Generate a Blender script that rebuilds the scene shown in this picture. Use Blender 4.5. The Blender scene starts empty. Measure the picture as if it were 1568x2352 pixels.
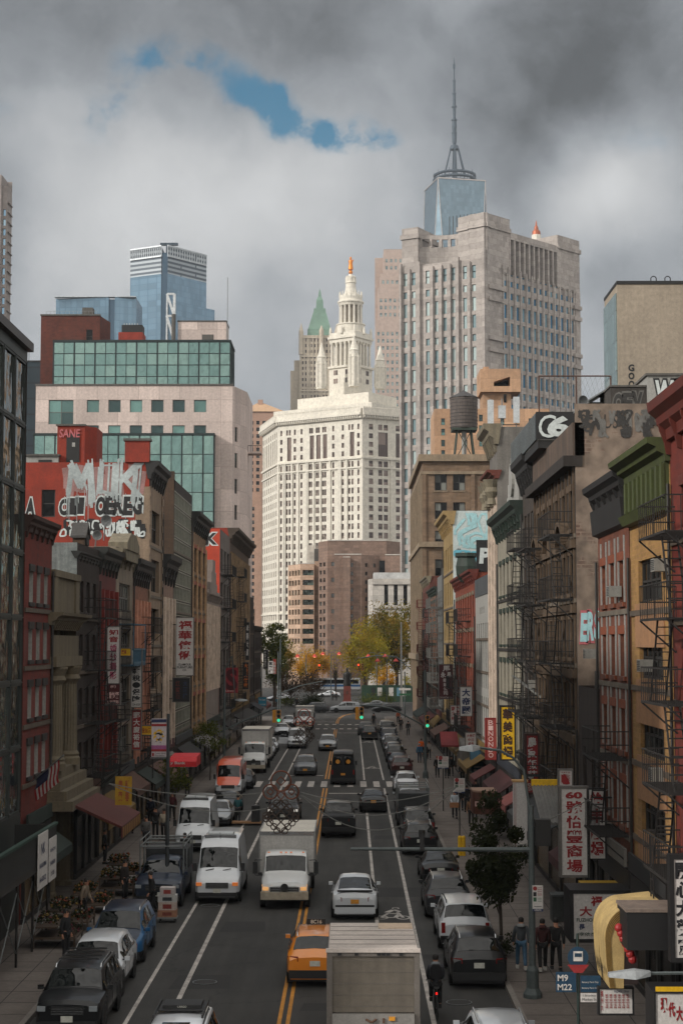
import bpy, bmesh, math, random
from mathutils import Vector, Matrix, noise
rnd = random.Random(7)
SC = bpy.context.scene
COL = SC.collection
R = math.radians
F, CU, CV = 3790.0, 784.0, 1176.0          # focal length and centre, in the units the photograph was measured in
PITCH, YAW = R(4.586), R(0.3315)
CAM = Vector((0, 0, 11.3))
RT = Vector((math.cos(YAW), math.sin(YAW), 0))
FW = Vector((-math.sin(YAW)*math.cos(PITCH), math.cos(YAW)*math.cos(PITCH), math.sin(PITCH)))
UP = RT.cross(FW)
def ray(u, v): return RT*((u-CU)/F) + FW + UP*((CV-v)/F)
def at(u, v, Y=None, X=None, Z=None):
    d = ray(u, v)
    if Y is not None: k = Y/d.y
    elif X is not None: k = X/d.x
    else: k = (Z-CAM.z)/d.z
    return CAM + d*k
def zat(v, Y, u=800): return at(u, v, Y=Y).z
def xat(u, Y, v=1480): return at(u, v, Y=Y).x
cam = bpy.data.objects.new('camera', bpy.data.cameras.new('camera'))
COL.objects.link(cam)
cam.location = CAM
cam.rotation_euler = (math.pi/2+PITCH, 0, YAW)
cam.data.sensor_fit = 'HORIZONTAL'; cam.data.sensor_width = 36
cam.data.lens = 36*F/1568
cam.data.clip_start = 1; cam.data.clip_end = 9000
SC.camera = cam
SC.view_settings.view_transform = 'Standard'
SC.view_settings.look = 'None'
SC.view_settings.exposure = 0.2
SC.view_settings.gamma = 1.0
SC.cycles.use_denoising = True
SC.cycles.max_bounces = 6
SC.cycles.diffuse_bounces = 3
SC.cycles.glossy_bounces = 3
SC.cycles.transmission_bounces = 2
SC.cycles.use_adaptive_sampling = True
SC.cycles.adaptive_threshold = 0.02
SC.cycles.caustics_reflective = False
SC.cycles.caustics_refractive = False
def lin(c):
    c = c/255.0
    return c/12.92 if c <= .04045 else ((c+.055)/1.055)**2.4
def rgb(r, g, b): return (lin(r), lin(g), lin(b), 1)
_M = {}
def N(nt, t, **kw):
    n = nt.nodes.new('ShaderNode'+t)
    for k, v in kw.items():
        if k.startswith('_'): setattr(n, k[1:], v)
        else: n.inputs[k.replace('__', ' ')].default_value = v
    return n
def mixc(nt, typ, fac, a, b):
    n = nt.nodes.new('ShaderNodeMix'); n.data_type = 'RGBA'; n.blend_type = typ
    for i, x in ((0, fac), (6, a), (7, b)):
        if hasattr(x, 'links'): nt.links.new(x, n.inputs[i])
        else: n.inputs[i].default_value = x
    return n.outputs[2]
def M(name, c, rough=.75, metal=0., var=.32, scale=.6, streak=0., brick=None, mortar=None, fine=.18, bump=0., emit=0., coat=0., spec=.5, alpha=None, rand=0., tile=None, band=None):
    if name in _M: return _M[name]
    m = bpy.data.materials.new(name); m.use_nodes = True
    nt = m.node_tree; p = nt.nodes['Principled BSDF']; L = nt.links.new
    col = rgb(*c)
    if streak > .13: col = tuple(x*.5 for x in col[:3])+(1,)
    p.inputs['Roughness'].default_value = rough
    p.inputs['Metallic'].default_value = metal
    p.inputs['Coat Weight'].default_value = coat
    p.inputs['Coat Roughness'].default_value = .06
    p.inputs['Specular IOR Level'].default_value = spec
    tc = N(nt, 'TexCoord'); obj = tc.outputs['Object']
    cur = None
    if brick:
        s = N(nt, 'SeparateXYZ'); L(obj, s.inputs[0])
        ad = N(nt, 'Math', _operation='ADD'); L(s.outputs[0], ad.inputs[0]); L(s.outputs[1], ad.inputs[1])
        cb = N(nt, 'CombineXYZ'); L(ad.outputs[0], cb.inputs[0]); L(s.outputs[2], cb.inputs[1])
        bt = N(nt, 'TexBrick', _offset=.5 if not tile else 0.); L(cb.outputs[0], bt.inputs['Vector'])
        bt.inputs['Scale'].default_value = 1
        bt.inputs['Brick Width'].default_value = brick[0]; bt.inputs['Row Height'].default_value = brick[1]
        bt.inputs['Mortar Size'].default_value = brick[2]
        bt.inputs['Mortar Smooth'].default_value = .3
        bt.inputs['Color1'].default_value = tuple(x*.82 for x in col[:3])+(1,)
        bt.inputs['Color2'].default_value = tuple(min(1, x*1.18) for x in col[:3])+(1,)
        bt.inputs['Mortar'].default_value = rgb(*(mortar or [x*.72 for x in c]))
        cur = bt.outputs['Color']
    if cur is None:
        r = N(nt, 'RGB'); r.outputs[0].default_value = col; cur = r.outputs[0]
    if rand:
        oi = N(nt, 'ObjectInfo')
        mr = N(nt, 'MapRange'); L(oi.outputs['Random'], mr.inputs[0])
        mr.inputs[3].default_value = 1-rand; mr.inputs[4].default_value = 1+rand
        cur = mixc(nt, 'MULTIPLY', 1., cur, mr.outputs[0])
    if var:
        nz = N(nt, 'TexNoise', Scale=scale, Detail=6., Roughness=.65); L(obj, nz.inputs['Vector'])
        mr = N(nt, 'MapRange'); L(nz.outputs[0], mr.inputs[0])
        mr.inputs[1].default_value = .3; mr.inputs[2].default_value = .7
        mr.inputs[3].default_value = 1-var; mr.inputs[4].default_value = 1+var*.6
        cur = mixc(nt, 'MULTIPLY', 1., cur, mr.outputs[0])
    if fine:
        nz = N(nt, 'TexNoise', Scale=scale*14, Detail=4., Roughness=.7); L(obj, nz.inputs['Vector'])
        mr = N(nt, 'MapRange'); L(nz.outputs[0], mr.inputs[0])
        mr.inputs[1].default_value = .3; mr.inputs[2].default_value = .7
        mr.inputs[3].default_value = 1-fine; mr.inputs[4].default_value = 1+fine
        cur = mixc(nt, 'MULTIPLY', 1., cur, mr.outputs[0])
        if bump:
            bp = N(nt, 'Bump', Strength=bump, Distance=.03); L(nz.outputs[0], bp.inputs['Height']); L(bp.outputs[0], p.inputs['Normal'])
    if streak:
        mp = N(nt, 'Mapping'); mp.inputs['Scale'].default_value = (1.6, 1.6, .09); L(obj, mp.inputs[0])
        nz = N(nt, 'TexNoise', Scale=1.3, Detail=5., Roughness=.7); L(mp.outputs[0], nz.inputs['Vector'])
        mr = N(nt, 'MapRange'); L(nz.outputs[0], mr.inputs[0])
        mr.inputs[1].default_value = .38; mr.inputs[2].default_value = .66
        mr.inputs[3].default_value = 0; mr.inputs[4].default_value = min(.85, streak*1.3)
        cur = mixc(nt, 'MIX', mr.outputs[0], cur, (.035, .03, .027, 1))
    L(cur, p.inputs['Base Color'])
    if emit:
        L(cur, p.inputs['Emission Color']); p.inputs['Emission Strength'].default_value = emit
    _M[name] = m
    return m
def glass(name, dark, light=None, share=.3, rough=.06, metal=.0, spec=.8, wave=.02):
    """window glass: each pane picks its own tone, from dark rooms to drawn blinds"""
    if name in _M: return _M[name]
    m = bpy.data.materials.new(name); m.use_nodes = True
    nt = m.node_tree; p = nt.nodes['Principled BSDF']; L = nt.links.new
    p.inputs['Roughness'].default_value = rough; p.inputs['Metallic'].default_value = metal
    p.inputs['Specular IOR Level'].default_value = spec
    geo = N(nt, 'NewGeometry')
    rn = geo.outputs['Random Per Island']
    oi = N(nt, 'ObjectInfo')
    ad = N(nt, 'Math', _operation='ADD'); L(rn, ad.inputs[0]); L(oi.outputs['Random'], ad.inputs[1])
    fr = N(nt, 'Math', _operation='FRACT'); L(ad.outputs[0], fr.inputs[0])
    if light:
        mr = N(nt, 'MapRange'); L(fr.outputs[0], mr.inputs[0])
        mr.inputs[1].default_value = 1-share-.12; mr.inputs[2].default_value = 1-share+.12
        L(mixc(nt, 'MIX', mr.outputs[0], rgb(*dark), rgb(*light)), p.inputs['Base Color'])
    else:
        p.inputs['Base Color'].default_value = rgb(*dark)
    if wave:
        tc = N(nt, 'TexCoord')
        nz = N(nt, 'TexNoise', Scale=.8, Detail=2.); L(tc.outputs['Object'], nz.inputs['Vector'])
        bp = N(nt, 'Bump', Strength=1., Distance=wave); L(nz.outputs[0], bp.inputs['Height']); L(bp.outputs[0], p.inputs['Normal'])
    _M[name] = m
    return m
class B:
    def __init__(s): s.v = []; s.f = []; s.m = []; s.mats = []; s.X = Matrix()
    def mi(s, m):
        if m not in s.mats: s.mats.append(m)
        return s.mats.index(m)
    def add(s, vs, fs, m):
        b = len(s.v); k = s.mi(m); X = s.X
        s.v += [(X @ Vector(p))[:] for p in vs]
        s.f += [tuple(b+i for i in f) for f in fs]; s.m += [k]*len(fs)
        return s
    def box(s, x0, x1, y0, y1, z0, z1, m):
        return s.add([(x0,y0,z0),(x1,y0,z0),(x1,y1,z0),(x0,y1,z0),(x0,y0,z1),(x1,y0,z1),(x1,y1,z1),(x0,y1,z1)],
              [(0,3,2,1),(4,5,6,7),(0,1,5,4),(1,2,6,5),(2,3,7,6),(3,0,4,7)], m)
    def quad(s, ps, m): return s.add(ps, [tuple(range(len(ps)))], m)
    def extr(s, poly, ax, a, b, m):
        n = len(poly)
        def P(t, q):
            return (t, q[0], q[1]) if ax == 'x' else ((q[0], t, q[1]) if ax == 'y' else (q[0], q[1], t))
        vs = [P(a, q) for q in poly]+[P(b, q) for q in poly]
        fs = [(i, (i+1) % n, n+(i+1) % n, n+i) for i in range(n)]+[tuple(range(n))[::-1], tuple(range(n, 2*n))]
        return s.add(vs, fs, m)
    def cyl(s, p, q, r, m, n=8, r2=None, cap=True):
        p = Vector(p); q = Vector(q); d = q-p
        if d.length < 1e-6: return s
        d.normalize(); a = d.orthogonal().normalized(); c = d.cross(a); r2 = r if r2 is None else r2
        vs = []; 
        for i in range(n):
            t = 2*math.pi*i/n; o = a*math.cos(t)+c*math.sin(t)
            vs += [p+o*r, q+o*r2]
        fs = [(2*i, 2*((i+1) % n), 2*((i+1) % n)+1, 2*i+1) for i in range(n)]
        if cap: fs += [tuple(2*i for i in range(n))[::-1], tuple(2*i+1 for i in range(n))]
        return s.add(vs, fs, m)
    def tube(s, pts, r, m, n=6):
        for a, b in zip(pts, pts[1:]): s.cyl(a, b, r, m, n)
        return s
    def ring(s, c, rad, r, m, n=20, ax='y', k=5):
        pts = []
        for i in range(n+1):
            t = 2*math.pi*i/n; x, y = rad*math.cos(t), rad*math.sin(t)
            pts.append((c[0]+x, c[1], c[2]+y) if ax == 'y' else ((c[0]+x, c[1]+y, c[2]) if ax == 'z' else (c[0], c[1]+x, c[2]+y)))
        return s.tube(pts, r, m, k)
    def lathe(s, prof, m, n=16, c=(0, 0, 0), ax='z'):
        vs = []
        for r, z in prof:
            for i in range(n):
                t = 2*math.pi*i/n; x, y = r*math.cos(t), r*math.sin(t)
                vs.append((c[0]+x, c[1]+y, c[2]+z) if ax == 'z' else ((c[0]+z, c[1]+x, c[2]+y) if ax == 'x' else (c[0]+x, c[1]+z, c[2]-y)))
        fs = [(j*n+i, j*n+(i+1) % n, (j+1)*n+(i+1) % n, (j+1)*n+i) for j in range(len(prof)-1) for i in range(n)]
        fs += [tuple(range(n))[::-1], tuple((len(prof)-1)*n+i for i in range(n))]
        return s.add(vs, fs, m)
    def mesh(s, name, smooth=None):
        me = bpy.data.meshes.new(name); me.from_pydata(s.v, [], s.f)
        for m in s.mats: me.materials.append(m)
        me.polygons.foreach_set('material_index', s.m)
        if smooth is not None:
            me.shade_smooth(); me.set_sharp_from_angle(angle=R(smooth))
        me.update(); me.validate()
        return me
    def build(s, name, parent=None, smooth=None, label=None):
        return link(name, s.mesh(name, smooth), parent, label)
def link(name, me, parent=None, label=None):
    o = bpy.data.objects.new(name, me); COL.objects.link(o)
    if parent: o.parent = parent
    if label: o['label'] = label
    return o
def tag(o, label, cat, group=None, kind=None):
    if label: o['label'] = label
    if cat: o['category'] = cat
    if group: o['group'] = group
    if kind: o['kind'] = kind
    return o
def thing(name, label, cat, loc=(0, 0, 0), rz=0., group=None):
    o = bpy.data.objects.new(name, None); COL.objects.link(o)
    o.location = loc; o.rotation_euler = (0, 0, rz); o.empty_display_size = .3
    return tag(o, label, cat, group)
KIDS = {}
def dup(root, loc, rz, label=None, group=None, remap=None, scale=None):
    def cp(o, par):
        c = o.copy(); COL.objects.link(c)
        if par: c.parent = par
        if remap and o.type == 'MESH':
            for i, sl in enumerate(c.material_slots):
                if sl.material in remap:
                    sl.link = 'OBJECT'; sl.material = remap[sl.material]
        for ch in list(o.children): cp(ch, c)
        return c
    r = cp(root, None); r.location = loc; r.rotation_euler = (0, 0, rz)
    if scale: r.scale = scale
    if label: r['label'] = label
    if group: r['group'] = group
    return r
_T = {}
def text_geo(body, bold=0.):
    k = (body, bold)
    if k in _T: return _T[k]
    c = bpy.data.curves.new('t', 'FONT'); c.body = body; c.offset = bold; c.resolution_u = 3
    o = bpy.data.objects.new('t', c); COL.objects.link(o)
    dg = bpy.context.evaluated_depsgraph_get()
    me = bpy.data.meshes.new_from_object(o.evaluated_get(dg))
    vs = [v.co[:] for v in me.vertices]; fs = [tuple(p.vertices) for p in me.polygons]
    bpy.data.objects.remove(o); bpy.data.curves.remove(c); bpy.data.meshes.remove(me)
    if vs:
        x0 = min(v[0] for v in vs); x1 = max(v[0] for v in vs); y0 = min(v[1] for v in vs); y1 = max(v[1] for v in vs)
        w = max(x1-x0, 1e-4); h = max(y1-y0, 1e-4)
        vs = [((v[0]-x0)/w, (v[1]-y0)/h) for v in vs]
        _T[k] = (vs, fs, w/h)
    else: _T[k] = ([], [], 1)
    return _T[k]
def put_text(b, body, x, z, w, h, y, m, bold=.015, fit=True, sh=0.):
    """lettering in the plane y, filling w x h from the corner (x, z); reads from -y"""
    vs, fs, asp = text_geo(body, bold)
    if not vs: return
    if fit:
        if w/h > asp: nw = h*asp; x += (w-nw)/2; w = nw
        else: nh = w/asp; z += (h-nh)/2; h = nh
    b.add([(x+p[0]*w+sh*p[1]*h, y, z+p[1]*h) for p in vs], fs, m)
def column_text(b, body, x0, x1, z0, z1, y, m, bold=.02, gap=.12, squash=True):
    n = len(body); ch = (z1-z0)/n; w = x1-x0
    for i, c in enumerate(body):
        if c == ' ': continue
        put_text(b, c, x0, z1-(i+1)*ch+ch*gap/2, w, ch*(1-gap), y, m, bold, fit=not squash)
SUN_EL, SUN_DIR = R(27), Vector((.88, .47, 0)).normalized()      # the way the light travels over the ground
world = bpy.data.worlds.new('World'); SC.world = world; world.use_nodes = True
def build_world():
    nt = world.node_tree; L = nt.links.new
    bg = nt.nodes['Background']; bg.inputs['Strength'].default_value = .1
    tc = N(nt, 'TexCoord'); d = tc.outputs['Generated']
    sky = N(nt, 'TexSky', _sky_type='NISHITA', _sun_disc=False, _sun_elevation=SUN_EL)
    sky.sun_rotation = math.atan2(-SUN_DIR.x, -SUN_DIR.y)
    def math_(op, a, b=None, c=None, clamp=False):
        n = nt.nodes.new('ShaderNodeMath'); n.operation = op; n.use_clamp = clamp
        for i, x in enumerate((a, b, c)):
            if x is None: continue
            if hasattr(x, 'links'): L(x, n.inputs[i])
            else: n.inputs[i].default_value = x
        return n.outputs[0]
    def rng(x, a, b, c=0., e=1., smooth=True):
        n = N(nt, 'MapRange'); n.interpolation_type = 'SMOOTHSTEP' if smooth else 'LINEAR'
        L(x, n.inputs[0])
        for i, q in enumerate((a, b, c, e)): n.inputs[i+1].default_value = q
        return n.outputs[0]
    nz = N(nt, 'TexNoise', Scale=11., Detail=7., Roughness=.6); L(d, nz.inputs['Vector'])
    sub = N(nt, 'VectorMath', _operation='SUBTRACT'); L(nz.outputs['Color'], sub.inputs[0]); sub.inputs[1].default_value = (.5, .5, .5)
    scl = N(nt, 'VectorMath', _operation='SCALE'); L(sub.outputs[0], scl.inputs[0]); scl.inputs['Scale'].default_value = .05
    wd = N(nt, 'VectorMath', _operation='ADD'); L(d, wd.inputs[0]); L(scl.outputs[0], wd.inputs[1])
    def blob(u, v, rad, amt):
        p = ray(u, v).normalized()
        n = N(nt, 'VectorMath', _operation='DISTANCE'); L(wd.outputs[0], n.inputs[0]); n.inputs[1].default_value = p
        return rng(n.outputs['Value'], 0, rad/F, amt, 0.)
    def total(bl):
        s = None
        for x in bl:
            o = blob(*x); s = o if s is None else math_('ADD', s, o)
        return s
    holes = total([(310, 125, 95, .55), (370, 125, 85, .6), (430, 140, 80, .7), (475, 155, 70, .7), (255, 235, 95, .6), (225, 285, 95, .65), (320, 190, 110, .35), (545, 210, 85, .6), (600, 228, 80, .9), (645, 252, 85, 1.3), (690, 282, 70, 1.0), (740, 298, 60, .8), (785, 308, 70, 1.1), (835, 320, 72, 1.25), (890, 332, 65, 1.0), (1450, 330, 140, .26), (1540, 350, 140, .24), (540, 180, 80, .25), (735, 295, 50, .3), (-10, 260, 60, .5)])
    tone = total([(330, 430, 420, .4), (700, 470, 380, .32), (120, 640, 330, .18), (1430, 430, 270, .5), (1330, 480, 170, .2), (760, 20, 360, -.12), (620, 560, 420, .14), (60, 260, 260, .14),
                  (1230, 240, 330, -.34), (1100, 320, 200, -.1), (20, 40, 380, -.22), (400, -20, 420, -.14), (1500, 90, 460, -.28), (330, 680, 260, -.1), (640, 640, 220, -.09), (760, 120, 240, -.08), (1450, 620, 240, -.12)])
    big = N(nt, 'TexNoise', Scale=9., Detail=6., Roughness=.5, Distortion=.3); L(wd.outputs[0], big.inputs['Vector'])
    med = N(nt, 'TexNoise', Scale=26., Detail=8., Roughness=.6); L(wd.outputs[0], med.inputs['Vector'])
    v = math_('MULTIPLY_ADD', big.outputs[0], .8, math_('MULTIPLY', med.outputs[0], .34))
    v = math_('SUBTRACT', v, .57)
    t = math_('ADD', math_('ADD', tone, v), .50)
    cl = rng(t, .1, 1.05, .05, .58, False)
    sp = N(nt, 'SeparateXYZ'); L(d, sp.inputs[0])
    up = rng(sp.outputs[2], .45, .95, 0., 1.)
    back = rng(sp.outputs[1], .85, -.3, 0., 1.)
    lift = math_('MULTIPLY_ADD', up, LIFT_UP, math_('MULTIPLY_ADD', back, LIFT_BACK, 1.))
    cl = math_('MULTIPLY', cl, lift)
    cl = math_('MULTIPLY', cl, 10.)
    warm = rng(t, .3, 1., 0., 1.)
    tint = mixc(nt, 'MIX', math_('MAXIMUM', math_('MULTIPLY', warm, .55), math_('MAXIMUM', up, back)), (.91, .97, 1.05, 1), (1.0, .965, .91, 1))
    ccol = mixc(nt, 'MULTIPLY', 1., tint, cl)
    blue = mixc(nt, 'MULTIPLY', 1., sky.outputs[0], (.0, .56, .70, 1))
    gap = N(nt, 'TexNoise', Scale=17., Detail=9., Roughness=.62); L(wd.outputs[0], gap.inputs['Vector'])
    cov = rng(math_('MULTIPLY', holes, rng(gap.outputs[0], .36, .66, .15, 1.35)), .1, 1.2, 0., .94)
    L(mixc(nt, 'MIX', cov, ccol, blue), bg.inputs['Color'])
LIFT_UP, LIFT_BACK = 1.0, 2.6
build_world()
sl = bpy.data.lights.new('sun', 'SUN'); sl.energy = 2.9; sl.angle = R(3); sl.color = (1, .955, .89)
so = bpy.data.objects.new('sun', sl); COL.objects.link(so)
dv = Vector((SUN_DIR.x*math.cos(SUN_EL), SUN_DIR.y*math.cos(SUN_EL), -math.sin(SUN_EL)))
so.rotation_euler = dv.to_track_quat('-Z', 'Y').to_euler(); so.location = (-200, -100, 200)
BLACK = M('black_iron', (22, 21, 20), .6, var=.2)
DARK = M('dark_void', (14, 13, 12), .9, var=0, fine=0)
IRON = M('fire_escape_iron', (30, 27, 25), .7, var=.2)
STEEL = M('galvanised_steel', (120, 124, 124), .5, .4, var=.15)
WHITE = M('white_paint', (205, 203, 196), .6, var=.12, streak=.2)
CREAM = M('cream_stone', (168, 156, 130), .85, var=.25, streak=.45)
TAR = M('tar_roof', (62, 60, 58), .95, var=.3)
CONC = M('concrete', (128, 124, 118), .9, var=.2, streak=.3)
GL = glass('window_glass', (12, 13, 14), (120, 122, 116), .2, spec=.2, rough=.15)
GLD = glass('dark_glass', (10, 11, 12), (70, 72, 70), .18, spec=.2, rough=.12)
GREENGL = glass('teal_glass', (104, 132, 128), (118, 144, 138), .4, rough=.05, metal=.8, wave=.06)
BLUEGL = glass('blue_glass', (120, 150, 172), (150, 175, 190), .4, rough=.12, metal=.75, wave=.02)
FRW = M('white_sash', (190, 190, 184), .6, var=.1)
FRD = M('dark_sash', (38, 36, 34), .6, var=.1)
FRG = M('grey_sash', (95, 94, 90), .6, var=.1)
WP = {}
def win_mesh(w, h, fr, gl, style, d, sill, lin_, pv):
    """frame mesh and pane mesh of one window; x 0..w, z 0..h, the wall face at y = 0, inside towards +y"""
    k = (round(w, 2), round(h, 2), fr.name, gl.name, style, d, sill and sill.name, lin_ and lin_.name, pv)
    if k in WP: return WP[k]
    b = B(); t = min(.09, w*.1); y0, y1 = d-.09, d-.01
    b.box(0, t, y0, y1, 0, h, fr); b.box(w-t, w, y0, y1, 0, h, fr)
    b.box(t, w-t, y0, y1, 0, t, fr); b.box(t, w-t, y0, y1, h-t, h, fr)
    xs = [t, w-t]
    if style in ('pair', 'grid'): xs = [t, w/2, w-t]
    if style == 'triple': xs = [t, w/3, 2*w/3, w-t]
    if style == 'many': xs = [t+(w-2*t)*i/5 for i in range(6)]
    zs = [t, h-t]
    if style in ('sash', 'pair', 'triple', 'many'): zs = [t, h*.5, h-t]
    if style == 'grid': zs = [t]+[h*i/4 for i in (1, 2, 3)]+[h-t]
    if style == 'tall': zs = [t]+[h*i/3 for i in (1, 2)]+[h-t]
    for x in xs[1:-1]: b.box(x-t*.5, x+t*.5, y0+.01, y1, t, h-t, fr)
    for z in zs[1:-1]: b.box(t, w-t, y0+.015, y1-.005, z-t*.45, z+t*.45, fr)
    if sill: b.box(-.12, w+.12, -.09, .06, -.16, -.003, sill)
    if lin_: b.box(-.14, w+.14, -.07, .05, h+.003, h+.3, lin_)
    g = B()
    for i in range(len(xs)-1):
        for j in range(len(zs)-1):
            yy = d-.035+(.012 if j == 0 else 0)
            g.quad([(xs[i], yy, zs[j]), (xs[i+1], yy, zs[j]), (xs[i+1], yy, zs[j+1]), (xs[i], yy, zs[j+1])], gl)
    if not pv:                                       # panes in the same mesh, for windows a few pixels wide
        b.add(g.v, g.f, gl); r = (b.mesh('window'), None, b)
    else: r = (b.mesh('window'), g.mesh('pane'), b)
    WP[k] = r
    return r
class Bld:
    def __init__(s, name, label, loc, rz=0., cat='building', group=None):
        s.root = thing(name, label, cat, loc, rz, group); s.wall = B(); s.wins = []; s.Y = max(40, loc[1])
    def face(s, P, Q, z0, z1, ops, wall, d=.22, fr=FRD, gl=GL, style='sash', sill=None, lintel=None, pv=False, b=None, rev=None):
        """one wall from P to Q (left to right seen from outside) with real openings"""
        P = Vector((P[0], P[1])); Q = Vector((Q[0], Q[1])); W = (Q-P).length
        a = math.atan2(Q.y-P.y, Q.x-P.x); X = Matrix.Translation((P.x, P.y, z0)) @ Matrix.Rotation(a, 4, 'Z')
        b = b or s.wall; old = b.X; b.X = X; H = z1-z0
        xs = sorted({0., W}|{o[0] for o in ops}|{o[1] for o in ops}); zs = sorted({0., H}|{o[2] for o in ops}|{o[3] for o in ops})
        xs = [x for i, x in enumerate(xs) if i == 0 or x-xs[i-1] > 1e-4]; zs = [z for i, z in enumerate(zs) if i == 0 or z-zs[i-1] > 1e-4]
        rects = [(o[0]-1e-4, o[1]+1e-4, o[2]-1e-4, o[3]+1e-4) for o in ops]
        for i in range(len(xs)-1):
            run = None
            for j in range(len(zs)-1):
                cx, cz = (xs[i]+xs[i+1])/2, (zs[j]+zs[j+1])/2
                hole = any(r[0] < cx < r[1] and r[2] < cz < r[3] for r in rects)
                if not hole and run is None: run = zs[j]
                if run is not None and (hole or j == len(zs)-2):
                    top = zs[j] if hole else zs[j+1]
                    b.quad([(xs[i], 0, run), (xs[i+1], 0, run), (xs[i+1], 0, top), (xs[i], 0, top)], wall); run = None
        rv = rev or wall
        for o in ops:
            x0, x1, za, zb = o[:4]
            b.quad([(x0, 0, za), (x0, d, za), (x0, d, zb), (x0, 0, zb)], rv); b.quad([(x1, 0, za), (x1, 0, zb), (x1, d, zb), (x1, d, za)], rv)
            b.quad([(x0, 0, zb), (x0, d, zb), (x1, d, zb), (x1, 0, zb)], rv); b.quad([(x0, 0, za), (x1, 0, za), (x1, d, za), (x0, d, za)], rv)
            st = o[4] if len(o) > 4 else style
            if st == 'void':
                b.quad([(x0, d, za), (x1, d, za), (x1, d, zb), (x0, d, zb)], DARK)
            else:
                s.wins.append((X @ Matrix.Translation((x0, 0, za)), win_mesh(x1-x0, zb-za, fr, gl, st, d, sill, lintel, pv)))
        b.X = old
        return X
    def plain(s, P, Q, z0, z1, wall): return s.face(P, Q, z0, z1, [], wall)
    def shell(s, poly, z0, z1, mat, roof=TAR, b=None):
        """flat walls round a polygon and a roof"""
        b = b or s.wall
        for i in range(len(poly)):
            P, Q = poly[i], poly[(i+1) % len(poly)]
            b.quad([(P[0], P[1], z0), (Q[0], Q[1], z0), (Q[0], Q[1], z1), (P[0], P[1], z1)], mat)
        b.quad([(p[0], p[1], z1) for p in poly], roof)
    def part(s, name, b, smooth=None, label=None): return b.build(name, s.root, smooth, label)
    def done(s, limit=100):
        s.wall.build('wall', s.root)
        C0 = s.root.matrix_basis
        rz = s.root.rotation_euler.z; loc = Vector(s.root.location)
        def dist(w): return (Matrix.Translation(loc) @ Matrix.Rotation(rz, 4, 'Z') @ w[0].translation-CAM).length
        ws = sorted(s.wins, key=dist)
        for X, (fm, pm, _) in ws[:limit]:
            o = bpy.data.objects.new('window', fm); COL.objects.link(o); o.parent = s.root; o.matrix_local = X
            if pm:
                p = bpy.data.objects.new('pane', pm); COL.objects.link(p); p.parent = o
        if len(ws) > limit:
            b = B()
            for X, (_, _, wb) in ws[limit:]:
                base = len(b.v); b.v += [(X @ Vector(p))[:] for p in wb.v]; b.f += [tuple(base+i for i in f) for f in wb.f]
                b.m += [b.mi(wb.mats[k]) for k in wb.m]
            o = b.build('windows', s.root); o['kind'] = 'stuff'
        return s.root
def cornice(b, W, z, h, p, m, brk=0, brm=None, x0=0., ret=.12):
    """a moulded cornice along x, from z up, standing out p from the wall, on brackets"""
    e = ret; z += h*.3; h *= .7; p *= .52
    pr = [(.1, z), (-p*.22, z), (-p*.26, z+h*.28), (-p*.55, z+h*.42), (-p*.6, z+h*.6), (-p*.95, z+h*.76), (-p, z+h), (.3, z+h)]
    b.extr(pr, 'x', x0-e, x0+W+e, m)
    n = brk
    for i in range(n):
        c = x0+.12+(W-.24)*i/max(1, n-1); w = min(.13, W/n*.2)
        b.extr([(.02, z-h*.4), (-p*.2, z-h*.36), (-p*.3, z-h*.05), (-p*.52, z+h*.3), (-p*.58, z+h*.5), (.02, z+h*.5)], 'x', c-w/2, c+w/2, brm or m)
def fire_escape(root, x0, x1, floors, m=IRON, proj=1.05, lad=True, basket=.95, drop=None):
    b = B(); l = B()
    for i, z in enumerate(floors):
        n = int((x1-x0)/.16)
        for k in range(n+1):
            x = x0+(x1-x0)*k/n; b.box(x-.015, x+.015, -proj, -.02, z-.03, z, m)
        b.box(x0, x1, -proj-.02, -proj+.02, z-.06, z+.01, m); b.box(x0, x1, -.08, -.03, z-.06, z+.01, m)
        for hh in (basket,): b.box(x0, x1, -proj-.015, -proj+.015, z+hh-.02, z+hh+.02, m)
        for x in (x0, x1):
            for hh in (.5, basket): b.box(x-.015, x+.015, -proj, 0, z+hh-.02, z+hh+.02, m)
            for k in range(5): b.box(x-.012, x+.012, -proj*k/5-.01, -proj*k/5+.01, z, z+basket, m)
            b.cyl((x, -proj, z-.05), (x, -.03, z-.95), .03, m, 4)
        n = int((x1-x0)/.3)
        for k in range(n+1):
            x = x0+(x1-x0)*k/n; b.box(x-.011, x+.011, -proj-.01, -proj+.01, z, z+basket, m)
        if lad and i+1 < len(floors):
            h = floors[i+1]-z; s0, s1 = (x0+.35, x0+.35+h*.55) if i % 2 == 0 else (x1-.35, x1-.35-h*.55)
            for yy in (-proj+.2, -proj+.62): l.cyl((s0, yy, z), (s1, yy, z+h), .035, m, 4)
            for k in range(1, 10): l.box(min(s0, s1)+abs(s1-s0)*(k/10 if s1 > s0 else 1-k/10)-.1, min(s0, s1)+abs(s1-s0)*(k/10 if s1 > s0 else 1-k/10)+.1, -proj+.2, -proj+.62, z+h*k/10-.015, z+h*k/10+.015, m)
    if drop:
        z = floors[0]
        for xx in (x0+.5, x0+.9): l.cyl((xx, -proj+.1, z+.9), (xx, -proj+.1, z-drop), .025, m, 4)
        for k in range(int(drop/.35)): l.cyl((x0+.5, -proj+.1, z-k*.35), (x0+.9, -proj+.1, z-k*.35), .018, m, 4)
    fe = b.build('fire_escape', root)
    if l.v: l.build('ladder', fe)
    return fe
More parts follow.
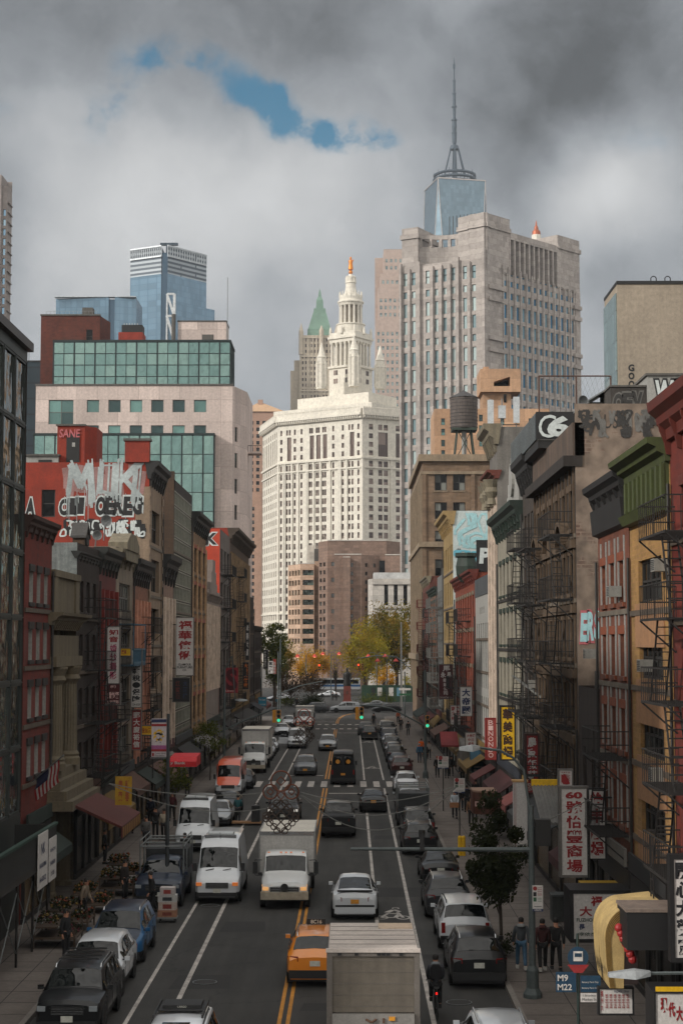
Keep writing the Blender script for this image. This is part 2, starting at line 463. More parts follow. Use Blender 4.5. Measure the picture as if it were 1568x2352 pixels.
def graffiti(root, items, X, name='graffiti'):
    """painted letters on a wall: X puts the x-z plane on the wall; items = (text, x, z, w, h, fill, outline, bold)"""
    b = B(); b.X = X; y = -.012
    for (t, x, z, w, h, f, o, bd) in items:
        if o:
            n = len(t); cw = w/n
            for i, c in enumerate(t):
                dz = h*.04*((i*7) % 3-1)
                put_text(b, c, x+i*cw-cw*.16, z-h*.09+dz, cw*1.34, h*1.18, y, o, bd+.075, fit=False, sh=.05)
            y -= .003
            for i, c in enumerate(t):
                dz = h*.04*((i*7) % 3-1)
                put_text(b, c, x+i*cw-cw*.03, z+dz, cw*1.06, h, y, f, bd, fit=False, sh=.05)
        else: put_text(b, t, x, z, w, h, y, f, bd, fit=False, sh=.08)
        y -= .003
    b.build(name, root)
PIER = {k: M('pier_'+k, c, .85, var=.4, scale=1.4, streak=.12) for k, c in dict(pink=(186, 128, 104), tan=(176, 142, 106), pale=(200, 180, 162), gothic=(146, 122, 94), red=(112, 40, 34)).items()}
XL, XR = -13.2, 9.4
GSOOT = M('graffiti_soot', (52, 50, 48), .85, var=.4, scale=1.5); GGRY = M('graffiti_grey', (98, 96, 92), .8, var=.4, scale=2.)
def rngn(nt, x, a, b, c=0., e=1.):
    n = N(nt, 'MapRange'); nt.links.new(x, n.inputs[0])
    for i, q in enumerate((a, b, c, e)): n.inputs[i+1].default_value = q
    return n.outputs[0]
GBLK = M('graffiti_black', (26, 25, 26), .7, var=.3); GWHT = M('graffiti_white', (190, 196, 194), .7, var=.2)
GPNK = M('graffiti_pink', (170, 92, 96), .7, var=.2); GCYN = M('graffiti_cyan', (96, 168, 186), .7, var=.25); GPAL = M('graffiti_pale_cyan', (150, 190, 194), .8, var=.2, scale=.3)
AWN = [M('awning_%d' % i, c, .8, var=.2, streak=.15) for i, c in enumerate(((92, 30, 30), (40, 58, 50), (150, 146, 138), (40, 48, 62), (150, 116, 44), (48, 44, 42), (110, 70, 52), (34, 33, 33), (120, 44, 38), (70, 74, 76)))]
DPIPE = M('drainpipe', (40, 38, 36), .6); BELT = [M('belt_%d' % i, c, .85, streak=.2) for i, c in enumerate(((120, 104, 88), (52, 44, 38), (140, 128, 112)))]
def scribble(b, x, z, w, h, m, y, seed, n=4, lw=.06):
    r = random.Random(seed)
    for k in range(n):
        cx, cz, a, c, f, g, o = x+w*r.random(), z+h*r.random(), w*r.uniform(.1, .3), h*r.uniform(.2, .5), r.choice((1, 2)), r.choice((1, 2, 3)), r.uniform(0, 6)
        P = [(min(x+w, max(x, cx+a*math.cos(f*t*.4+o))), min(z+h, max(z, cz+c*math.sin(g*t*.4)))) for t in range(13)]
        for (x0, z0), (x1, z1) in zip(P, P[1:]):
            L_ = math.hypot(x1-x0, z1-z0)
            if L_ < .01: continue
            nx, nz = -(z1-z0)/L_*lw/2, (x1-x0)/L_*lw/2; y -= .0002
            b.quad([(x0-nx, y, z0-nz), (x1-nx, y, z1-nz), (x1+nx, y, z1+nz), (x0+nx, y, z0+nz)], m)
SHOPD = glass('shop_glass', (10, 10, 10), (110, 92, 66), .3, rough=.2, spec=.15)
def street(name, label, side, Y0, Y1, H, wall, D=16, sidew=None, cols=3, ww=1.05, wh=1.9, nf=4, base=4.3, topm=1.2, fr=FRD, gl=GL, style='sash', sill=None, lintel=None,
           corn=None, shop=FRD, fe=None, piers=None, ops=None, side_ops=[], d=.22, rev=None, roof=TAR, x_pad=.5, pv=True, side_h=None, near_side_kw={}):
    """a house in the street row; local x runs left to right over its front, the front at y = 0"""
    W = Y1-Y0
    if side == 'L': bl = Bld(name, label, (XL, Y0, 0), R(90))
    else: bl = Bld(name, label, (XR, Y1, 0), R(-90))
    bl.W, bl.H = W, H
    fh = (H-topm-base)/nf; bl.floors = [base+i*fh for i in range(nf)]; bl.fh = fh
    if ops is None:
        ops = []
        cw = (W-2*x_pad)/cols; w_ = min(ww, cw*.82)
        for i in range(cols):
            x = x_pad+cw*(i+.5)
            for z in bl.floors:
                ops.append((x-w_/2, x+w_/2, z+.7, z+.7+min(wh, fh-1.1)))
        bl.colx = [x_pad+cw*(i+.5) for i in range(cols)]
    if shop: shops = [(.3, W*.36, .25, 3.2), (W*.36+.15, W*.64, .02, 3.2), (W*.64+.15, W-.3, .25, 3.2)]
    else: shops = []
    bl.face((0, 0), (W, 0), 0, H, ops, wall, d, fr, gl, style, sill, lintel, pv, rev=rev)
    if shop:
        sb = B(); sb.box(.1, W-.1, -.12, .0, .0, .35, shop); sb.box(.1, W-.1, -.16, 0, 3.05, 3.75, shop)
        for (a, c, z0, z1) in shops:
            sb.box(a-.08, a, -.14, 0, .35, 3.05, shop); sb.box(c, c+.08, -.14, 0, .35, 3.05, shop)
            sb.quad([(a, -.05, .35), (c, -.05, .35), (c, -.05, 3.05), (a, -.05, 3.05)], SHOPD)
        bl.part('shopfront', sb)
        rs = random.Random(int(Y0*10)); ac = AWN[rs.randrange(len(AWN))]; ab = B(); a0, a1 = W*rs.uniform(.03, .2), W*rs.uniform(.75, .97); dp = rs.uniform(.9, 1.7); zt = rs.uniform(3.3, 3.8)
        if side != 'R' or Y0 > 60: ab.extr([(-.17, zt), (-dp, zt-.75), (-dp, zt-1.1), (-dp+.03, zt-1.1), (-dp+.03, zt-.8), (-.17, zt-.06)], 'x', a0, a1, ac)
        if ab.v: bl.part('awning', ab)
        fb_ = B(); fb_.box(W*.04, W*.96, -.26, -.165, 3.85, 4.45, AWN[rs.randrange(len(AWN))]); bl.part('fascia', fb_)
    sw = sidew or wall
    if side == 'L': bl.face((0, D), (0, 0), 0, side_h or H, side_ops, sw, pv=False, **near_side_kw); bl.plain((W, 0), (W, D), 0, H, sw)
    else: bl.face((W, 0), (W, D), 0, side_h or H, side_ops, sw, pv=False, **near_side_kw); bl.plain((0, D), (0, 0), 0, H, sw)
    bl.plain((W, D), (0, D), 0, H, sw)
    bl.wall.quad([(0, 0, H-.35), (W, 0, H-.35), (W, D, H-.35), (0, D, H-.35)], roof)
    if corn:
        cb = B(); cornice(cb, W, *corn[:4], *(corn[4:])); bl.part('cornice', cb)
    rq = random.Random(int(Y0*7)); q = B(); e = W-.12 if side == 'L' else .12
    q.cyl((e, -.1, .3), (e, -.1, H-topm-.2), .055, DPIPE, 6); bl.part('drainpipe', q)
    if nf > 2 and W < 20:
        q = B(); bm = BELT[rq.randrange(3)]
        for z in bl.floors: q.box(.02, W-.02, -.07, -.003, z+.28, z+.46, bm)
        bl.part('belt_courses', q)
    if piers:
        pm, pw, pp = piers
        pb = B()
        for i in range(cols+1):
            x = x_pad+(W-2*x_pad)*i/cols; pb.box(max(0, x-pw/2), min(W, x+pw/2), -pp, -.002, base-.2, H-topm, pm)
        bl.part('pilasters', pb)
    if fe:
        fire_escape(bl.root, fe[0], fe[1], [z+.45 for z in bl.floors], drop=2.2)
    return bl
def near_X(side, bl, D=16):
    """matrix that lays x-z lettering on the near party wall of a house"""
    if side == 'L': return Matrix.Translation((0, D, 0)) @ Matrix.Rotation(R(-90), 4, 'Z')
    return Matrix.Translation((bl.W, 0, 0)) @ Matrix.Rotation(R(90), 4, 'Z')
BR = (.46, .17, .02)
redbrick = M('red_brick', (138, 42, 22), .85, brick=BR, streak=.25)
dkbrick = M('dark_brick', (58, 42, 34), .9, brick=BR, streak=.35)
brnbrick = M('brown_brick', (104, 80, 60), .9, brick=BR, streak=.4)
tanbrick = M('tan_brick', (166, 132, 98), .9, brick=BR, streak=.25)
pinkbrick = M('pink_brick', (176, 118, 92), .9, brick=BR, streak=.25)
dkgreen = M('dark_green_paint', (28, 34, 28), .6, streak=.3)
blkpaint = M('black_painted_metal', (28, 27, 26), .6, streak=.1)
cream2 = M('beige_stone', (176, 160, 140), .85, streak=.3)
stone = M('temple_limestone', (146, 132, 106), .85, var=.2, streak=.35)
redpaint = M('red_painted_wall', (134, 44, 25), .8, var=.3, streak=.1)
maroon = M('maroon_paint', (84, 26, 24), .7)
curt = glass('curtain_glass', (88, 96, 92), (130, 138, 132), .3, rough=.05, metal=.8, wave=.12)
bl = Bld('glass_office_building', 'dark reflective glass-fronted building at the near end of the left row', (XL, 38, 0), R(90))
W, H = 28.5, 23.2
ops = [(i*2.2+.03, i*2.2+2.17, z, z+2.54) for i in range(13) for z in [4.6+2.6*k for k in range(7)]]
bl.face((0, 0), (W, 0), 0, H, ops, M('curtain_frame', (58, 62, 60), .5, .3), d=.12, fr=M('curtain_mullion', (62, 66, 64), .5, .3), gl=curt, style='plain', pv=False)
bl.plain((W, 0), (W, 14), 0, H, dkbrick); bl.plain((0, 14), (0, 0), 0, H, dkbrick); bl.wall.quad([(0, 0, H), (W, 0, H), (W, 14, H), (0, 14, H)], TAR)
cb = B(); cb.box(-.1, W+.1, -.25, .3, H, H+.35, M('roof_edge_metal', (66, 62, 60), .5, .3)); bl.part('roof_edge', cb)
bl.done()
bl = street('brick_house', 'narrow red brick house with tall white-framed windows between the glass building and the columned bank', 'L', 66.7, 72.7, 16.6, redbrick, cols=3, ww=.8, wh=2.1, nf=4, base=5.2, topm=1.9,
            fr=FRW, style='sash', sill=blkpaint, lintel=blkpaint, d=.34, rev=WHITE, corn=(15.6, .95, .75, M('brown_cornice', (74, 40, 28), .7, streak=.3), 6), x_pad=.55)
bl.done()
bl = Bld('columned_bank', 'cream stone bank with giant fluted columns, stepped balcony and heavy parapet on the left', (XL, 72.7, 0), R(90))
W, H = 6.7, 14.2
bl.face((0, 1.3), (W, 1.3), 0, H, [(2.2, 4.4, 6.5, 10.2, 'grid'), (2.0, 4.6, 1., 4.2, 'pair')], stone, pv=True)
for (P, Q) in (((0, 14), (0, 0)), ((W, 0), (W, 14)), ((W, 14), (0, 14))): bl.plain(P, Q, 0, H, stone)
bl.wall.box(0, .6, .75, 1.29, 0, 12.4, stone); bl.wall.box(W-.9, W, .75, 1.29, 0, 12.4, stone)
bl.wall.quad([(0, 0, H), (W, 0, H), (W, 14, H), (0, 14, H)], TAR)
cb = B(); cb.box(-.05, W+.05, -.12, 1.35, 10.75, 11.7, stone); cb.box(-.15, W+.15, -.3, 1.4, 10.3, 10.75, stone)
cornice(cb, W, 11.9, .8, 1.3, stone, 14, stone, 0, .7); bl.part('cornice', cb)
cb = B(); cb.box(.0, W, -.05, .4, 12.72, 14.3, stone); cb.box(-.12, W+.12, -.2, .5, 14.3, 14.6, stone); cb.box(.0, 1., -.15, -.05, 12.72, 14.3, stone); cb.box(W-1., W, -.15, -.05, 12.72, 14.3, stone); bl.part('parapet', cb)
for cx in (1.3, W-1.5):
    cb = B(); prof = [(.62, 5.7), (.62, 6.0), (.55, 6.1), (.58, 6.2), (.48, 6.35)]+[(.48-.05*t/8, 6.35+3.1*t/8) for t in range(1, 9)]+[(.46, 9.55), (.6, 9.7), (.52, 9.9), (.66, 10.2), (.66, 10.3)]
    n = 40; vs = []
    for r, z in prof:
        for i in range(n):
            t = 2*math.pi*i/n; q = r*(.93 if (i % 2 and 6.4 < z < 9.5) else 1); vs.append((cx+q*math.cos(t), .12+q*math.sin(t), z))
    cb.add(vs, [(j*n+i, j*n+(i+1) % n, (j+1)*n+(i+1) % n, (j+1)*n+i) for j in range(len(prof)-1) for i in range(n)], stone)
    bl.part('column', cb)
    cb = B(); cb.lathe([(.5, 0), (.5, .3), (.42, .4), (.4, 4.2), (.5, 4.4)], stone, 16, (cx, .3, 0)); bl.part('column', cb)
cb = B()
for i in range(4): cb.box(-.1-.14*i, W+.1+.14*i, -.25-.3*i, .0-.003*i, 5.75-.42*(i+1), 5.75-.42*i, stone)
cb.box(.3, W-.3, .0, 1.2, 4.5, 5.72, stone); bl.part('balcony', cb); bl.done()
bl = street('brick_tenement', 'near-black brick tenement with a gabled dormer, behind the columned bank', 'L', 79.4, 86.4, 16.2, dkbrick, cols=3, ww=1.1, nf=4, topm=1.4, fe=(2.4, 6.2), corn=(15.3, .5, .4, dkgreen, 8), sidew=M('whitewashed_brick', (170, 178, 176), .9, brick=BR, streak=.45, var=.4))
cb = B(); cb.extr([(2.8, 16.2), (4.0, 16.2), (4.0, 16.7), (3.4, 17.3), (2.8, 16.7)], 'y', .1, .7, brnbrick); cb.extr([(2.7, 16.6), (3.4, 17.3), (4.1, 16.6), (4.1, 16.72), (3.4, 17.42), (2.7, 16.72)], 'y', .0, .8, M('slate', (64, 62, 60), .8)); cb.box(3., 3.8, .02, .1, 16.25, 16.8, BLACK); bl.part('dormer', cb)
graffiti(bl.root, [('S5', 9.5, 12.3, 4.5, 2.6, M('navy_paint', (34, 48, 70), .7), GWHT, .04)], near_X('L', bl)); bl.done()
bl = street('brick_tenement', 'dark tenement with maroon striped piers and a bulky dark green cornice on the left', 'L', 86.4, 92.6, 16.4, maroon, cols=3, ww=1.0, wh=2.5, nf=4, topm=2.2, corn=(14.9, 1.5, .95, dkgreen, 6), piers=(PIER['red'], .35, .24), fe=(1.2, 4.8)); bl.done()
bl = street('bay_window_house', 'dim house with wide pale-framed windows, a blue balcony and a pink-tagged gable', 'L', 92.6, 99.9, 16.8, cream2, cols=1, ww=4.6, wh=2.6, nf=4, fr=FRG, style='many', topm=1.6, x_pad=.6, corn=(15.6, 1.1, .8, CREAM, 5))
cb = B(); cb.extr([(1., 16.7), (6.4, 16.7), (6.4, 17.1), (4.8, 17.7), (2.6, 17.7), (1., 17.1)], 'y', -.5, .6, CREAM); cb.extr([(.8, 16.7), (6.6, 16.7), (6.2, 16.1), (1.2, 16.1)], 'y', -.42, .0, CREAM); g = bl.part('gable', cb)
graffiti(bl.root, [('TONK', 14.6, 16.2, 1.6, .5, GPNK, None, .03)], near_X('L', bl))
bluep = M('blue_balcony_paint', (56, 92, 112), .6); cb = B(); z = bl.floors[2]+.3
cb.box(.9, 6.3, -.9, -.02, z, z+.08, bluep); cb.box(.9, 6.3, -.93, -.88, z+.08, z+.25, bluep); cb.box(.9, 6.3, -.93, -.88, z+.9, z+1., bluep)
for k in range(28): cb.box(.92+k*.2, .95+k*.2, -.92, -.89, z+.25, z+.9, bluep)
for x in (.9, 6.25): cb.box(x, x+.05, -.93, -.02, z+.9, z+1.0, bluep); cb.box(x, x+.05, -.93, -.88, z, z+2.4, bluep)
cb.box(.9, 6.3, -.95, -.02, z+2.35, z+2.42, bluep); bl.part('balcony', cb); bl.done()
bl = street('brick_tenement', 'pink brick tenement with striped piers and black cornice beside the red graffiti wall', 'L', 99.9, 107.3, 16.4, pinkbrick, cols=4, ww=.9, wh=2.5, nf=4, topm=2.4, corn=(14.8, 1.7, 1.0, blkpaint, 8), piers=(PIER['pink'], .42, .26), lintel=dkgreen, fe=(2.2, 6.4)); bl.done()
beigeq = M('beige_painted_front', (182, 156, 130), .8, streak=.25)
bl = street('graffiti_wall_building', 'tall beige house whose big red side wall carries white and black graffiti', 'L', 107.5, 115, 23.2, beigeq, D=20, sidew=redpaint, cols=1, ww=4.4, wh=2.6, nf=5, topm=2.6, style='triple', corn=(21.6, 1.7, 1.2, blkpaint, 7), x_pad=.9,
            side_ops=[(12.95, 13.85, 19.6, 21.4, 'sash')], d=.35)
cb = B(); cb.box(-.004, .5, -.05, .9, 0, 21.6, beigeq); cb.box(7.0, 7.504, -.05, .9, 0, 21.6, beigeq)
for k in range(22): cb.box(-.06, .56, -.1, -.05, 1+k*.95, 1.45+k*.95, beigeq); cb.box(6.94, 7.56, -.1, -.05, 1+k*.95, 1.45+k*.95, beigeq)
bl.part('quoins', cb)
cb = B(); cb.box(-.2, .4, 0., 1.6, 23.2, 24.6, redpaint); cb.box(-.3, .5, -.1, 1.7, 24.6, 24.75, CONC); bl.part('chimney', cb)
ghost = M('faded_white_spray', (164, 172, 172), .85, var=.45, scale=.35, fine=.2)
Xn = near_X('L', bl, 20)
gb = B(); gb.X = Xn; rr = random.Random(3)
def strokes(b, pts, w, y, m):
    for (x0, z0), (x1, z1) in zip(pts, pts[1:]):
        L_ = math.hypot(x1-x0, z1-z0); nx, nz = -(z1-z0)/L_*w/2, (x1-x0)/L_*w/2
        b.quad([(x0-nx, y, z0-nz), (x1-nx, y, z1-nz), (x1+nx, y, z1+nz), (x0+nx, y, z0+nz)], m)
yy_ = -.012; pale = M('half_faded_spray', (148, 112, 108), .85, var=.4, scale=.8)
for k in range(26): x = rr.uniform(14.5, 19.4); yy_ += .0001; strokes(gb, [(x, rr.uniform(20.7, 21.6)), (x+rr.uniform(-.3, .3), rr.uniform(22.2, 23.1))], rr.uniform(.3, .6), yy_, pale)
yy_ = -.016
for P in ([(14.7, 21.2), (14.9, 23.1)], [(14.9, 23.1), (15.6, 21.7)], [(15.6, 21.7), (16.1, 23.1)], [(16.1, 23.1), (16.3, 21.0)], [(16.9, 23.1), (16.8, 21.3)], [(16.8, 21.3), (17.6, 21.1)], [(17.6, 21.1), (17.7, 23.1)], [(16.9, 23.0), (17.7, 23.0)], [(18.2, 23.2), (18.1, 21.0)], [(18.2, 22.0), (19.3, 23.2)], [(18.4, 22.1), (19.4, 21.0)], [(16.2, 20.4), (16.2, 21.5)], [(19.0, 20.6), (19.2, 22.6)]):
    for k in range(11):
        o = rr.gauss(0, .13); a, c = rr.uniform(-.12, .2), rr.uniform(-.12, .25)
        (x0, z0), (x1, z1) = P; dx, dz = x1-x0, z1-z0; yy_ -= .00012
        strokes(gb, [(x0-dx*a*.3+o, z0-dz*a), (x1+dx*c*.3+o, min(23.15, z1+dz*c))], rr.uniform(.04, .13), yy_, ghost)
for k in range(30): x = rr.uniform(14.2, 19.6); strokes(gb, [(x, rr.uniform(20.9, 21.4)), (x+.01, rr.uniform(19.2, 20.6))], .03, -.02, ghost)
gb.build('graffiti', bl.root)
graffiti(bl.root, [('CII', 14.1, 19.75, 1.6, 1.1, GBLK, GWHT, .06), ('OEREG', 16.5, 19.75, 3., 1.25, GBLK, GWHT, .06), ('A', 11.9, 19.7, .6, 1.2, GBLK, GWHT, .05)], Xn); gb = B(); gb.X = Xn
for k in range(8): scribble(gb, 14.2+.66*k, 18.3, .9, 1.1, GBLK, -.01-.002*k, 70+k, 3, .2); scribble(gb, 14.2+.66*k, 18.35, .9, 1.0, GWHT, -.03-.002*k, 90+k, 3, .11)
gb.build('graffiti', bl.root); bl.done()
bl = Bld('roof_bulkhead', 'small red roof bulkhead with a black door and scrawled tags above the graffiti wall', (0, 0, 0), 0, 'rooftop hut')
p = at(131, 1050, Y=109); q = at(218, 978, Y=109); bl.root.location = (p.x, 109, 23.0); w = q.x-p.x; h = q.z-23.0
bl.shell([(0, 0), (w*.73, 0), (w, .9), (w, 3.4), (0, 3.4)], 0, h, redpaint)
cb = B(); cb.box(w*.25, w*.6, -.06, -.003, 0, h*.82, BLACK); cb.box(w*.4, w*.48, -.075, -.06, h*.5, h*.6, WHITE); bl.part('door', cb)
cb = B(); cb.box(-.08, w*.75, -.1, 3.45, h, h+.12, CONC); bl.part('roof_edge', cb)
graffiti(bl.root, [('SANE', .12, h*.72, w*.55, h*.2, GPNK, None, .02)], Matrix.Translation((0, -.07, 0))); bl.done()
bl = Bld('roof_shed', 'low white slatted roof shed beside the red bulkhead', (xat(54, 108.6), 108.6, 23.0), 0, 'rooftop hut')
w = xat(128, 108.6)-xat(54, 108.6); bl.shell([(0, 0), (w, 0), (w, 3), (0, 3)], 0, .75, WHITE)
cb = B(); cb.box(w*.38, w*.8, -.04, -.003, .08, .5, BLACK); bl.part('window', cb)
cb = B(); cb.box(-.1, w+.1, -.15, 3.1, .75, .86, CONC); bl.part('roof', cb); bl.done()
bl = street('brick_tenement', 'narrow pink and white striped tenement under an overhanging ornate black cornice', 'L', 115.1, 122.5, 17.6, M('pink_stucco', (186, 150, 130), .85, streak=.3), cols=3, ww=.95, wh=2.6, nf=4, topm=3., corn=(15.4, 2.2, 1.3, blkpaint, 5), piers=(PIER['pale'], .5, .26), lintel=blkpaint); bl.done()
bl = street('glass_infill_tower', 'slim left-hand tower with gridded green-grey glass front and dark brick side wall', 'L', 122.6, 136.2, 23.6, dkbrick, D=6, sidew=brnbrick, shop=FRD,
            ops=[(.25+1.1*i, 1.27+1.1*i, 4.+1.18*k, 5.1+1.18*k, 'plain') for i in range(12) for k in range(16)], d=.08, fr=M('pale_mullion', (140, 140, 128), .5, .3), gl=glass('olive_glass', (58, 64, 56), (92, 96, 84), .4, rough=.08, metal=.5, wave=.05), pv=False)
cb = B(); cb.box(-.003, .5, .0, .9, 22.6, 24.2, brnbrick); bl.part('chimney', cb); bl.done()
bl = street('brick_loft', 'tan brick loft building with wide windows, red spandrels and a dark cornice on the left', 'L', 136.4, 149.7, 22.0, tanbrick, cols=3, ww=3.4, wh=2.6, nf=5, topm=2.2, style='triple', corn=(20.6, 1.7, 1.4, dkgreen, 9), piers=(PIER['tan'], .5, .14), lintel=M('terracotta_band', (128, 66, 50), .8)); bl.done()
wcol = M('white_stucco_column', (188, 172, 162), .8, streak=.3)
bl = street('stepped_gable_house', 'pale house with ribbed white pilasters, arched windows and a stepped gable on the left', 'L', 149.9, 165.6, 16.4, wcol, cols=9, ww=.9, wh=7.5, nf=1, base=7.2, topm=1.4, style='tall', piers=(PIER['pale'], .4, .16), corn=(15.2, .8, .8, wcol, 16))
cb = B()
for i, (a, c) in enumerate(((4, 11.7), (5.2, 10.5), (6.3, 9.4))): cb.box(a, c, -.1, .5, 16.0+1.1*i+.003*i, 17.1+1.1*i, wcol)
bl.part('gable', cb)
for k in range(5): pass
bl.done()
orangew = M('orange_red_wall', (172, 62, 40), .85, var=.25)
bl = street('orange_wall_building', 'narrow dark-glazed building with a bright orange-red party wall and pink tags', 'L', 165.8, 179.6, 22.9, M('whitewashed_front', (150, 138, 130), .8, streak=.5), D=9, sidew=orangew, cols=3, ww=2.6, wh=2.6, nf=5, topm=1.5, style='pair', fr=FRD, fe=(3, 9))
graffiti(bl.root, [('OSVEK', 3.2, 21.3, 5.5, 1.2, GBLK, GWHT, .04), ('BOM', 5.8, 16.6, 2.6, 1.7, GWHT, GPNK, .05)], near_X('L', bl, 9)); bl.done()
bl = street('brick_warehouse', 'long brown brick warehouse with rows of pale-silled windows and a big cornice, far left row', 'L', 179.8, 212.8, 24.0, brnbrick, cols=11, ww=1.5, wh=2.3, nf=6, topm=2.6, base=4.4, style='pair', sill=CREAM, lintel=CREAM, corn=(22.3, 1.7, 1.9, M('brown_cornice_stone', (96, 80, 66), .8, streak=.3), 23), piers=(PIER['gothic'], .3, .22), fe=(8, 13), pv=False, sidew=redpaint); bl.done()
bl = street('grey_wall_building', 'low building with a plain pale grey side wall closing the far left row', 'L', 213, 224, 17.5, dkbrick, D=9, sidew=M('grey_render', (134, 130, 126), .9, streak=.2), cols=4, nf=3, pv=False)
bl.done()
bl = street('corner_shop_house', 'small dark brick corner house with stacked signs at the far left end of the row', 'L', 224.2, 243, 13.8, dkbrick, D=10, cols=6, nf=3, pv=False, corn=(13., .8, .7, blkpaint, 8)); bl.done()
redtrim = M('red_trim_paint', (128, 42, 20), .65, streak=.2)
bl = street('brick_tenement', 'red brick tenement with a heavy red bracketed cornice at the near right edge', 'R', 38.5, 48.4, 18.4, redbrick, cols=3, ww=1.2, wh=2.2, nf=5, topm=2.2, base=4.6, fr=FRD, sill=redtrim, lintel=redtrim, corn=(16.8, 1.6, 1.25, redtrim, 7), pv=True, x_pad=.8)
fire_escape(bl.root, .6, 4.6, [z+.45 for z in bl.floors], drop=2.5); bl.done()
yb = M('yellow_brick', (196, 150, 84), .85, brick=(.46, .15, .02), mortar=(150, 112, 70), streak=.15)
orst = M('orange_stucco', (200, 148, 104), .85, var=.14, streak=.15)
grn = M('green_cornice_paint', (92, 104, 44), .65, streak=.35)
bl = street('yellow_brick_house', 'yellow brick house with orange stucco bands and a peeling green cornice on the right', 'R', 48.5, 55.6, 17.2, yb, cols=1, ww=4.6, wh=2.35, nf=4, topm=2.8, base=4.6, style='many', x_pad=1.1, fr=FRD, gl=GLD)
cb = B(); cornice(cb, 7.1, 16.4, 1.0, 1.35, grn, 0); cb.box(.1, 7.0, -.14, -.003, 15.6, 16.7, grn)
for k in range(9): cb.box(.3+.8*k, .62+.8*k, -.24, -.14, 15.65, 16.65, grn)
cb.extr([(.1, 15.2), (-.25, 15.25), (-.4, 15.55), (.1, 15.6)], 'x', -.05, 7.15, grn); bl.part('cornice', cb)
cb = B()
for i, z in enumerate(bl.floors): cb.box(1.05, 6.05, -.05, -.003, z-.75, z+.66, orst)
bl.part('spandrel_panels', cb); bl.done()
obr = M('orange_weathered_brick', (150, 82, 54), .9, brick=BR, streak=.35, var=.45, scale=1.6)
bl = street('weathered_brick_house', 'peeling orange brick house with white window surrounds and a black metal cornice on the right', 'R', 55.8, 62.8, 16.8, obr, cols=3, ww=1.0, wh=2.3, nf=4, topm=2.2, base=4.4, fr=FRW, sill=obr, lintel=M('orange_lintel', (170, 84, 44), .8, streak=.2))
cb = B(); cornice(cb, 7.0, 16.0, 1.2, 1.1, blkpaint, 6); cb.extr([(.05, 15.3), (-.22, 15.4), (-.3, 16.3), (.05, 16.3)], 'x', 0.02, 6.98, blkpaint); bl.part('cornice', cb)
cb = B()
for x in bl.colx:
    for z in bl.floors:
        for s in (-.68, .56): cb.box(x+s, x+s+.12, -.05, -.003, z+.7, min(z+3., 15.1), WHITE)
bl.part('window_surrounds', cb)
fire_escape(bl.root, 2.6, 6.6, [z+.45 for z in bl.floors[:2]], drop=2); bl.done()
bl = street('low_shop_building', 'low two-storey shop in the gap beside the tall brick party wall on the right', 'R', 62.9, 68.7, 9.6, dkbrick, cols=2, nf=1, base=4.6, topm=1.6)
cb = B()
for k in range(14): cb.extr([(5+.001*k, .0), (5.5, .0), (5.5, .12), (5.0, .1)], 'z', 9.25, 9.26, STEEL)
cb = B(); cb.box(.5, 5.4, .6, 4.2, 9.25, 10.2, M('corrugated_shed', (70, 66, 60), .7, streak=.4)); bl.part('roof_box', cb)
bl.done()
ttw = M('party_wall_stucco', (120, 72, 54), .9, var=.2, scale=.5, streak=.35, brick=(.5, .17, .025), mortar=(150, 130, 116))
def plaster(m):
    nt = m.node_tree; p = nt.nodes['Principled BSDF']; old = p.inputs['Base Color'].links[0].from_socket; tc = N(nt, 'TexCoord')
    nz = N(nt, 'TexNoise', Scale=.32, Detail=8., Roughness=.62); nt.links.new(tc.outputs['Object'], nz.inputs['Vector']); n2 = N(nt, 'TexNoise', Scale=1.4, Detail=6.); nt.links.new(tc.outputs['Object'], n2.inputs['Vector'])
    st = mixc(nt, 'MIX', rngn(nt, n2.outputs[0], .35, .68), rgb(92, 80, 70), rgb(134, 118, 104)); nt.links.new(mixc(nt, 'MIX', rngn(nt, nz.outputs[0], .36, .44), old, st), p.inputs['Base Color'])
plaster(ttw)
goth = M('gothic_dark_stone', (50, 40, 33), .85, var=.35, streak=.3, scale=1.2)
gcol = M('tan_gothic_trim', (84, 68, 52), .85, var=.4, scale=2.)
bl = street('ornate_tenement', 'tall dark tenement with tan gothic piers, fire escapes and a mottled brick party wall', 'R', 68.9, 84.2, 20.2, goth, D=22, sidew=ttw, cols=6, ww=1.25, wh=2.5, nf=5, topm=2.0, base=4.6, lintel=gcol, sill=gcol, side_h=21.4)
W = 15.3
cb = B()
for i in range(13): x = .3+(W-.6)*i/12; cb.box(x-.07, x+.07, -.09, -.003, 4.6, 18.8, gcol)
for z in bl.floors:
    cb.box(.1, W-.1, -.2, -.003, z-.15, z+.2, gcol)
bl.part('pilasters', cb)
for i, x in enumerate(bl.colx):
    if i % 2 == 0:
        cb = B(); z = bl.floors[3]+.8
        for k in range(7):
            t0, t1 = math.pi*k/7, math.pi*(k+1)/7; cx = x+1.0
            cb.extr([(cx+1.0*math.cos(t0), z+2.+.9*math.sin(t0)), (cx+1.0*math.cos(t1), z+2.+.9*math.sin(t1)), (cx+1.2*math.cos(t1), z+2.+1.1*math.sin(t1)), (cx+1.2*math.cos(t0), z+2.+1.1*math.sin(t0))], 'y', -.4, -.003, gcol)
        bl.part('arch_moulding', cb)
cb = B(); cb.box(0, W, -.1, .4, 19.2, 20.6, M('brown_parapet', (122, 100, 84), .9, streak=.5)); cb.box(-.05, W+.05, -.5, .3, 18.75, 19.2, goth); bl.part('parapet', cb)
fire_escape(bl.root, 10.5, 14.9, [z+.45 for z in bl.floors], drop=2.2); fire_escape(bl.root, .6, 5., [z+.45 for z in bl.floors], drop=2.2)
Xn = near_X('R', bl); gb = B(); gb.X = Xn
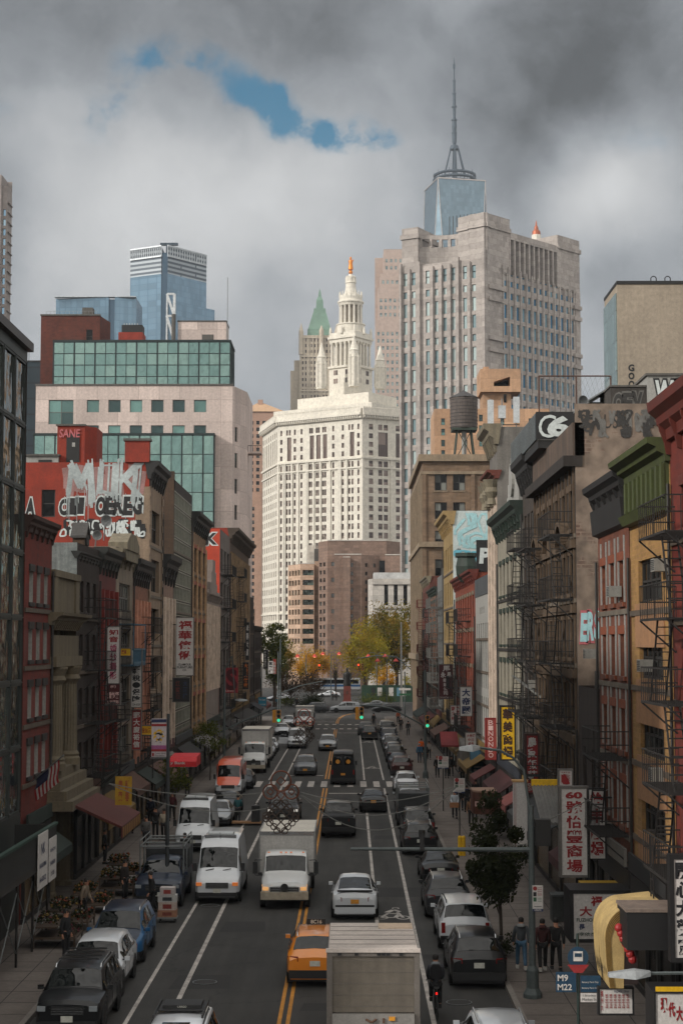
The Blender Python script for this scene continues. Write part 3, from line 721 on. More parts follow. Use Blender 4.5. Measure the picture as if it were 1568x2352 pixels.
for k in range(5): scribble(gb, .1+.7*k, 20.0, .9, 1.1, (GSOOT, GGRY, GSOOT, GGRY, GSOOT)[k], -.01-.005*k, 40+k, 5, .1)
gb.build('graffiti', bl.root)
graffiti(bl.root, [('SOLUS', .2, 20.35, 1.6, .6, GSOOT, None, .0), ('ERS', .12, 11.45, .85, 1.2, GPAL, GPNK, .05)], Xn)
bl.done()
dpl = M('dirty_plaster', (96, 90, 84), .9, var=.5, scale=1.5, streak=.5)
bl = Bld('roof_bulkhead', 'whitewashed roof hut tagged W2 in black and white on the mottled brick building', (XR+3.15, 69.3, 21.0), 0, 'rooftop hut')
bl.shell([(0, 0), (3, 0), (3, 4), (0, 4)], 0, 1.65, WHITE); cb = B(); cb.box(-.08, 3.08, -.08, 4.1, 1.65, 1.75, CONC); cb.box(-.05, 3.05, -.06, -.001, .42, .5, redtrim); bl.part('roof', cb)
graffiti(bl.root, [('W2', .3, .55, 1.5, .95, GWHT, GBLK, .05)], Matrix.Identity(4)); bl.done()
bl = Bld('roof_bulkhead', 'grimy dark roof wall with pale scribbled tags left of the W2 hut', (XR+1.62, 69.5, 21.0), 0, 'rooftop hut'); bl.shell([(0, 0), (1.5, 0), (1.5, 3), (0, 3)], 0, 1.2, dpl); cb = B(); cb.box(-.05, 1.52, -.05, 3.05, 1.2, 1.28, CONC); bl.part('roof', cb); graffiti(bl.root, [('OEV', .1, .15, 1.2, .8, GSOOT, GGRY, .05)], Matrix.Identity(4)); bl.done()
bl = Bld('roof_shelter', 'roof stair shelter with a slanting corrugated canopy beside the graffiti-tagged hut', (XR+.75, 71.5, 21.0), 0, 'rooftop hut')
bl.shell([(.3, 0), (.95, 0), (.95, 2), (.3, 2)], 0, .85, M('shelter_tin', (90, 88, 86), .7, streak=.4)); cb = B(); cb.extr([(-.15, .65), (1., 1.35), (1., 1.42), (-.15, .72)], 'y', -.4, 2.2, STEEL); bl.part('canopy', cb); bl.done()
bl = street('dark_tenement', 'narrow black-corniced tenement with barred balconies beyond the ornate one on the right', 'R', 84.4, 90.1, 21.0, M('soot_brick', (74, 62, 52), .9, brick=BR, streak=.3), D=14, cols=3, ww=1.0, wh=2.4, nf=5, topm=2.4, base=4.6, corn=(19.3, 1.8, 1.3, blkpaint, 6), fr=FRW)
cb = B(); cb.box(0.1, 12., -.6, -.5, 21.02, 22.3, M('sheet_metal_board', (98, 112, 120), .5, .5, streak=.4)); cb.box(12., 12.08, -.6, 1.6, 21.02, 22.35, GBLK); cb.box(5.7, 12., -.5, .5, 20.62, 21.0, blkpaint)
for k in range(20): cb.box(.1+k*.6, .15+k*.6, -.64, -.6, 21.02, 22.3, STEEL)
bl.part('hoarding', cb)
graffiti(bl.root, [('6', .5, 21.15, 1.1, 1.0, GWHT, None, .05), ('C', .08, 21.1, .8, 1.1, GWHT, None, .0)], Matrix.Translation((12.1, -.6, 0)) @ Matrix.Rotation(R(90), 4, 'Z'))
fire_escape(bl.root, 1.6, 5.4, [z+.45 for z in bl.floors[1:]]); bl.done()
crm = M('cream_painted_front', (186, 178, 158), .8, streak=.2); gsh = M('green_shelf_cornice', (44, 66, 54), .65, streak=.25)
bl = street('cream_house', 'cream painted house with a green shelf cornice and a curly white pediment', 'R', 90.3, 105.5, 19.2, crm, D=14, sidew=WHITE, cols=6, ww=1.05, wh=2.5, nf=4, topm=2.6, base=4.6, fr=FRD, lintel=gsh, sill=gsh, corn=(17.6, 1.6, 1.4, gsh, 10))
cb = B()
for k in range(5):
    w = [6.5, 5.9, 5.0, 4.2, 3.2][k]; cb.box(15.2-w*1.05, 15.2-.1*k, -.2, .5, 19.15+.72*k+.002*k, 19.15+.72*(k+1), WHITE)
cb.lathe([(.01, 0), (.95, .05), (.95, .5), (.01, .55)], WHITE, 20, (12.0, -.4, 20.6), 'y'); bl.part('pediment', cb); bl.done()
gry = M('grey_limestone', (150, 144, 136), .8, streak=.3)
bl = street('pilastered_building', 'grey stone building with ornate capitals, red ledge and a bracketed cream cornice on the right', 'R', 105.7, 111.3, 25.3, gry, D=14, cols=2, ww=1.2, wh=3., nf=4, topm=3.6, base=5, piers=(PIER['pale'], .5, .2), corn=(23.6, 1.9, 1.7, CREAM, 6))
cb = B(); cornice(cb, 5.6, 21.7, .8, 1.3, M('red_ledge', (136, 62, 44), .8, streak=.3), 0)
for i in range(3):
    x = .5+4.6*i/2; cb.lathe([(.35, 20.3), (.3, 20.7), (.5, 21.1), (.42, 21.4), (.62, 21.9)], CREAM, 10, (x, -.3, 0))
bl.part('capitals', cb); bl.done()
bl = street('white_strip_window_building', 'plain white building with tall black strip windows on the right', 'R', 111.5, 125, 14.8, WHITE, D=12, ops=[(1.2+1.9*i, 2.2+1.9*i, z, z+h, 'tall') for i in range(6) for z, h in ((4.6, 3.0), (8.2, 4.6))]+[(4.+1.2*i, 4.7+1.2*i, 13.5, 13.95, 'void') for i in range(4)], fr=FRD, gl=GLD, d=.3)
cb = B(); cb.box(0, 13.5, -.05, .03, 14.8, 16.1, M('parapet_rail', (82, 86, 88), .6, .4)); bl.part('roof_railing', cb)
bl.done()
bl = street('red_brick_walkup', 'orange-red brick walk-up with a green metal mansard turret and fire escape on the right', 'R', 125.2, 149, 17.0, M('orange_red_brick', (160, 72, 42), .9, brick=BR, streak=.2), D=12, cols=8, ww=1.1, wh=2.1, nf=4, topm=1.5, lintel=CREAM, pv=False, corn=(15.9, 1.1, 1., redtrim, 14))
grnm = M('green_copper_metal', (54, 74, 62), .6, .2, streak=.3)
cb = B(); cb.lathe([(.5, 16.4), (.85, 17.), (.9, 17.7), (.75, 18.4), (.95, 18.5), (.95, 18.8)], grnm, 10, (13.0, .1, 0)); bl.part('turret', cb)
cb = B(); cb.box(23.75, 23.85, .1, 4.6, 16.8, 19.2, GBLK); bl.part('roof_board', cb)
graffiti(bl.root, [('PNX', .3, 17.4, 3.4, 1.2, GWHT, None, .05)], Matrix.Translation((23.87, 0, 0)) @ Matrix.Rotation(R(90), 4, 'Z'))
fire_escape(bl.root, 14, 19, [z+.45 for z in bl.floors], drop=2); fire_escape(bl.root, 3, 8, [z+.45 for z in bl.floors], drop=2); bl.done()
yel = M('yellow_ornate_stucco', (196, 164, 106), .8, streak=.2); mur = M('pale_mural_wall', (176, 186, 184), .85, var=.2)
bl = street('mural_wall_building', 'ornate yellow house whose pale side wall is covered in light blue graffiti', 'R', 152, 167.8, 23.6, yel, D=13, sidew=mur, cols=5, ww=1.5, wh=2.5, nf=5, topm=2.6, corn=(21.8, 1.8, 1.8, yel, 8), pv=False)
Xn = near_X('R', bl)
graffiti(bl.root, [('JER', .2, 19.2, .5, .9, GBLK, None, .0), ('PIX', 1.6, 16.9, 2, .9, GPNK, GWHT, .02)], Xn)
gb = B(); gb.X = Xn; scribble(gb, .2, 20.2, 3.4, 3.1, GPAL, -.02, 5, 9, .22); scribble(gb, .1, 18.9, 2., 1.0, GCYN, -.03, 8, 8, .14); scribble(gb, 2.4, 18.8, 1.1, 1.1, GBLK, -.035, 12, 6, .08); scribble(gb, 2., 18, 1.5, .7, GBLK, -.035, 13, 4, .07); gb.build('graffiti', bl.root); bl.done()
bl = street('grey_balcony_building', 'pale grey building stacked with barred white fire balconies, mid right row', 'R', 168, 180, 18.5, M('grey_paint', (150, 152, 150), .8, streak=.3), D=12, cols=5, ww=1.3, wh=2.1, nf=5, topm=1.2, pv=False, fr=FRW)
fire_escape(bl.root, 1, 5.5, [z+.45 for z in bl.floors], FRG, 1.3); fire_escape(bl.root, 6.5, 11, [z+.45 for z in bl.floors], FRG, 1.3); bl.done()
bl = street('painted_walkup', 'orange painted walk-up with graffiti and green window hoods, far right row', 'R', 180.2, 198, 17.6, M('orange_paint', (168, 108, 74), .85, var=.4, streak=.3), D=12, cols=6, ww=1.2, wh=2.0, nf=5, lintel=gsh, pv=False, corn=(16.6, 1., .9, gsh, 8))
fire_escape(bl.root, 4, 9, [z+.45 for z in bl.floors]); graffiti(bl.root, [('ROZ', .5, 14.5, 5, 2.4, M('lime_paint', (130, 140, 70), .8), GBLK, .04)], near_X('R', bl)); bl.done()
bl = street('brick_walkup', 'dull red brick walk-up just before the tall beige corner building', 'R', 198.2, 215.6, 19.5, M('dull_red_brick', (130, 70, 56), .9, brick=BR, streak=.25), D=12, cols=6, ww=1.2, wh=2.0, nf=5, pv=False, corn=(18.4, 1.1, 1., CREAM, 8))
fire_escape(bl.root, 4, 9, [z+.45 for z in bl.floors], redtrim); bl.done()
bg = M('beige_corner_brick', (158, 130, 104), .88, brick=(.9, .3, .03), streak=.15); bgt = M('beige_terracotta', (188, 166, 138), .85, streak=.2)
Y0, Y1, H = 216, 254, 36.2
bl = Bld('beige_corner_building', 'tall beige brick corner building with terracotta bands carrying the wooden water tank', (XR, Y1, 0), R(-90))
W, D = Y1-Y0, 24
zs = [5.2+3.75*k for k in range(8)]
ops = [(1.2+3.1*i+e, 2.3+3.1*i+e, z, z+2.2) for i in range(12) for e in (0, 1.25) for z in zs]
bl.face((0, 0), (W, 0), 0, H, ops, bg, d=.3)
xs = [1.6, 4.0, 8.2, 11.2, 15, 18, 21]
so_ = [(x, x+1.6, z, z+2.2, 'pair') for x in xs for z in zs]
bl.face((W, 0), (W, D), 0, H, so_, bg, d=.3, sill=bgt)
bl.plain((0, D), (0, 0), 0, H, bg); bl.plain((W, D), (0, D), 0, H, bg); bl.wall.quad([(0, 0, H-.4), (W, 0, H-.4), (W, D, H-.4), (0, D, H-.4)], TAR)
cb = B()
for z, p, h in ((H-2.6, .25, .4), (H-.9, .5, .9), (24., .5, .7), (9.2, .6, .8)):
    cb.box(-p, W+p, -p, -.003, z, z+h, bgt); cb.box(W+.003, W+p, 0, D, z, z+h, bgt)
cb.box(W-1.2, W+.12, -.12, 1.2, 0, H-1, bgt) if False else None
bl.part('cornice', cb)
cb = B()
for i in range(13): x = .5+3.1*i; cb.box(x-.25, x+.25, -.3, -.003, 5, H-2.6, bgt)
for x in (.2, 6.6, 13.6, 23.6): cb.box(W+.003, W+.2, x-.25, x+.25, 5, H-2.6, bg)
bl.part('pilasters', cb)
cb = B()
for z in zs[5:]: 
    cb.box(W, W+1.1, 8, 13.4, z-.3, z-.2, IRON); cb.box(W+1.05, W+1.1, 8, 13.4, z+.6, z+.68, IRON)
    for k in range(14): cb.box(W+1.06, W+1.1, 8+k*.41, 8.05+k*.41, z-.2, z+.6, IRON)
bl.part('fire_balcony', cb); bl.done()
wood = M('grey_tank_wood', (128, 116, 110), .85, var=.3, scale=2., streak=.35)
Yt = 222; c = at(1065, 985, Y=Yt); r = (xat(1098, Yt)-xat(1034, Yt))/2; zb, zt, zp = zat(985, Yt), zat(915, Yt), zat(899, Yt)
t = thing('water_tank', 'round wooden rooftop water tank on steel legs with a conical lid', 'water tank', (c.x, Yt, H-.4))
o = H-.4
b = B(); n = 28; vs = []
b.lathe([(r*.98, zb-o), (r, zt-o)], wood, 32)
for i in range(32):
    a = 2*math.pi*i/32; b.box(*(0, .001)*3, wood) if False else None
for k in range(9): b.lathe([(r*1.012, zb-o+(zt-zb)*(k+.3)/9), (r*1.012, zb-o+(zt-zb)*(k+.36)/9+.03)], BLACK, 32)
b.build('tank', t)
b = B(); b.lathe([(r*1.06, zt-o), (r*1.06, zt-o+.08), (.25, zp-o), (.02, zp-o+.25)], M('tank_roof_tin', (84, 82, 82), .6, streak=.3), 16); b.build('lid', t)
b = B(); b.box(-r*.9, r*.9, -r*.9, r*.9, zb-o-.35, zb-o-.01, M('green_steel', (44, 56, 46), .7))
for sx in (-1, 1):
    for sy in (-1, 1): b.cyl((sx*r*.75, sy*r*.6, 0), (sx*r*.5, sy*r*.5, zb-o-.3), .11, _M['green_steel'])
    b.cyl((sx*r*.75, -r*.6, 0), (-sx*r*.45, -r*.5, zb-o-.5), .06, _M['green_steel'])
b.cyl((0, 0, 0), (0, 0, zb-o), .32, WHITE); b.build('stand', t)
VR = [1200]
def UV(u, Y): return at(u, VR[0], Y=Y).x
def zz(v, Y): return zat(v, Y)
def far_ops(cols, rows): return [(a, b, z0, z1) for a, b in cols for z0, z1 in rows]
lime = M('pale_granite', (213, 207, 194), .85, var=.12, scale=.05, streak=.06)
VR[0] = 960
muni_gl = glass('muni_glass', (72, 58, 54), (132, 116, 108), .4, spec=.3)
A_, B_, C_, D_ = (-44.6, 829), (-34.9, 788), (5.2, 760), (31.5, 775)
mb = Bld('municipal_tower_building', 'broad sunlit white granite building topped by a tiered columned tower and golden statue', (0, 760, 0))
A_, B_, C_, D_ = [(p[0], p[1]-760) for p in (A_, B_, C_, D_)]
zr = [(111.0, 113.6)]+[(93.7-4.17*k, 96.4-4.17*k) for k in range(19)]
main_c = [232, 284, 308, 353, 412, 487, 505, 545, 563, 601, 620, 688, 770, 825, 852, 902]
k_ = 49/730.
cols = [((c-205)*k_-.55, (c-205)*k_+.55) for c in main_c]
tall = [((c-205)*k_-1.2, (c-205)*k_+1.2, 98.6, 111.0-1.0, 'many') for c in (303, 503, 560, 617, 848)]
mid = [((c-205)*k_-.7, (c-205)*k_+.7, z, z+2.3) for c in (232, 353, 412, 688, 770, 902) for z in (98.9, 102.9, 106.9)]
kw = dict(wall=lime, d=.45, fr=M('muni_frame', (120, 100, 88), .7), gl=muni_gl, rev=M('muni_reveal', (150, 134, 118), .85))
mb.face(B_, C_, 0, 117.5, far_ops(cols, zr)+tall+mid, **kw)
cols = [(1.5+5*i, 3.2+5*i) for i in range(8)]
mb.face(A_, B_, 0, 117.5, far_ops(cols, zr)+[(a, b, 98.6, 110) for a, b in cols], **kw)
cols = [(3.6, 5.8), (7.6+1.0, 7.6+3.2), (11.6, 13.8), (18.2, 20.4), (21.0, 23.2)]
mb.face(C_, D_, 0, 117.5, far_ops(cols, zr)+[(8.6, 13.8, 98.6, 110, 'many'), (18.2, 23.2, 98.6, 110, 'many'), (3.6, 5.8, 98.9, 101.2), (3.6, 5.8, 102.9, 105.2), (3.6, 5.8, 106.9, 109.2)], **kw)
Eb = (31.5, 90); Ab = (-44.6, 90)
mb.plain(D_, Eb, 0, 117.5, lime); mb.plain(Eb, Ab, 0, 117.5, lime); mb.plain(Ab, A_, 0, 117.5, lime)
mb.wall.quad([(p[0], p[1], 117.4) for p in (A_, B_, C_, D_, Eb, Ab)], CONC)
cb = B()
def belt(b, pts, z, h, p, m):
    """a moulding that follows the fronts of a building"""
    for P, Q in zip(pts, pts[1:]):
        a = math.atan2(Q[1]-P[1], Q[0]-P[0]); L_ = math.hypot(Q[0]-P[0], Q[1]-P[1])
        b.X = Matrix.Translation((P[0], P[1], 0)) @ Matrix.Rotation(a, 4, 'Z'); b.box(-.2, L_+.2, -p, -.01, z, z+h, m)
    b.X = Matrix()
fr3 = [A_, B_, C_, D_]
for z, h, p in ((117.5, 1.2, 2.2), (116.2, 1.3, 1.3), (118.7, 2.0, 1.6), (97.2, .9, .8), (92.9, .7, .6), (16.5, 1.2, 1.2), (25.4, .6, .5)): belt(cb, fr3, z, h, p, lime)
for P, Q in zip(fr3, fr3[1:]):                            # modillions and the crest of the cornice
    a = math.atan2(Q[1]-P[1], Q[0]-P[0]); L_ = math.hypot(Q[0]-P[0], Q[1]-P[1])
    cb.X = Matrix.Translation((P[0], P[1], 0)) @ Matrix.Rotation(a, 4, 'Z')
    n = int(L_/1.3)
    for i in range(n): cb.box(i*1.3+.2, i*1.3+.8, -1.9, -1.3, 116.6, 117.5, lime); cb.box(i*1.3, i*1.3+.7, -1.5, -.9, 120.7, 121.5, lime)
cb.X = Matrix(); mb.part('cornice', cb)
cb = B()
for P, Q, xs in ((B_, C_, [262, 268, 462, 468, 662, 740, 752, 935, 208, 805, 520, 580, 330, 385]), (C_, D_, [940, 1150]), (A_, B_, [])):
    a = math.atan2(Q[1]-P[1], Q[0]-P[0]); cb.X = Matrix.Translation((P[0], P[1], 0)) @ Matrix.Rotation(a, 4, 'Z')
    for x in xs:
        xx = (x-(205 if P is B_ else 935))*(k_ if P is B_ else .0725); cb.box(xx-.5, xx+.5, -.55, -.01, 17.8, 97.2, lime)
cb.X = Matrix(); mb.part('pilasters', cb)
cb = B()
def prism(b, c, rx, ry, z0, z1, m, rot=0.):
    b.X = Matrix.Translation((c[0], c[1], 0)) @ Matrix.Rotation(rot, 4, 'Z'); b.box(-rx, rx, -ry, ry, z0, z1, m); b.X = Matrix()
rt = math.atan2(C_[1]-B_[1], C_[0]-B_[0])
prism(cb, (-6, 34), 29, 14, 117.45, 124.5, lime, rt); prism(cb, (-2, 36), 21, 12, 124.5, 130.5, lime, rt); prism(cb, (16, 38), 12, 12, 117.45, 125.5, lime, .5); mb.part('attic', cb)
VR[0] = 800
Yt_ = 806; pm = F/Yt_
def tz(zy): return zat(564.5+.24*zy, Yt_)
tc = (UV(583.3+.24*925, Yt_), Yt_-760)
def pr(px): return px*.24/pm
def lath(b, prof, m=lime, n=24, c=tc): b.lathe([(pr(r), tz(z)) for r, z in prof], m, n, (c[0], c[1], 0))
tb = B(); rq = -.6
prism(tb, tc, pr(150), pr(150), 117, tz(1175), lime, rq); prism(tb, tc, pr(165), pr(165), tz(1185), tz(1165), lime, rq)
for k in range(2):
    for s in (-95, -70, 40, 65):
        for (z0, z1) in ((1250, 1205), (1330, 1285)):
            tb.X = Matrix.Translation((tc[0], tc[1], 0)) @ Matrix.Rotation(rq+k*math.pi/2, 4, 'Z'); tb.box(pr(s), pr(s+18), -pr(150)-.15, -pr(150)+.1, tz(z0), tz(z1), muni_gl)
tb.X = Matrix(); mb.part('tower_base', tb)
tb = B(); prism(tb, tc, pr(105), pr(105), tz(1170), tz(900), lime, rq)
for k in range(4):
    for s in (-130, -75, -25, 25, 75, 130):
        tb.X = Matrix.Translation((tc[0], tc[1], 0)) @ Matrix.Rotation(rq+k*math.pi/2, 4, 'Z')
        tb.lathe([(pr(17), tz(1170)), (pr(14), tz(1150)), (pr(12), tz(965)), (pr(19), tz(945)), (pr(19), tz(935))], lime, 10, (pr(s), -pr(130), 0))
tb.X = Matrix(); mb.part('lower_colonnade', tb)
tb = B(); prism(tb, tc, pr(148), pr(148), tz(938), tz(905), lime, rq); prism(tb, tc, pr(162), pr(162), tz(905), tz(885), lime, rq); prism(tb, tc, pr(150), pr(150), tz(885), tz(845), lime, rq)
lath(tb, [(135, 860), (135, 770), (142, 765), (142, 755), (100, 750)])
for k in range(8):
    t = rq+math.pi/4*k; q = 155*(1.28 if k % 2 else 1.0)
    lath(tb, [(14, 860), (12, 820), (8, 800), (3, 785)], n=8, c=(tc[0]+pr(q)*math.cos(t), tc[1]+pr(q)*math.sin(t)))
mb.part('lower_balcony', tb)
tb = B(); lath(tb, [(80, 760), (80, 570)], M('tower_core_stone', (150, 138, 122), .9))
for k in range(14):
    t = 2*math.pi*k/14+.1; lath(tb, [(15, 755), (12, 740), (10, 590), (15, 575)], n=8, c=(tc[0]+pr(102)*math.cos(t), tc[1]+pr(102)*math.sin(t)))
mb.part('upper_colonnade', tb)
tb = B(); lath(tb, [(112, 578), (118, 560), (128, 548), (126, 535), (112, 528), (112, 495), (108, 480), (95, 475), (70, 470)])
for k in range(16):
    t = 2*math.pi*k/16; lath(tb, [(7, 500), (6, 470), (2, 438)], n=6, c=(tc[0]+pr(108)*math.cos(t), tc[1]+pr(108)*math.sin(t)))
mb.part('upper_balcony', tb)
tb = B(); lath(tb, [(75, 478), (62, 450), (52, 410), (48, 365), (54, 358), (54, 350), (46, 345), (46, 310), (50, 300), (30, 296), (22, 285), (16, 270)])
for k in range(8):
    t = 2*math.pi*k/8; lath(tb, [(9, 350), (8, 310), (4, 290)], n=6, c=(tc[0]+pr(44)*math.cos(t), tc[1]+pr(44)*math.sin(t)))
mb.part('lantern', tb)
gold = M('gilded_copper', (214, 128, 44), .4, .5, var=.15)
tb = B(); lath(tb, [(10, 272), (18, 262), (20, 248), (12, 236), (14, 230), (24, 225), (22, 195), (17, 170), (21, 150), (18, 138), (7, 132), (10, 124), (11, 114), (6, 105), (1, 103)], gold, 12)
tb.cyl((tc[0]-pr(16), tc[1], tz(150)), (tc[0]-pr(24), tc[1], tz(142)), pr(5), gold, 6); tb.cyl((tc[0]+pr(16), tc[1], tz(152)), (tc[0]+pr(24), tc[1], tz(130)), pr(5), gold, 6)
mb.part('statue', tb, 40)
for (zx, top) in ((652, 980), (955, 940), (1200, 1010)):
    tb = B(); c = (UV(583.3+.24*zx, Yt_), (30 if zx != 955 else 22)); o = top-980
    b0 = 980+o
    lath(tb, [(52, 1420), (50, b0+215), (56, b0+205), (46, b0+195), (44, b0+150), (50, b0+140), (38, b0+130), (20, b0+60), (3, b0)], n=8, c=c)
    for k in range(8):
        t = 2*math.pi*k/8; lath(tb, [(8, 1400), (7, b0+215), (4, b0+180)], n=5, c=(c[0]+pr(52)*math.cos(t), c[1]+pr(52)*math.sin(t)))
    mb.part('turret', tb)
mb.done()
VR[0] = 850
gs = M('gothic_terracotta', (190, 178, 160), .85, var=.15, scale=.05, streak=.1); cop = M('verdigris_copper', (112, 140, 124), .7, var=.25, scale=.1)
Yw = 1150; pw = F/Yw
def wz(zy): return zat(564.5+.24*zy, Yw)
def wx(zx): return UV(583.3+.24*zx, Yw)
wb = Bld('gothic_skyscraper', 'stone gothic tower with a steep green copper pyramid roof behind the municipal tower', (wx(600), Yw, 0))
w2 = (wx(745)-wx(430))/2
cols = [(1.2+i*2.1, 2.3+i*2.1) for i in range(int((2*w2-2)/2.1))]
wr = [(wz(z+30), wz(z)) for z in range(885, 1500, 54)]
wb.face((-w2, 0), (w2, 0), 0, wz(855), far_ops(cols, wr), gs, d=.5, gl=muni_gl, style='plain')
wb.plain((w2, 0), (w2, 2*w2), 0, wz(855), gs); wb.plain((-w2, 2*w2), (-w2, 0), 0, wz(855), gs); wb.plain((w2, 2*w2), (-w2, 2*w2), 0, wz(855), gs)
wb.wall.quad([(-w2, 0, wz(855)), (w2, 0, wz(855)), (w2, 2*w2, wz(855)), (-w2, 2*w2, wz(855))], gs)
s0 = wx(345)-wx(600); wb.shell([(s0, 6), (-w2-.01, 6), (-w2-.01, 30), (s0, 30)], 0, wz(1180), gs)
s1 = wx(380)-wx(600); wb.shell([(s1, 6.5), (-w2-.02, 6.5), (-w2-.02, 30), (s1, 30)], 0, wz(1080), gs)
cb = B()
for z in (1050, 1380, 870): cb.box(-w2-.6, w2+.6, -.7, -.01, wz(z+14), wz(z), gs)
for i in range(9): x = -w2+2*w2*i/8; cb.box(x-.4, x+.4, -.6, -.01, 20, wz(855), gs)
wb.part('buttresses', cb)
cx = wx(625)-wx(600); cb = B()
def frus(b, c, r0, z0, r1, z1, m): b.lathe([(r0*1.414, z0), (r1*1.414, z1)], m, 4, (c[0], c[1], 0))
cb.X = Matrix.Translation((cx, w2, 0)) @ Matrix.Rotation(R(45), 4, 'Z')
def pw_(px): return px*.24/pw
frus(cb, (0, 0), pw_(120), wz(862), pw_(115), wz(785), cop); frus(cb, (0, 0), pw_(110), wz(785), pw_(66), wz(625), cop); frus(cb, (0, 0), pw_(62), wz(625), pw_(56), wz(575), cop)
frus(cb, (0, 0), pw_(38), wz(590), pw_(32), wz(490), cop); frus(cb, (0, 0), pw_(32), wz(490), pw_(16), wz(455), cop); frus(cb, (0, 0), pw_(16), wz(455), pw_(14), wz(430), cop); frus(cb, (0, 0), pw_(14), wz(430), .2, wz(380), cop)
cb.X = Matrix(); wb.part('copper_roof', cb)
cb = B()
for (zx, top, y) in ((450, 735, .5), (645, 760, -1.), (790, 740, 2)):
    x = wx(zx)-wx(600); cb.lathe([(pw_(24), wz(1040)), (pw_(22), wz(810)), (pw_(16), wz(795)), (pw_(1), wz(top))], gs, 8, (x, y, 0))
wb.part('pinnacles', cb); wb.done(60)
VR[0] = 760
cg = M('grey_granite', (158, 150, 144), .85, brick=(3.2, 2., .06), mortar=(138, 130, 124), var=.08, scale=.05)
cgl = glass('court_glass', (104, 128, 132), (160, 176, 174), .6, rough=.2, metal=.3, wave=0); cgl2 = glass('court_blue_glass', (50, 124, 164), (130, 172, 190), .45, rough=.15, metal=.35, wave=0)
Lf, K, Rr = (UV(922, 576), 576.), (UV(1116, 560), 560.), (UV(1333, 600), 600.)
cb_ = Bld('courthouse_tower', 'massive grey granite tower with ribbed window columns, a concave crown and open loggia', (K[0], K[1], 0))
def loc_(p): return (p[0]-K[0], p[1]-K[1])
Lf, K0, Rr = loc_(Lf), (0, 0), loc_(Rr)
WL = math.hypot(Lf[0], Lf[1]); WR = math.hypot(*Rr)
def cz(zy, d=566): return zat(439+.34*zy, d)
per = 17.4
ztop = cz(515)
rows = []
for k in range(9):
    o = k*per; rows += [(ztop-o-13.0, ztop-o-8.6), (ztop-o-8.0+1.3, ztop-o-4.6), (ztop-o-4.6+.2, ztop-o-.2)] if False else [(ztop-o-4.6, ztop-o), (ztop-o-9.2, ztop-o-6.8), (ztop-o-16., ztop-o-11.2)]
rows = [r for r in rows if r[0] > 12]
cl = [((z-195)/545*WL-.72, (z-195)/545*WL+.72) for z in (220, 275, 367, 423, 478, 533, 608, 665)]
Hs = cz(415)-.0
kw = dict(wall=cg, d=.5, fr=M('court_frame', (110, 112, 110), .6), gl=cgl, style='plain')
HL = cz(470); HR = cz(440)
cb_.face(Lf, K0, 0, HL, far_ops(cl, rows), **kw)
cr = [((z-760)/630*WR-.8, (z-760)/630*WR+.8) for z in (885, 926, 965, 1003, 1041, 1079, 1117, 1153, 1190, 1226, 1263, 1298, 1334)]
kw['gl'] = cgl2
cb_.face(K0, Rr, 0, HR-6, far_ops(cr, [(a-1.5, c-1.5) for a, c in rows]), **kw)
bk = (Rr[0]-30, Rr[1]+26); bl_ = (Lf[0]+2, Lf[1]+44)
for P, Q in ((Rr, bk), (bk, bl_), (bl_, Lf)): cb_.plain(P, Q, 0, HR-6, cg)
cb_.wall.quad([(p[0], p[1], HR-6.1) for p in (Lf, K0, Rr, bk, bl_)], CONC)
b = B()
aL = math.atan2(-Lf[1], -Lf[0]); b.X = Matrix.Translation((Lf[0], Lf[1], 0)) @ Matrix.Rotation(aL, 4, 'Z')
for z in (402, 458, 515): x = (z-195)/545*WL; b.box(x-.35, x+.35, -.9, -.01, 0, HL-1, cg)
x0, x1 = 0, (320-195)/545*WL; b.box(x0-.3, x0+.4, -1.2, -.01, 0, HL+1, cg); b.box(x1-.6, x1+.3, -1.2, -.01, 0, HL+1, cg)
x0 = (570-195)/545*WL; b.box(x0-.4, x0+.3, -1.2, -.01, 0, HL+1, cg); b.box(WL-.9, WL, -1.2, -.01, 0, HL+3, cg)
for z in (248, 637): x = (z-195)/545*WL; b.box(x-.5, x+.5, -.7, -.01, 0, HL-1, cg)
aR = math.atan2(Rr[1], Rr[0]); b.X = Matrix.Rotation(aR, 4, 'Z')
for i in range(14):
    z = 905+ (i-1)*37.6; x = (z-760)/630*WR; b.box(x-.3, x+.3, -.4, -.01, 0, cz(520, 575)-.08*x, cg)
for zq in (640, 720, 985, 1065): 
    b.box(1.2, 9.6, -.8, -.01, cz(zq, 562)-1, cz(zq, 562)+.4, cg); b.box(WR-4.5, WR, -.8, -.01, cz(zq, 562)-1, cz(zq, 562)+.4, cg)
b.X = Matrix(); cb_.part('ribs', b)
b = B(); b.X = Matrix.Translation((Lf[0], Lf[1], 0)) @ Matrix.Rotation(aL, 4, 'Z')
T1 = cz(232, 572); xa, xb = -.2, 6.2
b.box(xa, xb, .8, 16, HL-6, T1, cg); b.box(xa-.5, xb+.5, .3, 16.5, T1-4, T1-2.4, cg)
b.quad([(0, .01, HL), (WL, .01, HL), (WL, 8, HL), (0, 8, HL)], CONC)
n = 14; xs0, xs1 = 6.2, 27.; zl0, zl1 = cz(365, 572), cz(275, 572)
pts = [(xs0+(xs1-xs0)*i/n, 2.2+5.5*math.sin(math.pi*i/n)) for i in range(n+1)]
for (x0_, y0_), (x1_, y1_) in zip(pts, pts[1:]):
    for z0, z1 in ((HL-6, cz(352, 570)), (cz(300, 570), cz(270, 570))):
        b.add([(x0_, y0_, z0), (x1_, y1_, z0), (x1_, y1_, z1), (x0_, y0_, z1), (x0_, y0_+1, z0), (x1_, y1_+1, z0), (x1_, y1_+1, z1), (x0_, y0_+1, z1)], [(0, 1, 2, 3), (4, 7, 6, 5), (3, 2, 6, 7), (0, 4, 5, 1)], cg)
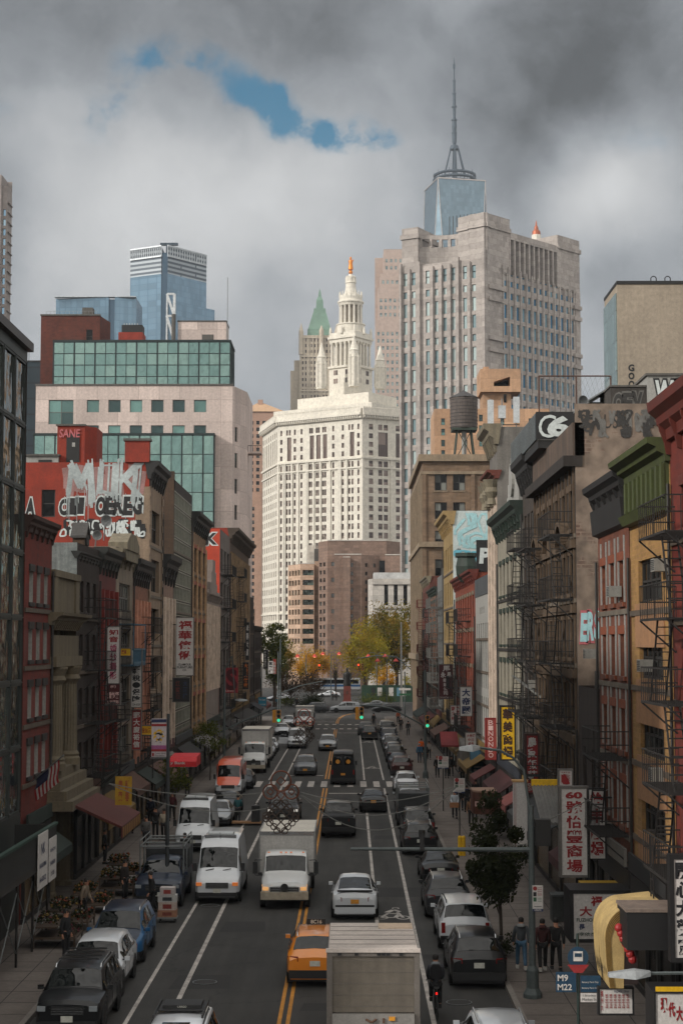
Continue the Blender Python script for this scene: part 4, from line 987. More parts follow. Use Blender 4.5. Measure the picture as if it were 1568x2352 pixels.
for i in range(0, n+1, 2): b.box(pts[i][0]-.6, pts[i][0]+.6, pts[i][1], pts[i][1]+.9, cz(354, 570), cz(298, 570), cg)
T2 = cz(150, 562)
b.box(26.2, WL+.3, .6, 12, HL-6, T2, cg); b.box(25.7, WL+.8, .1, 12.5, T2-5, T2-3.4, cg)
for x in (14.6, 16, 17.4, 18.8, 20.2, 21.6, 23, 24.4): b.box(x-.12, x+.12, 9, 9.2, T1-4, T1+4.5, BLACK)
b.X = Matrix.Rotation(aR, 4, 'Z'); T3 = cz(330, 590)
x1_ = (920-760)/630*WR; x2_ = (1240-760)/630*WR
b.box(-.3, x1_, .4, 12, HR-8, T2, cg); b.box(-.8, x1_+.3, -.1, 12.4, T2-5, T2-3.4, cg)
b.box(x2_, WR+.3, .4, 14, HR-8, cz(300, 592), cg); b.box(x2_-.3, WR+.8, -.1, 14.4, cz(300, 592)-5, cz(300, 592)-3.4, cg)
b.box(x1_, x2_, 5.5, 12, HR-8, cz(330, 580)-2, cg); b.box(x1_, x2_, .2, 6, cz(300, 575)-2.5, cz(300, 575), cg); b.box(x1_, x2_, .2, 6, HR-8, HR-6, cg)
b.box(x1_, x2_, 3, 5.4, cz(350, 575)-2, cz(350, 575)-.8, cg)
for i in range(11): x = x1_+(x2_-x1_)*i/10; b.box(x-.45, x+.45, .3, 5.5, HR-6, cz(300, 575)-2.5, cg)
b.X = Matrix(); cb_.part('crown', b); cb_.done()
VR[0] = 700
pk = M('pinkish_brick', (172, 154, 144), .85, var=.08, scale=.05)
Yp = 880; p0 = UV(862, Yp)
pb = Bld('stepped_tower', 'pinkish stepped office tower squeezed between the municipal tower and the granite courthouse', (p0, Yp, 0))
w = UV(960, Yp)-p0
def yz(v): return zat(v, Yp)
steps = [(862, 735), (868, 660), (873, 627), (881, 572)]
lv = 0
for i, (u, v) in enumerate(steps):
    x = UV(u, Yp)-p0; top = yz(v)
    cols = [(x+1+2.5*k-x, x+2.2+2.5*k-x) for k in range(int((w-x-1)/2.5))]
    rws = [(z, z+2.0) for z in [lv+2+3.9*k for k in range(int((top-lv-3)/3.9))]]
    pb.face((x, .02*i), (w, .02*i), lv, top, [(a, b_, z0-lv, z1-lv) for a, b_ in cols for z0, z1 in rws], pk, d=.3, gl=cgl, fr=FRG)
    pb.plain((x, 20), (x, .02*i), lv, top, pk); pb.wall.quad([(x, 0, top), (w, 0, top), (w, 20, top), (x, 20, top)], CONC); lv = top
pb.plain((w, 0), (w, 20), 0, lv, pk); pb.plain((w, 20), (0, 20), 0, lv, pk)
pb.done()
VR[0] = 450
Yo = 1580; po = F/Yo
def oz(zy): return zat((150+zy/3.36)*.6272, Yo)
def ox(zx): return UV((1500+zx/3.36)*.6272, Yo)
ogl = M('tower_glass', (110, 130, 142), .2, .6, var=.05, scale=.02, fine=0, brick=(3.2, 4.2, .12), mortar=(98, 118, 130), tile=True)
T = oz(1705); s = 24.0; VR[0] = 280; ctr = (UV(1043, Yo+22), Yo+22); VR[0] = 450
ob = Bld('glass_skyscraper', 'tall tapering blue glass skyscraper with ring and needle spire behind the courthouse', (ctr[0], ctr[1], 0))
th = R(13)
tp = [(s*1.414*math.cos(th+R(225+90*k)), s*1.414*math.sin(th+R(225+90*k)), T) for k in range(4)]
bt = [(44*math.cos(th+R(270+90*k)), 44*math.sin(th+R(270+90*k)), 20) for k in range(4)]
for k in range(4):
    ob.wall.add([tp[k], tp[(k+1) % 4], bt[k]], [(0, 2, 1)], ogl); ob.wall.add([bt[k], tp[(k+1) % 4], bt[(k+1) % 4]], [(0, 2, 1)], ogl)
ob.wall.quad([(p[0], p[1], T-.5) for p in tp], CONC)
b = B(); edge = M('steel_edge', (176, 168, 164), .35, .5)
for k in range(4):
    b.cyl(tp[k], tp[(k+1) % 4], .8, edge, 4); b.cyl(tp[k], bt[k], .5, edge, 4); b.cyl(tp[k], bt[(k-1) % 4], .5, edge, 4)
ob.part('edges', b)
smt = M('spire_steel', (60, 72, 82), .5, .4); rr_ = 20.5
b = B(); 
for z, q in ((1690, .95), (1640, 1.), (1585, .97)): b.ring((0, 0, oz(z)), rr_*q, 1.5, smt, 40, 'z')
for k in range(32):
    t = 2*math.pi*k/32; b.cyl((rr_*.95*math.cos(t), rr_*.95*math.sin(t), oz(1700)), (rr_*math.cos(t+.1), rr_*math.sin(t+.1), oz(1570)), .35, smt, 4)
for k in range(10): t = 2*math.pi*k/10; b.cyl((rr_*math.cos(t), rr_*math.sin(t), oz(1590)), (rr_*math.cos(t), rr_*math.sin(t), oz(1540)), .25, smt, 4)
ob.part('ring', b)
b = B(); q = .6272/3.36/po
b.lathe([(34*q, oz(1690)), (30*q, oz(1480)), (20*q, oz(1260)), (20*q, oz(1200)), (28*q, oz(1160)), (30*q, oz(1055)), (36*q, oz(1050)), (36*q, oz(1040)), (24*q, oz(1036)), (32*q, oz(960)), (26*q, oz(895)), (38*q, oz(890)), (38*q, oz(875)), (18*q, oz(870)), (22*q, oz(730)),
         (34*q, oz(725)), (34*q, oz(712)), (20*q, oz(700)), (19*q, oz(565)), (27*q, oz(560)), (27*q, oz(550)), (15*q, oz(540)), (17*q, oz(400)), (21*q, oz(398)), (21*q, oz(388)), (9*q, oz(375)), (9*q, oz(245)), (16*q, oz(238)), (16*q, oz(185)), (8*q, oz(180)), (1*q, oz(92))], smt, 12)
b.lathe([(60*q, oz(1255)), (62*q, oz(1245)), (48*q, oz(1205)), (20*q, oz(1195))], smt, 16)
for k in range(6): t = 2*math.pi*k/6+.5; b.cyl((58*q*math.cos(t), 58*q*math.sin(t), oz(1255)), (150*q*math.cos(t), 150*q*math.sin(t), oz(1580)), .8, smt, 4)
ob.part('spire', b); ob.done()
VR[0] = 660
btg = M('blue_tower_glass', (108, 134, 152), .16, .65, var=.06, scale=.03, fine=0, brick=(3., 4., .16), mortar=(86, 112, 132), tile=True); louv = M('louvre_grey', (150, 158, 164), .5, .2, var=.05, fine=0, brick=(40, 3.1, .9), mortar=(60, 70, 80))
Yb = 1100
tb = Bld('glass_office_tower', 'tall blue glass office tower with louvred top storeys behind the teal glass penthouse', (UV(378, Yb), Yb, 0))
l0 = UV(299, Yb*1.012)-UV(378, Yb); r0 = UV(474, Yb*1.027)-UV(378, Yb); r1 = UV(497, Yb*1.034)-UV(378, Yb)
H0 = zz(563, Yb); H1 = zz(627, Yb)
tb.shell([(l0, 13), (-2.5, 1), (-2.5, 34), (l0, 34)], 0, H1, btg); tb.shell([(l0, 13), (-2.5, 1), (-2.5, 34), (l0, 34)], H1, H0, louv)
tb.shell([(2, 0), (r0, 29), (r0-14, 50), (2, 40)], 0, H1, btg); tb.shell([(2, 0), (r0, 29), (r0-14, 50), (2, 40)], H1, H0, louv)
tb.shell([(-2.5, 4), (2, 4), (2, 40), (-2.5, 40)], 0, H0-4, M('dark_blue_glass', (70, 92, 110), .2, .7, var=.05))
tb.shell([(4, -9), (r1, 24), (r1-6, 34), (4, 20)], 0, zz(695, Yb), btg)
b = B(); crownm = M('white_crown_screen', (186, 192, 196), .5, .2)
for P, Q in (((l0, 13), (-2.5, 1)), ((2, 0), (r0, 29))):
    for z in (H0, H0-7): b.tube([(P[0], P[1]-.3, z), (Q[0], Q[1]-.3, z)], .7, crownm, 4)
    for k in range(17): x = P[0]+(Q[0]-P[0])*k/16; y = P[1]+(Q[1]-P[1])*k/16-.3; b.cyl((x, y, H0-7), (x, y, H0), .4, crownm, 4)
b.box(-4, 8, 6, 9, H0+2, H0+3.5, smt); b.box(0, 1.5, 6, 9, H0-4, H0+2, smt); tb.part('crown_screen', b)
b = B(); wst = M('white_steel', (196, 198, 198), .4, .2)
xa = UV(383, Yb-14)-UV(378, Yb); xb2 = UV(400, Yb-14)-UV(378, Yb)
for z0, z1 in ((zz(790, Yb), zz(733, Yb)), (zz(733, Yb), zz(683, Yb))):
    b.cyl((xa, -12, z1), (xb2, -12, z0), 1.1, wst, 4); b.cyl((xa, -12, z1), (xb2, -12, z1), .9, wst, 4)
b.cyl((xb2, -12, 0), (xb2, -12, zz(683, Yb)), 1.2, wst, 4); b.cyl((xa, -12, 0), (xa, -12, zz(683, Yb)), .7, wst, 4); tb.part('bracing', b); tb.done()
Yb = 950
tb = Bld('glass_office_tower', 'broad lower blue glass tower to the left of the tall louvred one', (UV(126, Yb), Yb, 0))
w1 = UV(250, Yb)-UV(126, Yb); w2_ = UV(264, Yb)-UV(126, Yb); w3 = UV(312, Yb)-UV(126, Yb)
tb.shell([(0, 4), (w1, 0), (w1, 30), (0, 30)], 0, zz(682, Yb), btg); tb.shell([(w1, 3), (w2_, 3), (w2_, 30), (w1, 30)], 0, zz(684, Yb), _M['dark_blue_glass']); tb.shell([(w2_, 0), (w3, 4), (w3, 30), (w2_, 30)], 0, zz(681, Yb), btg)
b = B(); b.box(-.2, w3, -.4, 4, zz(681, Yb), zz(679.5, Yb), crownm); tb.part('roof_edge', b); tb.done()
VR[0] = 560
Yb = 520; slab = M('slab_tower_concrete', (140, 132, 128), .85, var=.1, scale=.05)
tb = Bld('apartment_tower', 'tall ribbed concrete apartment tower cut by the left edge of the picture', (UV(-60, Yb), Yb, 0))
w = UV(14, Yb)-UV(-60, Yb); H = zz(400, Yb)
fl = [(8+3.2*k, 10.2+3.2*k) for k in range(int((H-10)/3.2))]
tb.face((0, 0), (w-1.6, 0), 0, H, far_ops([(w-3.6, w-2.4), (w-5.6, w-4.4), (w-7.6, w-6.4), (w-10, w-8.6)], fl), slab, d=.5, gl=GLD, style='plain')
tb.face((w-1.6, .8), (w, .8), 0, zz(424, Yb), far_ops([(.3, 1.2)], fl[:-2]), slab, d=.5, gl=BLUEGL, style='plain')
tb.plain((w, .8), (w, 8), 0, zz(424, Yb), slab); tb.plain((w-1.6, 0), (w-1.6, 8), 0, H, slab); tb.plain((0, 8), (0, 0), 0, H, slab); tb.plain((w, 8), (0, 8), 0, H, slab)
tb.wall.quad([(0, 0, H), (w-1.6, 0, H), (w-1.6, 8, H), (0, 8, H)], CONC)
b = B()
for k in range(int(zz(424, Yb)/3.2)-3): b.box(w, w+.5, 1, 7.5, 9.2+3.2*k, 9.5+3.2*k, slab)
for x in (w-2., w-4., w-6.0, w-8.1): b.box(x-.25, x+.25, -.5, -.01, 0, H, slab)
tb.part('balcony_slabs', b); tb.done()
VR[0] = 900
Yb = 330; tb = Bld('dark_glass_block', 'dark teal block peeking out between the glass office building and the pale building', (UV(20, Yb), Yb, 0))
w = UV(92, Yb)-UV(20, Yb); tb.shell([(0, 0), (w, 0), (w, 20), (0, 20)], 0, zz(830, Yb), M('dark_teal_cladding', (26, 42, 50), .4, .2, brick=(40, 3.2, .2), mortar=(14, 22, 28), var=.1)); b = B(); b.box(-.2, w+.2, -.2, .4, zz(830, Yb), zz(827, Yb), BLACK); b.cyl((w*.6, 1, zz(830, Yb)), (w*.6, 1, zz(806, Yb)), .06, BLACK, 4); tb.part('roof_edge', b); tb.done()
VR[0] = 950
Yb = 262; pbm = M('pale_pink_concrete', (196, 180, 172), .85, brick=(3.3, 3.6, .05), mortar=(170, 154, 146), var=.1, scale=.2, streak=.12, tile=True)
def rx(zx): return UV(zx*.5, Yb)
def rz_(zy): return zz(376.3+.5*zy, Yb)
x0 = rx(163); tb = Bld('pale_concrete_building', 'pale pink concrete building with teal glass bands and penthouse behind the left row', (x0, Yb, 0))
W = rx(1068)-x0; H = rz_(1018)
ops = [(rx(a)-x0, rx(a+57)-x0, rz_(1140), rz_(1083), 'plain') for a in (398, 497, 596, 694, 792, 890)]+[(rx(a)-x0, rx(a+57)-x0, rz_(1246), rz_(1200), 'plain') for a in (398, 497, 596, 694, 792, 890)]
ops += [(rx(223)-x0, rx(337)-x0, rz_(1195), rz_(1083), 'pair')]
tg2 = glass('teal_window_glass', (38, 62, 62), (96, 132, 126), .35, rough=.06, metal=.5)
tb.face((0, 0), (W, 0), 0, H, ops, pbm, d=.35, gl=tg2, fr=FRG)
W2 = rx(1095)-x0
so2 = [(1.2, 2.6, z, z+2.4) for z in [6+4.2*k for k in range(10)]]
tb.face((W, 0), (W+1.9, 7), 0, H, so2, pbm, d=.3, gl=tg2); tb.plain((W+1.9, 7), (W+1.9, 22), 0, H, pbm); tb.plain((W+1.9, 22), (0, 22), 0, H, pbm); tb.plain((0, 22), (0, 0), 0, H, pbm)
tb.wall.quad([(0, 0, H-.3), (W, 0, H-.3), (W+1.9, 7, H-.3), (W+1.9, 22, H-.3), (0, 22, H-.3)], TAR)
b = B(); b.box(-.1, W+.1, -.12, .4, H, H+.3, CONC); tb.part('parapet', b)
mull = M('dark_mullion', (34, 46, 46), .5, .3)
def curtain(name, x0_, x1_, z0, z1, yf, dp, nx, nz, side=True):
    b = B(); g = B()
    for i in range(nx):
        for j in range(nz):
            a, c = x0_+(x1_-x0_)*i/nx, x0_+(x1_-x0_)*(i+1)/nx; e, f = z0+(z1-z0)*j/nz, z0+(z1-z0)*(j+1)/nz
            t = [rnd.uniform(-.012, .012) for _ in range(4)]
            g.quad([(a, yf+t[0], e), (c, yf+t[1], e), (c, yf+t[2], f), (a, yf+t[3], f)], GREENGL)
    for i in range(nx+1): x = x0_+(x1_-x0_)*i/nx; w = .12 if i % 2 == 0 else .05; b.box(x-w, x+w, yf-.09, yf+.05, z0, z1, mull)
    for j in range(nz+1): z = z0+(z1-z0)*j/nz; b.box(x0_, x1_, yf-.08, yf+.06, z-.06, z+.06, mull)
    if side:
        n = 4
        for i in range(n):
            for j in range(nz):
                e, f = z0+(z1-z0)*j/nz, z0+(z1-z0)*(j+1)/nz
                g.quad([(x1_, yf+dp*i/n, e), (x1_, yf+dp*(i+1)/n, e), (x1_, yf+dp*(i+1)/n, f), (x1_, yf+dp*i/n, f)], GREENGL)
        for i in range(n+1): b.box(x1_-.06, x1_+.08, yf+dp*i/n-.06, yf+dp*i/n+.06, z0, z1, mull)
    b.box(x0_-.15, x1_+.15, yf-.2, yf+dp, z1, z1+.35, mull)
    p = b.build(name, tb.root); g.build('panes', p)
curtain('glass_penthouse', rx(237)-x0, rx(1053)-x0, H-.2, rz_(812), 1.0, 9, 17, 4)
curtain('glass_bay', rx(158)-x0+.3, rx(986)-x0, 8, rz_(1252), -1.6, 1.55, 17, 12)
b = B(); b.X = Matrix.Translation((W+1.9, 9, rz_(1300)))
b.box(0, 2.2, 0, 3, 0, .3, pbm)
for k in range(5): b.box(.4*k, .4*k+.06, 0, .06, .3, 1.3, mull)
b.box(0, 2.2, 0, .06, 1.25, 1.35, mull); b.X = Matrix(); tb.part('balcony', b); tb.done()
Yc = Yb+12; bb = Bld('brick_penthouse', 'brown-red brick rooftop block with a tagged wall behind the teal glass penthouse', (UV(91, Yc), Yc, H-3), 0, 'rooftop block')
w = UV(227, Yc)-UV(91, Yc); hh = zz(724, Yc)-H+3; rbk = M('rust_brick', (122, 62, 46), .9, brick=(.6, .3, .03), streak=.15)
bb.face((0, 0), (w, 0), 0, hh, [(w*.77, w*.88, hh*.72, hh*.86)], rbk); bb.plain((w, 0), (w+.9, 6), 0, hh, rbk); bb.plain((w+.9, 6), (0, 6), 0, hh, rbk); bb.plain((0, 6), (0, 0), 0, hh, rbk); bb.wall.quad([(0, 0, hh-.2), (w, 0, hh-.2), (w+.9, 6, hh-.2), (0, 6, hh-.2)], TAR)
b = B(); b.box(-.1, w+.1, -.15, .3, hh, hh+.25, CONC)
for k in range(14): b.cyl((.8+k*.65, .6, hh), (.8+k*.65, .6, hh+.9), .03, STEEL, 4)
b.cyl((.8, .6, hh+.9), (9.3, .6, hh+.9), .03, STEEL, 4); b.box(w*.68, w*.86, 1, 3, hh, hh+1.6, CONC); bb.part('roof_railing', b)
graffiti(bb.root, [('MONEY', w*.6, hh*.55, w*.26, hh*.13, GWHT, None, .02)], Matrix.Identity(4)); bb.done()
bb = Bld('roof_plant_room', 'small red box with dark louvres on the roof above the teal glass', (UV(270, Yc), Yc, H-3), 0, 'rooftop block')
w = UV(326, Yc)-UV(270, Yc); hh = zz(762, Yc)-H+3; bb.shell([(0, 0), (w, 0), (w, 4), (0, 4)], 0, hh, redpaint); b = B(); b.box(w*.12, w*.98, .3, 3, hh, hh+1.3, BLACK)
for k in range(6): b.box(w*.2+k*.45, w*.2+k*.45+.15, .4, .5, hh+1.3, hh+1.6, WHITE)
bb.part('louvres', b); bb.done()
bb = Bld('roof_plant_room', 'plain pinkish concrete roof box at the right end above the teal glass', (UV(407, Yc), Yc, H-3), 0, 'rooftop block')
w = UV(518, Yc)-UV(407, Yc); hh = zz(738, Yc)-H+3; bb.shell([(0, 0), (w, 0), (w, 6), (0, 6)], 0, hh, pbm); b = B(); b.box(-.1, w+.1, -.1, 6.1, hh, hh+.2, CONC); b.box(w*.5, w*.74, -.06, -.003, hh-3.2, hh-2.2, CONC); b.cyl((-.7, -.3, 0), (-.7, -.3, hh+1.2), .35, CONC, 10); bb.part('roof_edge', b); bb.done()
t = thing('antenna_mast', 'thin tall antenna mast beside the pinkish roof box', 'antenna', (UV(521, Yc), Yc, H-3)); b = B(); z1 = zz(636, Yc)-H+3
b.cyl((0, 0, 0), (0, 0, z1*.5), .09, STEEL, 6); b.cyl((0, 0, z1*.5), (0, 0, z1), .06, STEEL, 6); b.build('pole', t); b = B()
for k in range(4): b.cyl((-.35, 0, hh*.55+k*.7), (.45, 0, hh*.55+k*.7), .16, CONC, 6)
b.build('dishes', t)
VR[0] = 1050
Yb = 862; pyb = M('pale_brown_brick', (164, 132, 114), .88, var=.08, scale=.05)
px0 = UV(556, Yb); tb = Bld('pyramid_roof_building', 'brown brick tower with a tan pyramid roof left of the white granite building', (px0, Yb, 0))
w = UV(650, Yb)-px0; H = zz(945, Yb)
cols = [(1.0+3.2*i, 2.7+3.2*i) for i in range(int(w/3.2))]
tb.face((0, 0), (w, 0), 0, H, far_ops(cols, [(6+3.55*k, 8.+3.55*k) for k in range(int((H-9)/3.55))]), pyb, d=.35, gl=GLD, sill=M('pale_sill', (170, 150, 130), .8))
for P, Q in (((w, 0), (w, 15)), ((w, 15), (0, 15)), ((0, 15), (0, 0))): tb.plain(P, Q, 0, H, pyb)
b = B(); rfm = M('tan_tile_roof', (178, 146, 116), .85, var=.12, scale=.1); cx = w*.42
b.add([(-.8, -.8, H), (w+.8, -.8, H), (w+.8, 15.8, H), (-.8, 15.8, H), (cx-1.6, 7, zz(921, Yb)), (cx+1.6, 7, zz(921, Yb))], [(0, 1, 5, 4), (1, 2, 5), (2, 3, 4, 5), (3, 0, 4), (0, 3, 2, 1)], rfm); r = tb.part('roof', b)
b = B(); b.box(cx-1.2, cx+1.4, 5.5, 8.5, zz(926, Yb), zz(914, Yb), pyb); b.build('chimney', r)
wz_ = UV(602, Yb-8)-UV(545, Yb-8); ox_ = UV(545, Yb-8)-px0; hw = zz(1130, Yb-8)
tb.face((ox_, -8), (ox_+wz_, -8), 0, hw, far_ops([(.8+2.3*i, 2.1+2.3*i) for i in range(4)], [(6+3.55*k, 8.+3.55*k) for k in range(int((hw-9)/3.55))]), pyb, d=.35, gl=GLD)
tb.plain((ox_+wz_, -8), (ox_+wz_, .0), 0, hw, pyb); tb.plain((ox_, 0), (ox_, -8), 0, hw, pyb); tb.wall.quad([(ox_, -8, hw), (ox_+wz_, -8, hw), (ox_+wz_, 0, hw), (ox_, 0, hw)], rfm); tb.done()
VR[0] = 1350
Yb = 450; brn = M('brown_block_brick', (128, 105, 92), .9, brick=(1.6, .8, .03), mortar=(112, 92, 80), var=.16, scale=.12, streak=.1)
def qx(zx, Y=Yb): return UV(583.3+.2667*zx, Y)
def qz(zy, Y=Yb): return zz(890.6+.2667*zy, Y)
x0 = qx(600); tb = Bld('brown_brick_block', 'windowless-looking brown brick block of stepped volumes in front of the white granite building', (x0, Yb, 0))
def q(zx, dy=0): return qx(zx, Yb+dy)-x0
wr = [(qz(z+36)-.0, qz(z)) for z in range(1500, 2300, 68)]
wg = glass('small_dark_glass', (30, 30, 30), (90, 96, 94), .3)
Hm = qz(1318); 
L0 = (q(567, 6)-.4, 6); L1 = (q(632), 0)
tb.face(L0, L1, 0, Hm, [(a, a+1.5, z0, z1) for a in (.9, 3.4) for z0, z1 in wr], brn, d=.35, gl=wg, fr=BLACK, style='plain')
tb.face(L1, (q(1140), 0), 0, Hm, [(1.0, 2.5, z0, z1) for z0, z1 in wr[::2]], brn, d=.35, gl=wg, fr=BLACK, style='plain')
tb.face((q(1140), 0), (q(1258, 6), 6), 0, Hm, [], brn)
tb.plain((q(1258, 6), 6), (q(1258, 6), 30), 0, Hm, brn); tb.plain((q(1258, 6), 30), (L0[0], 30), 0, Hm, brn); tb.plain((L0[0], 30), L0, 0, Hm, brn)
tb.wall.quad([(L0[0], 6, Hm), (L1[0], 0, Hm), (q(1140), 0, Hm), (q(1258, 6), 6, Hm), (q(1258, 6), 30, Hm), (L0[0], 30, Hm)], TAR)
wv = [(qz(z+34), qz(z)) for z in range(1515, 2250, 73)]
Hf = qz(1445); f0, f1, f2 = (q(690, -4), -4), (q(925, -4), -4), (q(1075, 0), -.02)
tb.face(f0, f1, 0, Hf, [(q(832, -4)-f0[0], q(852, -4)-f0[0], z0, z1) for z0, z1 in wv], brn, d=.8, gl=wg, fr=BLACK, style='plain')
tb.face(f1, f2, 0, Hf, [(a, a+.9, z0, z1) for a in (1.3,) for z0, z1 in wv]+[(4.2, 5.1, wv[0][0], wv[0][1])], brn, d=.6, gl=wg, fr=BLACK, style='plain')
tb.plain((f0[0], -.02), f0, 0, Hf, brn); tb.wall.quad([(f0[0], -.02, Hf), (f0[0], -4, Hf), (f1[0], -4, Hf), (f2[0], -.02, Hf)], TAR)
tb.wall.box(q(765, -6), q(828, -6), -5.5, -4.01, 0, qz(1470), brn)
tb.wall.box(q(1128, -2), q(1258, -2), -2, -.01, 0, qz(1445), brn)
b = B()
for (xa, xb, y, z) in ((L0[0], q(1258, 6), 5.9, Hm),): pass
trim = M('white_coping', (190, 184, 176), .8)
b.box(q(690, -4), q(925, -4), -4.15, -3.8, Hf, Hf+.25, trim); b.box(L1[0], q(1140), -.15, .2, Hm, Hm+.25, trim); b.box(q(1128, -2), q(1258, -2), -2.15, -1.8, qz(1445), qz(1445)+.25, trim); b.box(q(765, -6), q(828, -6), -5.6, -5.2, qz(1470), qz(1470)+.2, trim)
tb.part('coping', b)
b = B(); b.box(q(1080, -1), q(1128, -1), -.5, -.03, qz(1590), qz(1490), GLD); tb.part('strip_window', b); tb.done()
Yb = 462; tanb = M('tan_pink_panel', (184, 156, 134), .88, brick=(2.4, 1.2, .04), mortar=(160, 126, 104), var=.12, scale=.1)
x0 = qx(400, Yb); tb = Bld('banded_office_building', 'tan office building with bands of green glass between the trees and the brown block', (x0, Yb, 0))
def q2(zx, dy=0): return qx(zx, Yb+dy)-x0
gg = glass('green_window_glass', (28, 48, 38), (74, 96, 84), .3, rough=.06)
H = qz(1518, Yb); bands = [(qz(z+46, Yb), qz(z, Yb)) for z in (1570, 1655, 1740, 1825, 1908, 1992, 2075, 2160)]
Lp = (q2(293, 9), 9)
WLn = math.hypot(*Lp)
tb.face(Lp, (0, 0), 0, H, [(WLn*(.06+.24*k), WLn*(.06+.24*k)+WLn*.17, a, c) for k in range(4) for a, c in bands], tanb, d=.5, gl=gg, style='plain')
Wf = q2(517); tb.face((0, 0), (Wf, 0), 0, H, [(q2(418), q2(513), a, c, 'many') for a, c in bands], tanb, d=.7, gl=gg, style='many')
tb.face((Wf, 3), (q2(572, 3), 3), 0, qz(1490, Yb), [(1.2, 1.8, a, c) for a, c in bands], tanb, d=.5, gl=wg, style='plain')
tb.plain((Wf, 0), (Wf, 3), 0, H, tanb); tb.plain((q2(572, 3), 3), (q2(572, 3), 26), 0, H, tanb); tb.plain((q2(572, 3), 26), (Lp[0], 26), 0, H, tanb); tb.plain((Lp[0], 26), Lp, 0, H, tanb)
tb.wall.quad([(Lp[0], 9, H), (0, 0, H), (Wf, 0, H), (Wf, 3, H), (q2(572, 3), 3, H), (q2(572, 3), 26, H), (Lp[0], 26, H)], CONC)
b = B(); b.box(.2, Wf-.2, .3, .6, H, H+.3, trim); b.box(q2(455), q2(515), 4, 9, H, H+5.5, M('pale_roof_box', (196, 188, 176), .8)); b.box(q2(515), q2(567), 3.5, 9, H+.5, H+4.5, CONC); tb.part('roof_boxes', b); tb.done()
Yb = 432; wcm = M('white_court_stone', (176, 170, 162), .85, brick=(2.4, 1.5, .04), mortar=(150, 144, 138), var=.08, scale=.1)
x0 = qx(985, Yb); tb = Bld('low_courthouse', 'low pale stone courthouse with tall narrow windows behind the big yellowing tree', (x0, Yb, 0))
def q3(zx): return qx(zx, Yb)-x0
H = qz(1645, Yb); cw = [(q3(a), q3(a+34)) for a in (1085, 1167, 1250, 1333)]
tb.face((q3(1020), 0), (q3(1480), 0), 0, H, [(a, c, qz(1875, Yb), qz(1695, Yb), 'grid') for a, c in cw]+[(a, c, qz(1990, Yb), qz(1935, Yb)) for a, c in cw], wcm, d=.6, gl=GLD)
tb.plain((q3(985), 4), (q3(1020), 0), 0, H, wcm); tb.plain((q3(1480), 0), (q3(1480), 20), 0, H, wcm); tb.plain((q3(1480), 20), (q3(985), 20), 0, H, wcm); tb.plain((q3(985), 20), (q3(985), 4), 0, H, wcm)
tb.wall.quad([(q3(985), 4, H-.1), (q3(1020), 0, H-.1), (q3(1480), 0, H-.1), (q3(1480), 20, H-.1), (q3(985), 20, H-.1)], CONC)
b = B(); b.box(q3(1030), q3(1480), 1.5, 14, H-.1, qz(1590, Yb), M('lead_attic', (186, 186, 184), .6)); b.box(q3(1018), q3(1482), -.4, -.01, H-1.5, H-.6, wcm); b.box(q3(1018), q3(1482), -.4, -.01, qz(1885, Yb)-.5, qz(1885, Yb), wcm); tb.part('attic', b); tb.done()
VR[0] = 900
Yb = 300; tanc = M('tan_concrete', (178, 142, 112), .88, brick=(3., 2.6, .04), mortar=(158, 124, 98), var=.1, scale=.1, streak=.08)
def sx(zx): return UV(859.3+.34*zx, Yb)
def sz(zy): return zz(439+.34*zy, Yb)
x0 = sx(405); tb = Bld('angular_concrete_building', 'tan angular concrete building with a wedge-shaped opening behind the water tank', (x0, Yb, 0))
def s_(zx): return sx(zx)-x0
W = s_(1180); H = sz(1470)
tb.face((0, 0), (W, 0), 0, H, [(s_(a), s_(a+26), sz(z+45), sz(z)) for a in (450, 850, 1040) for z in (1535, 1605, 1680, 1750)]+[(s_(a), s_(a+26), sz(z+45), sz(z)) for a in (600, 705) for z in (1510, 1582, 1680)], tanc, d=.3, gl=tg2)
for P, Q in (((W, 0), (W, 14)), ((W, 14), (0, 14)), ((0, 14), (0, 0))): tb.plain(P, Q, 0, H, tanc)
tb.wall.quad([(0, 0, H), (W, 0, H), (W, 14, H), (0, 14, H)], TAR)
b = B(); b.box(s_(735), s_(925), .5, 8, H-.1, sz(1360), tanc)
zt, zb = sz(1205), sz(1360)
b.box(s_(715), s_(805), -.8, 8, zb, zt, tanc); b.box(s_(915), s_(985), -.8, 8, zb, zt, tanc); b.box(s_(805), s_(915), -.8, 8, zb, sz(1322), tanc)
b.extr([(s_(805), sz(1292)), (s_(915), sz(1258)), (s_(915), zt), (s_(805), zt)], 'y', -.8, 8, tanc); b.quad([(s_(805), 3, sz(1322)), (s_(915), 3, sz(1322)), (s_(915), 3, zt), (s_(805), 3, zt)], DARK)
b.box(s_(738), s_(775), 0, 3, zt, sz(1186), tanc); b.box(s_(875), s_(893), .4, .49, sz(1425), sz(1370), GLD); tb.part('stair_tower', b); tb.done()
VR[0] = 760
Yb = 150; blk = M('beige_blank_wall', (150, 138, 122), .9, var=.14, scale=.2, streak=.12)
x0 = UV(1418, Yb); tb = Bld('blank_wall_building', 'tall blank beige wall with a glassy left return at the right edge', (x0, Yb, 0))
W = 16; H = zz(653, Yb); tb.shell([(0, 0), (W, 0), (W, 7.6), (0, 7.6)], 0, H, blk)
b = B(); b.box(-.05, W+.1, -.08, 7.6, H, H+.3, BLACK)
for xx in (3.3, 4.6): b.tube([(xx, 1, H), (xx, 1, H+.8), (xx+.15, 1, H+.95), (xx+.35, 1, H+.95), (xx+.5, 1, H+.8), (xx+.5, 1, H)], .05, BLACK, 6)
tb.part('roof_edge', b)
xg = UV(1388, Yb+9)-x0
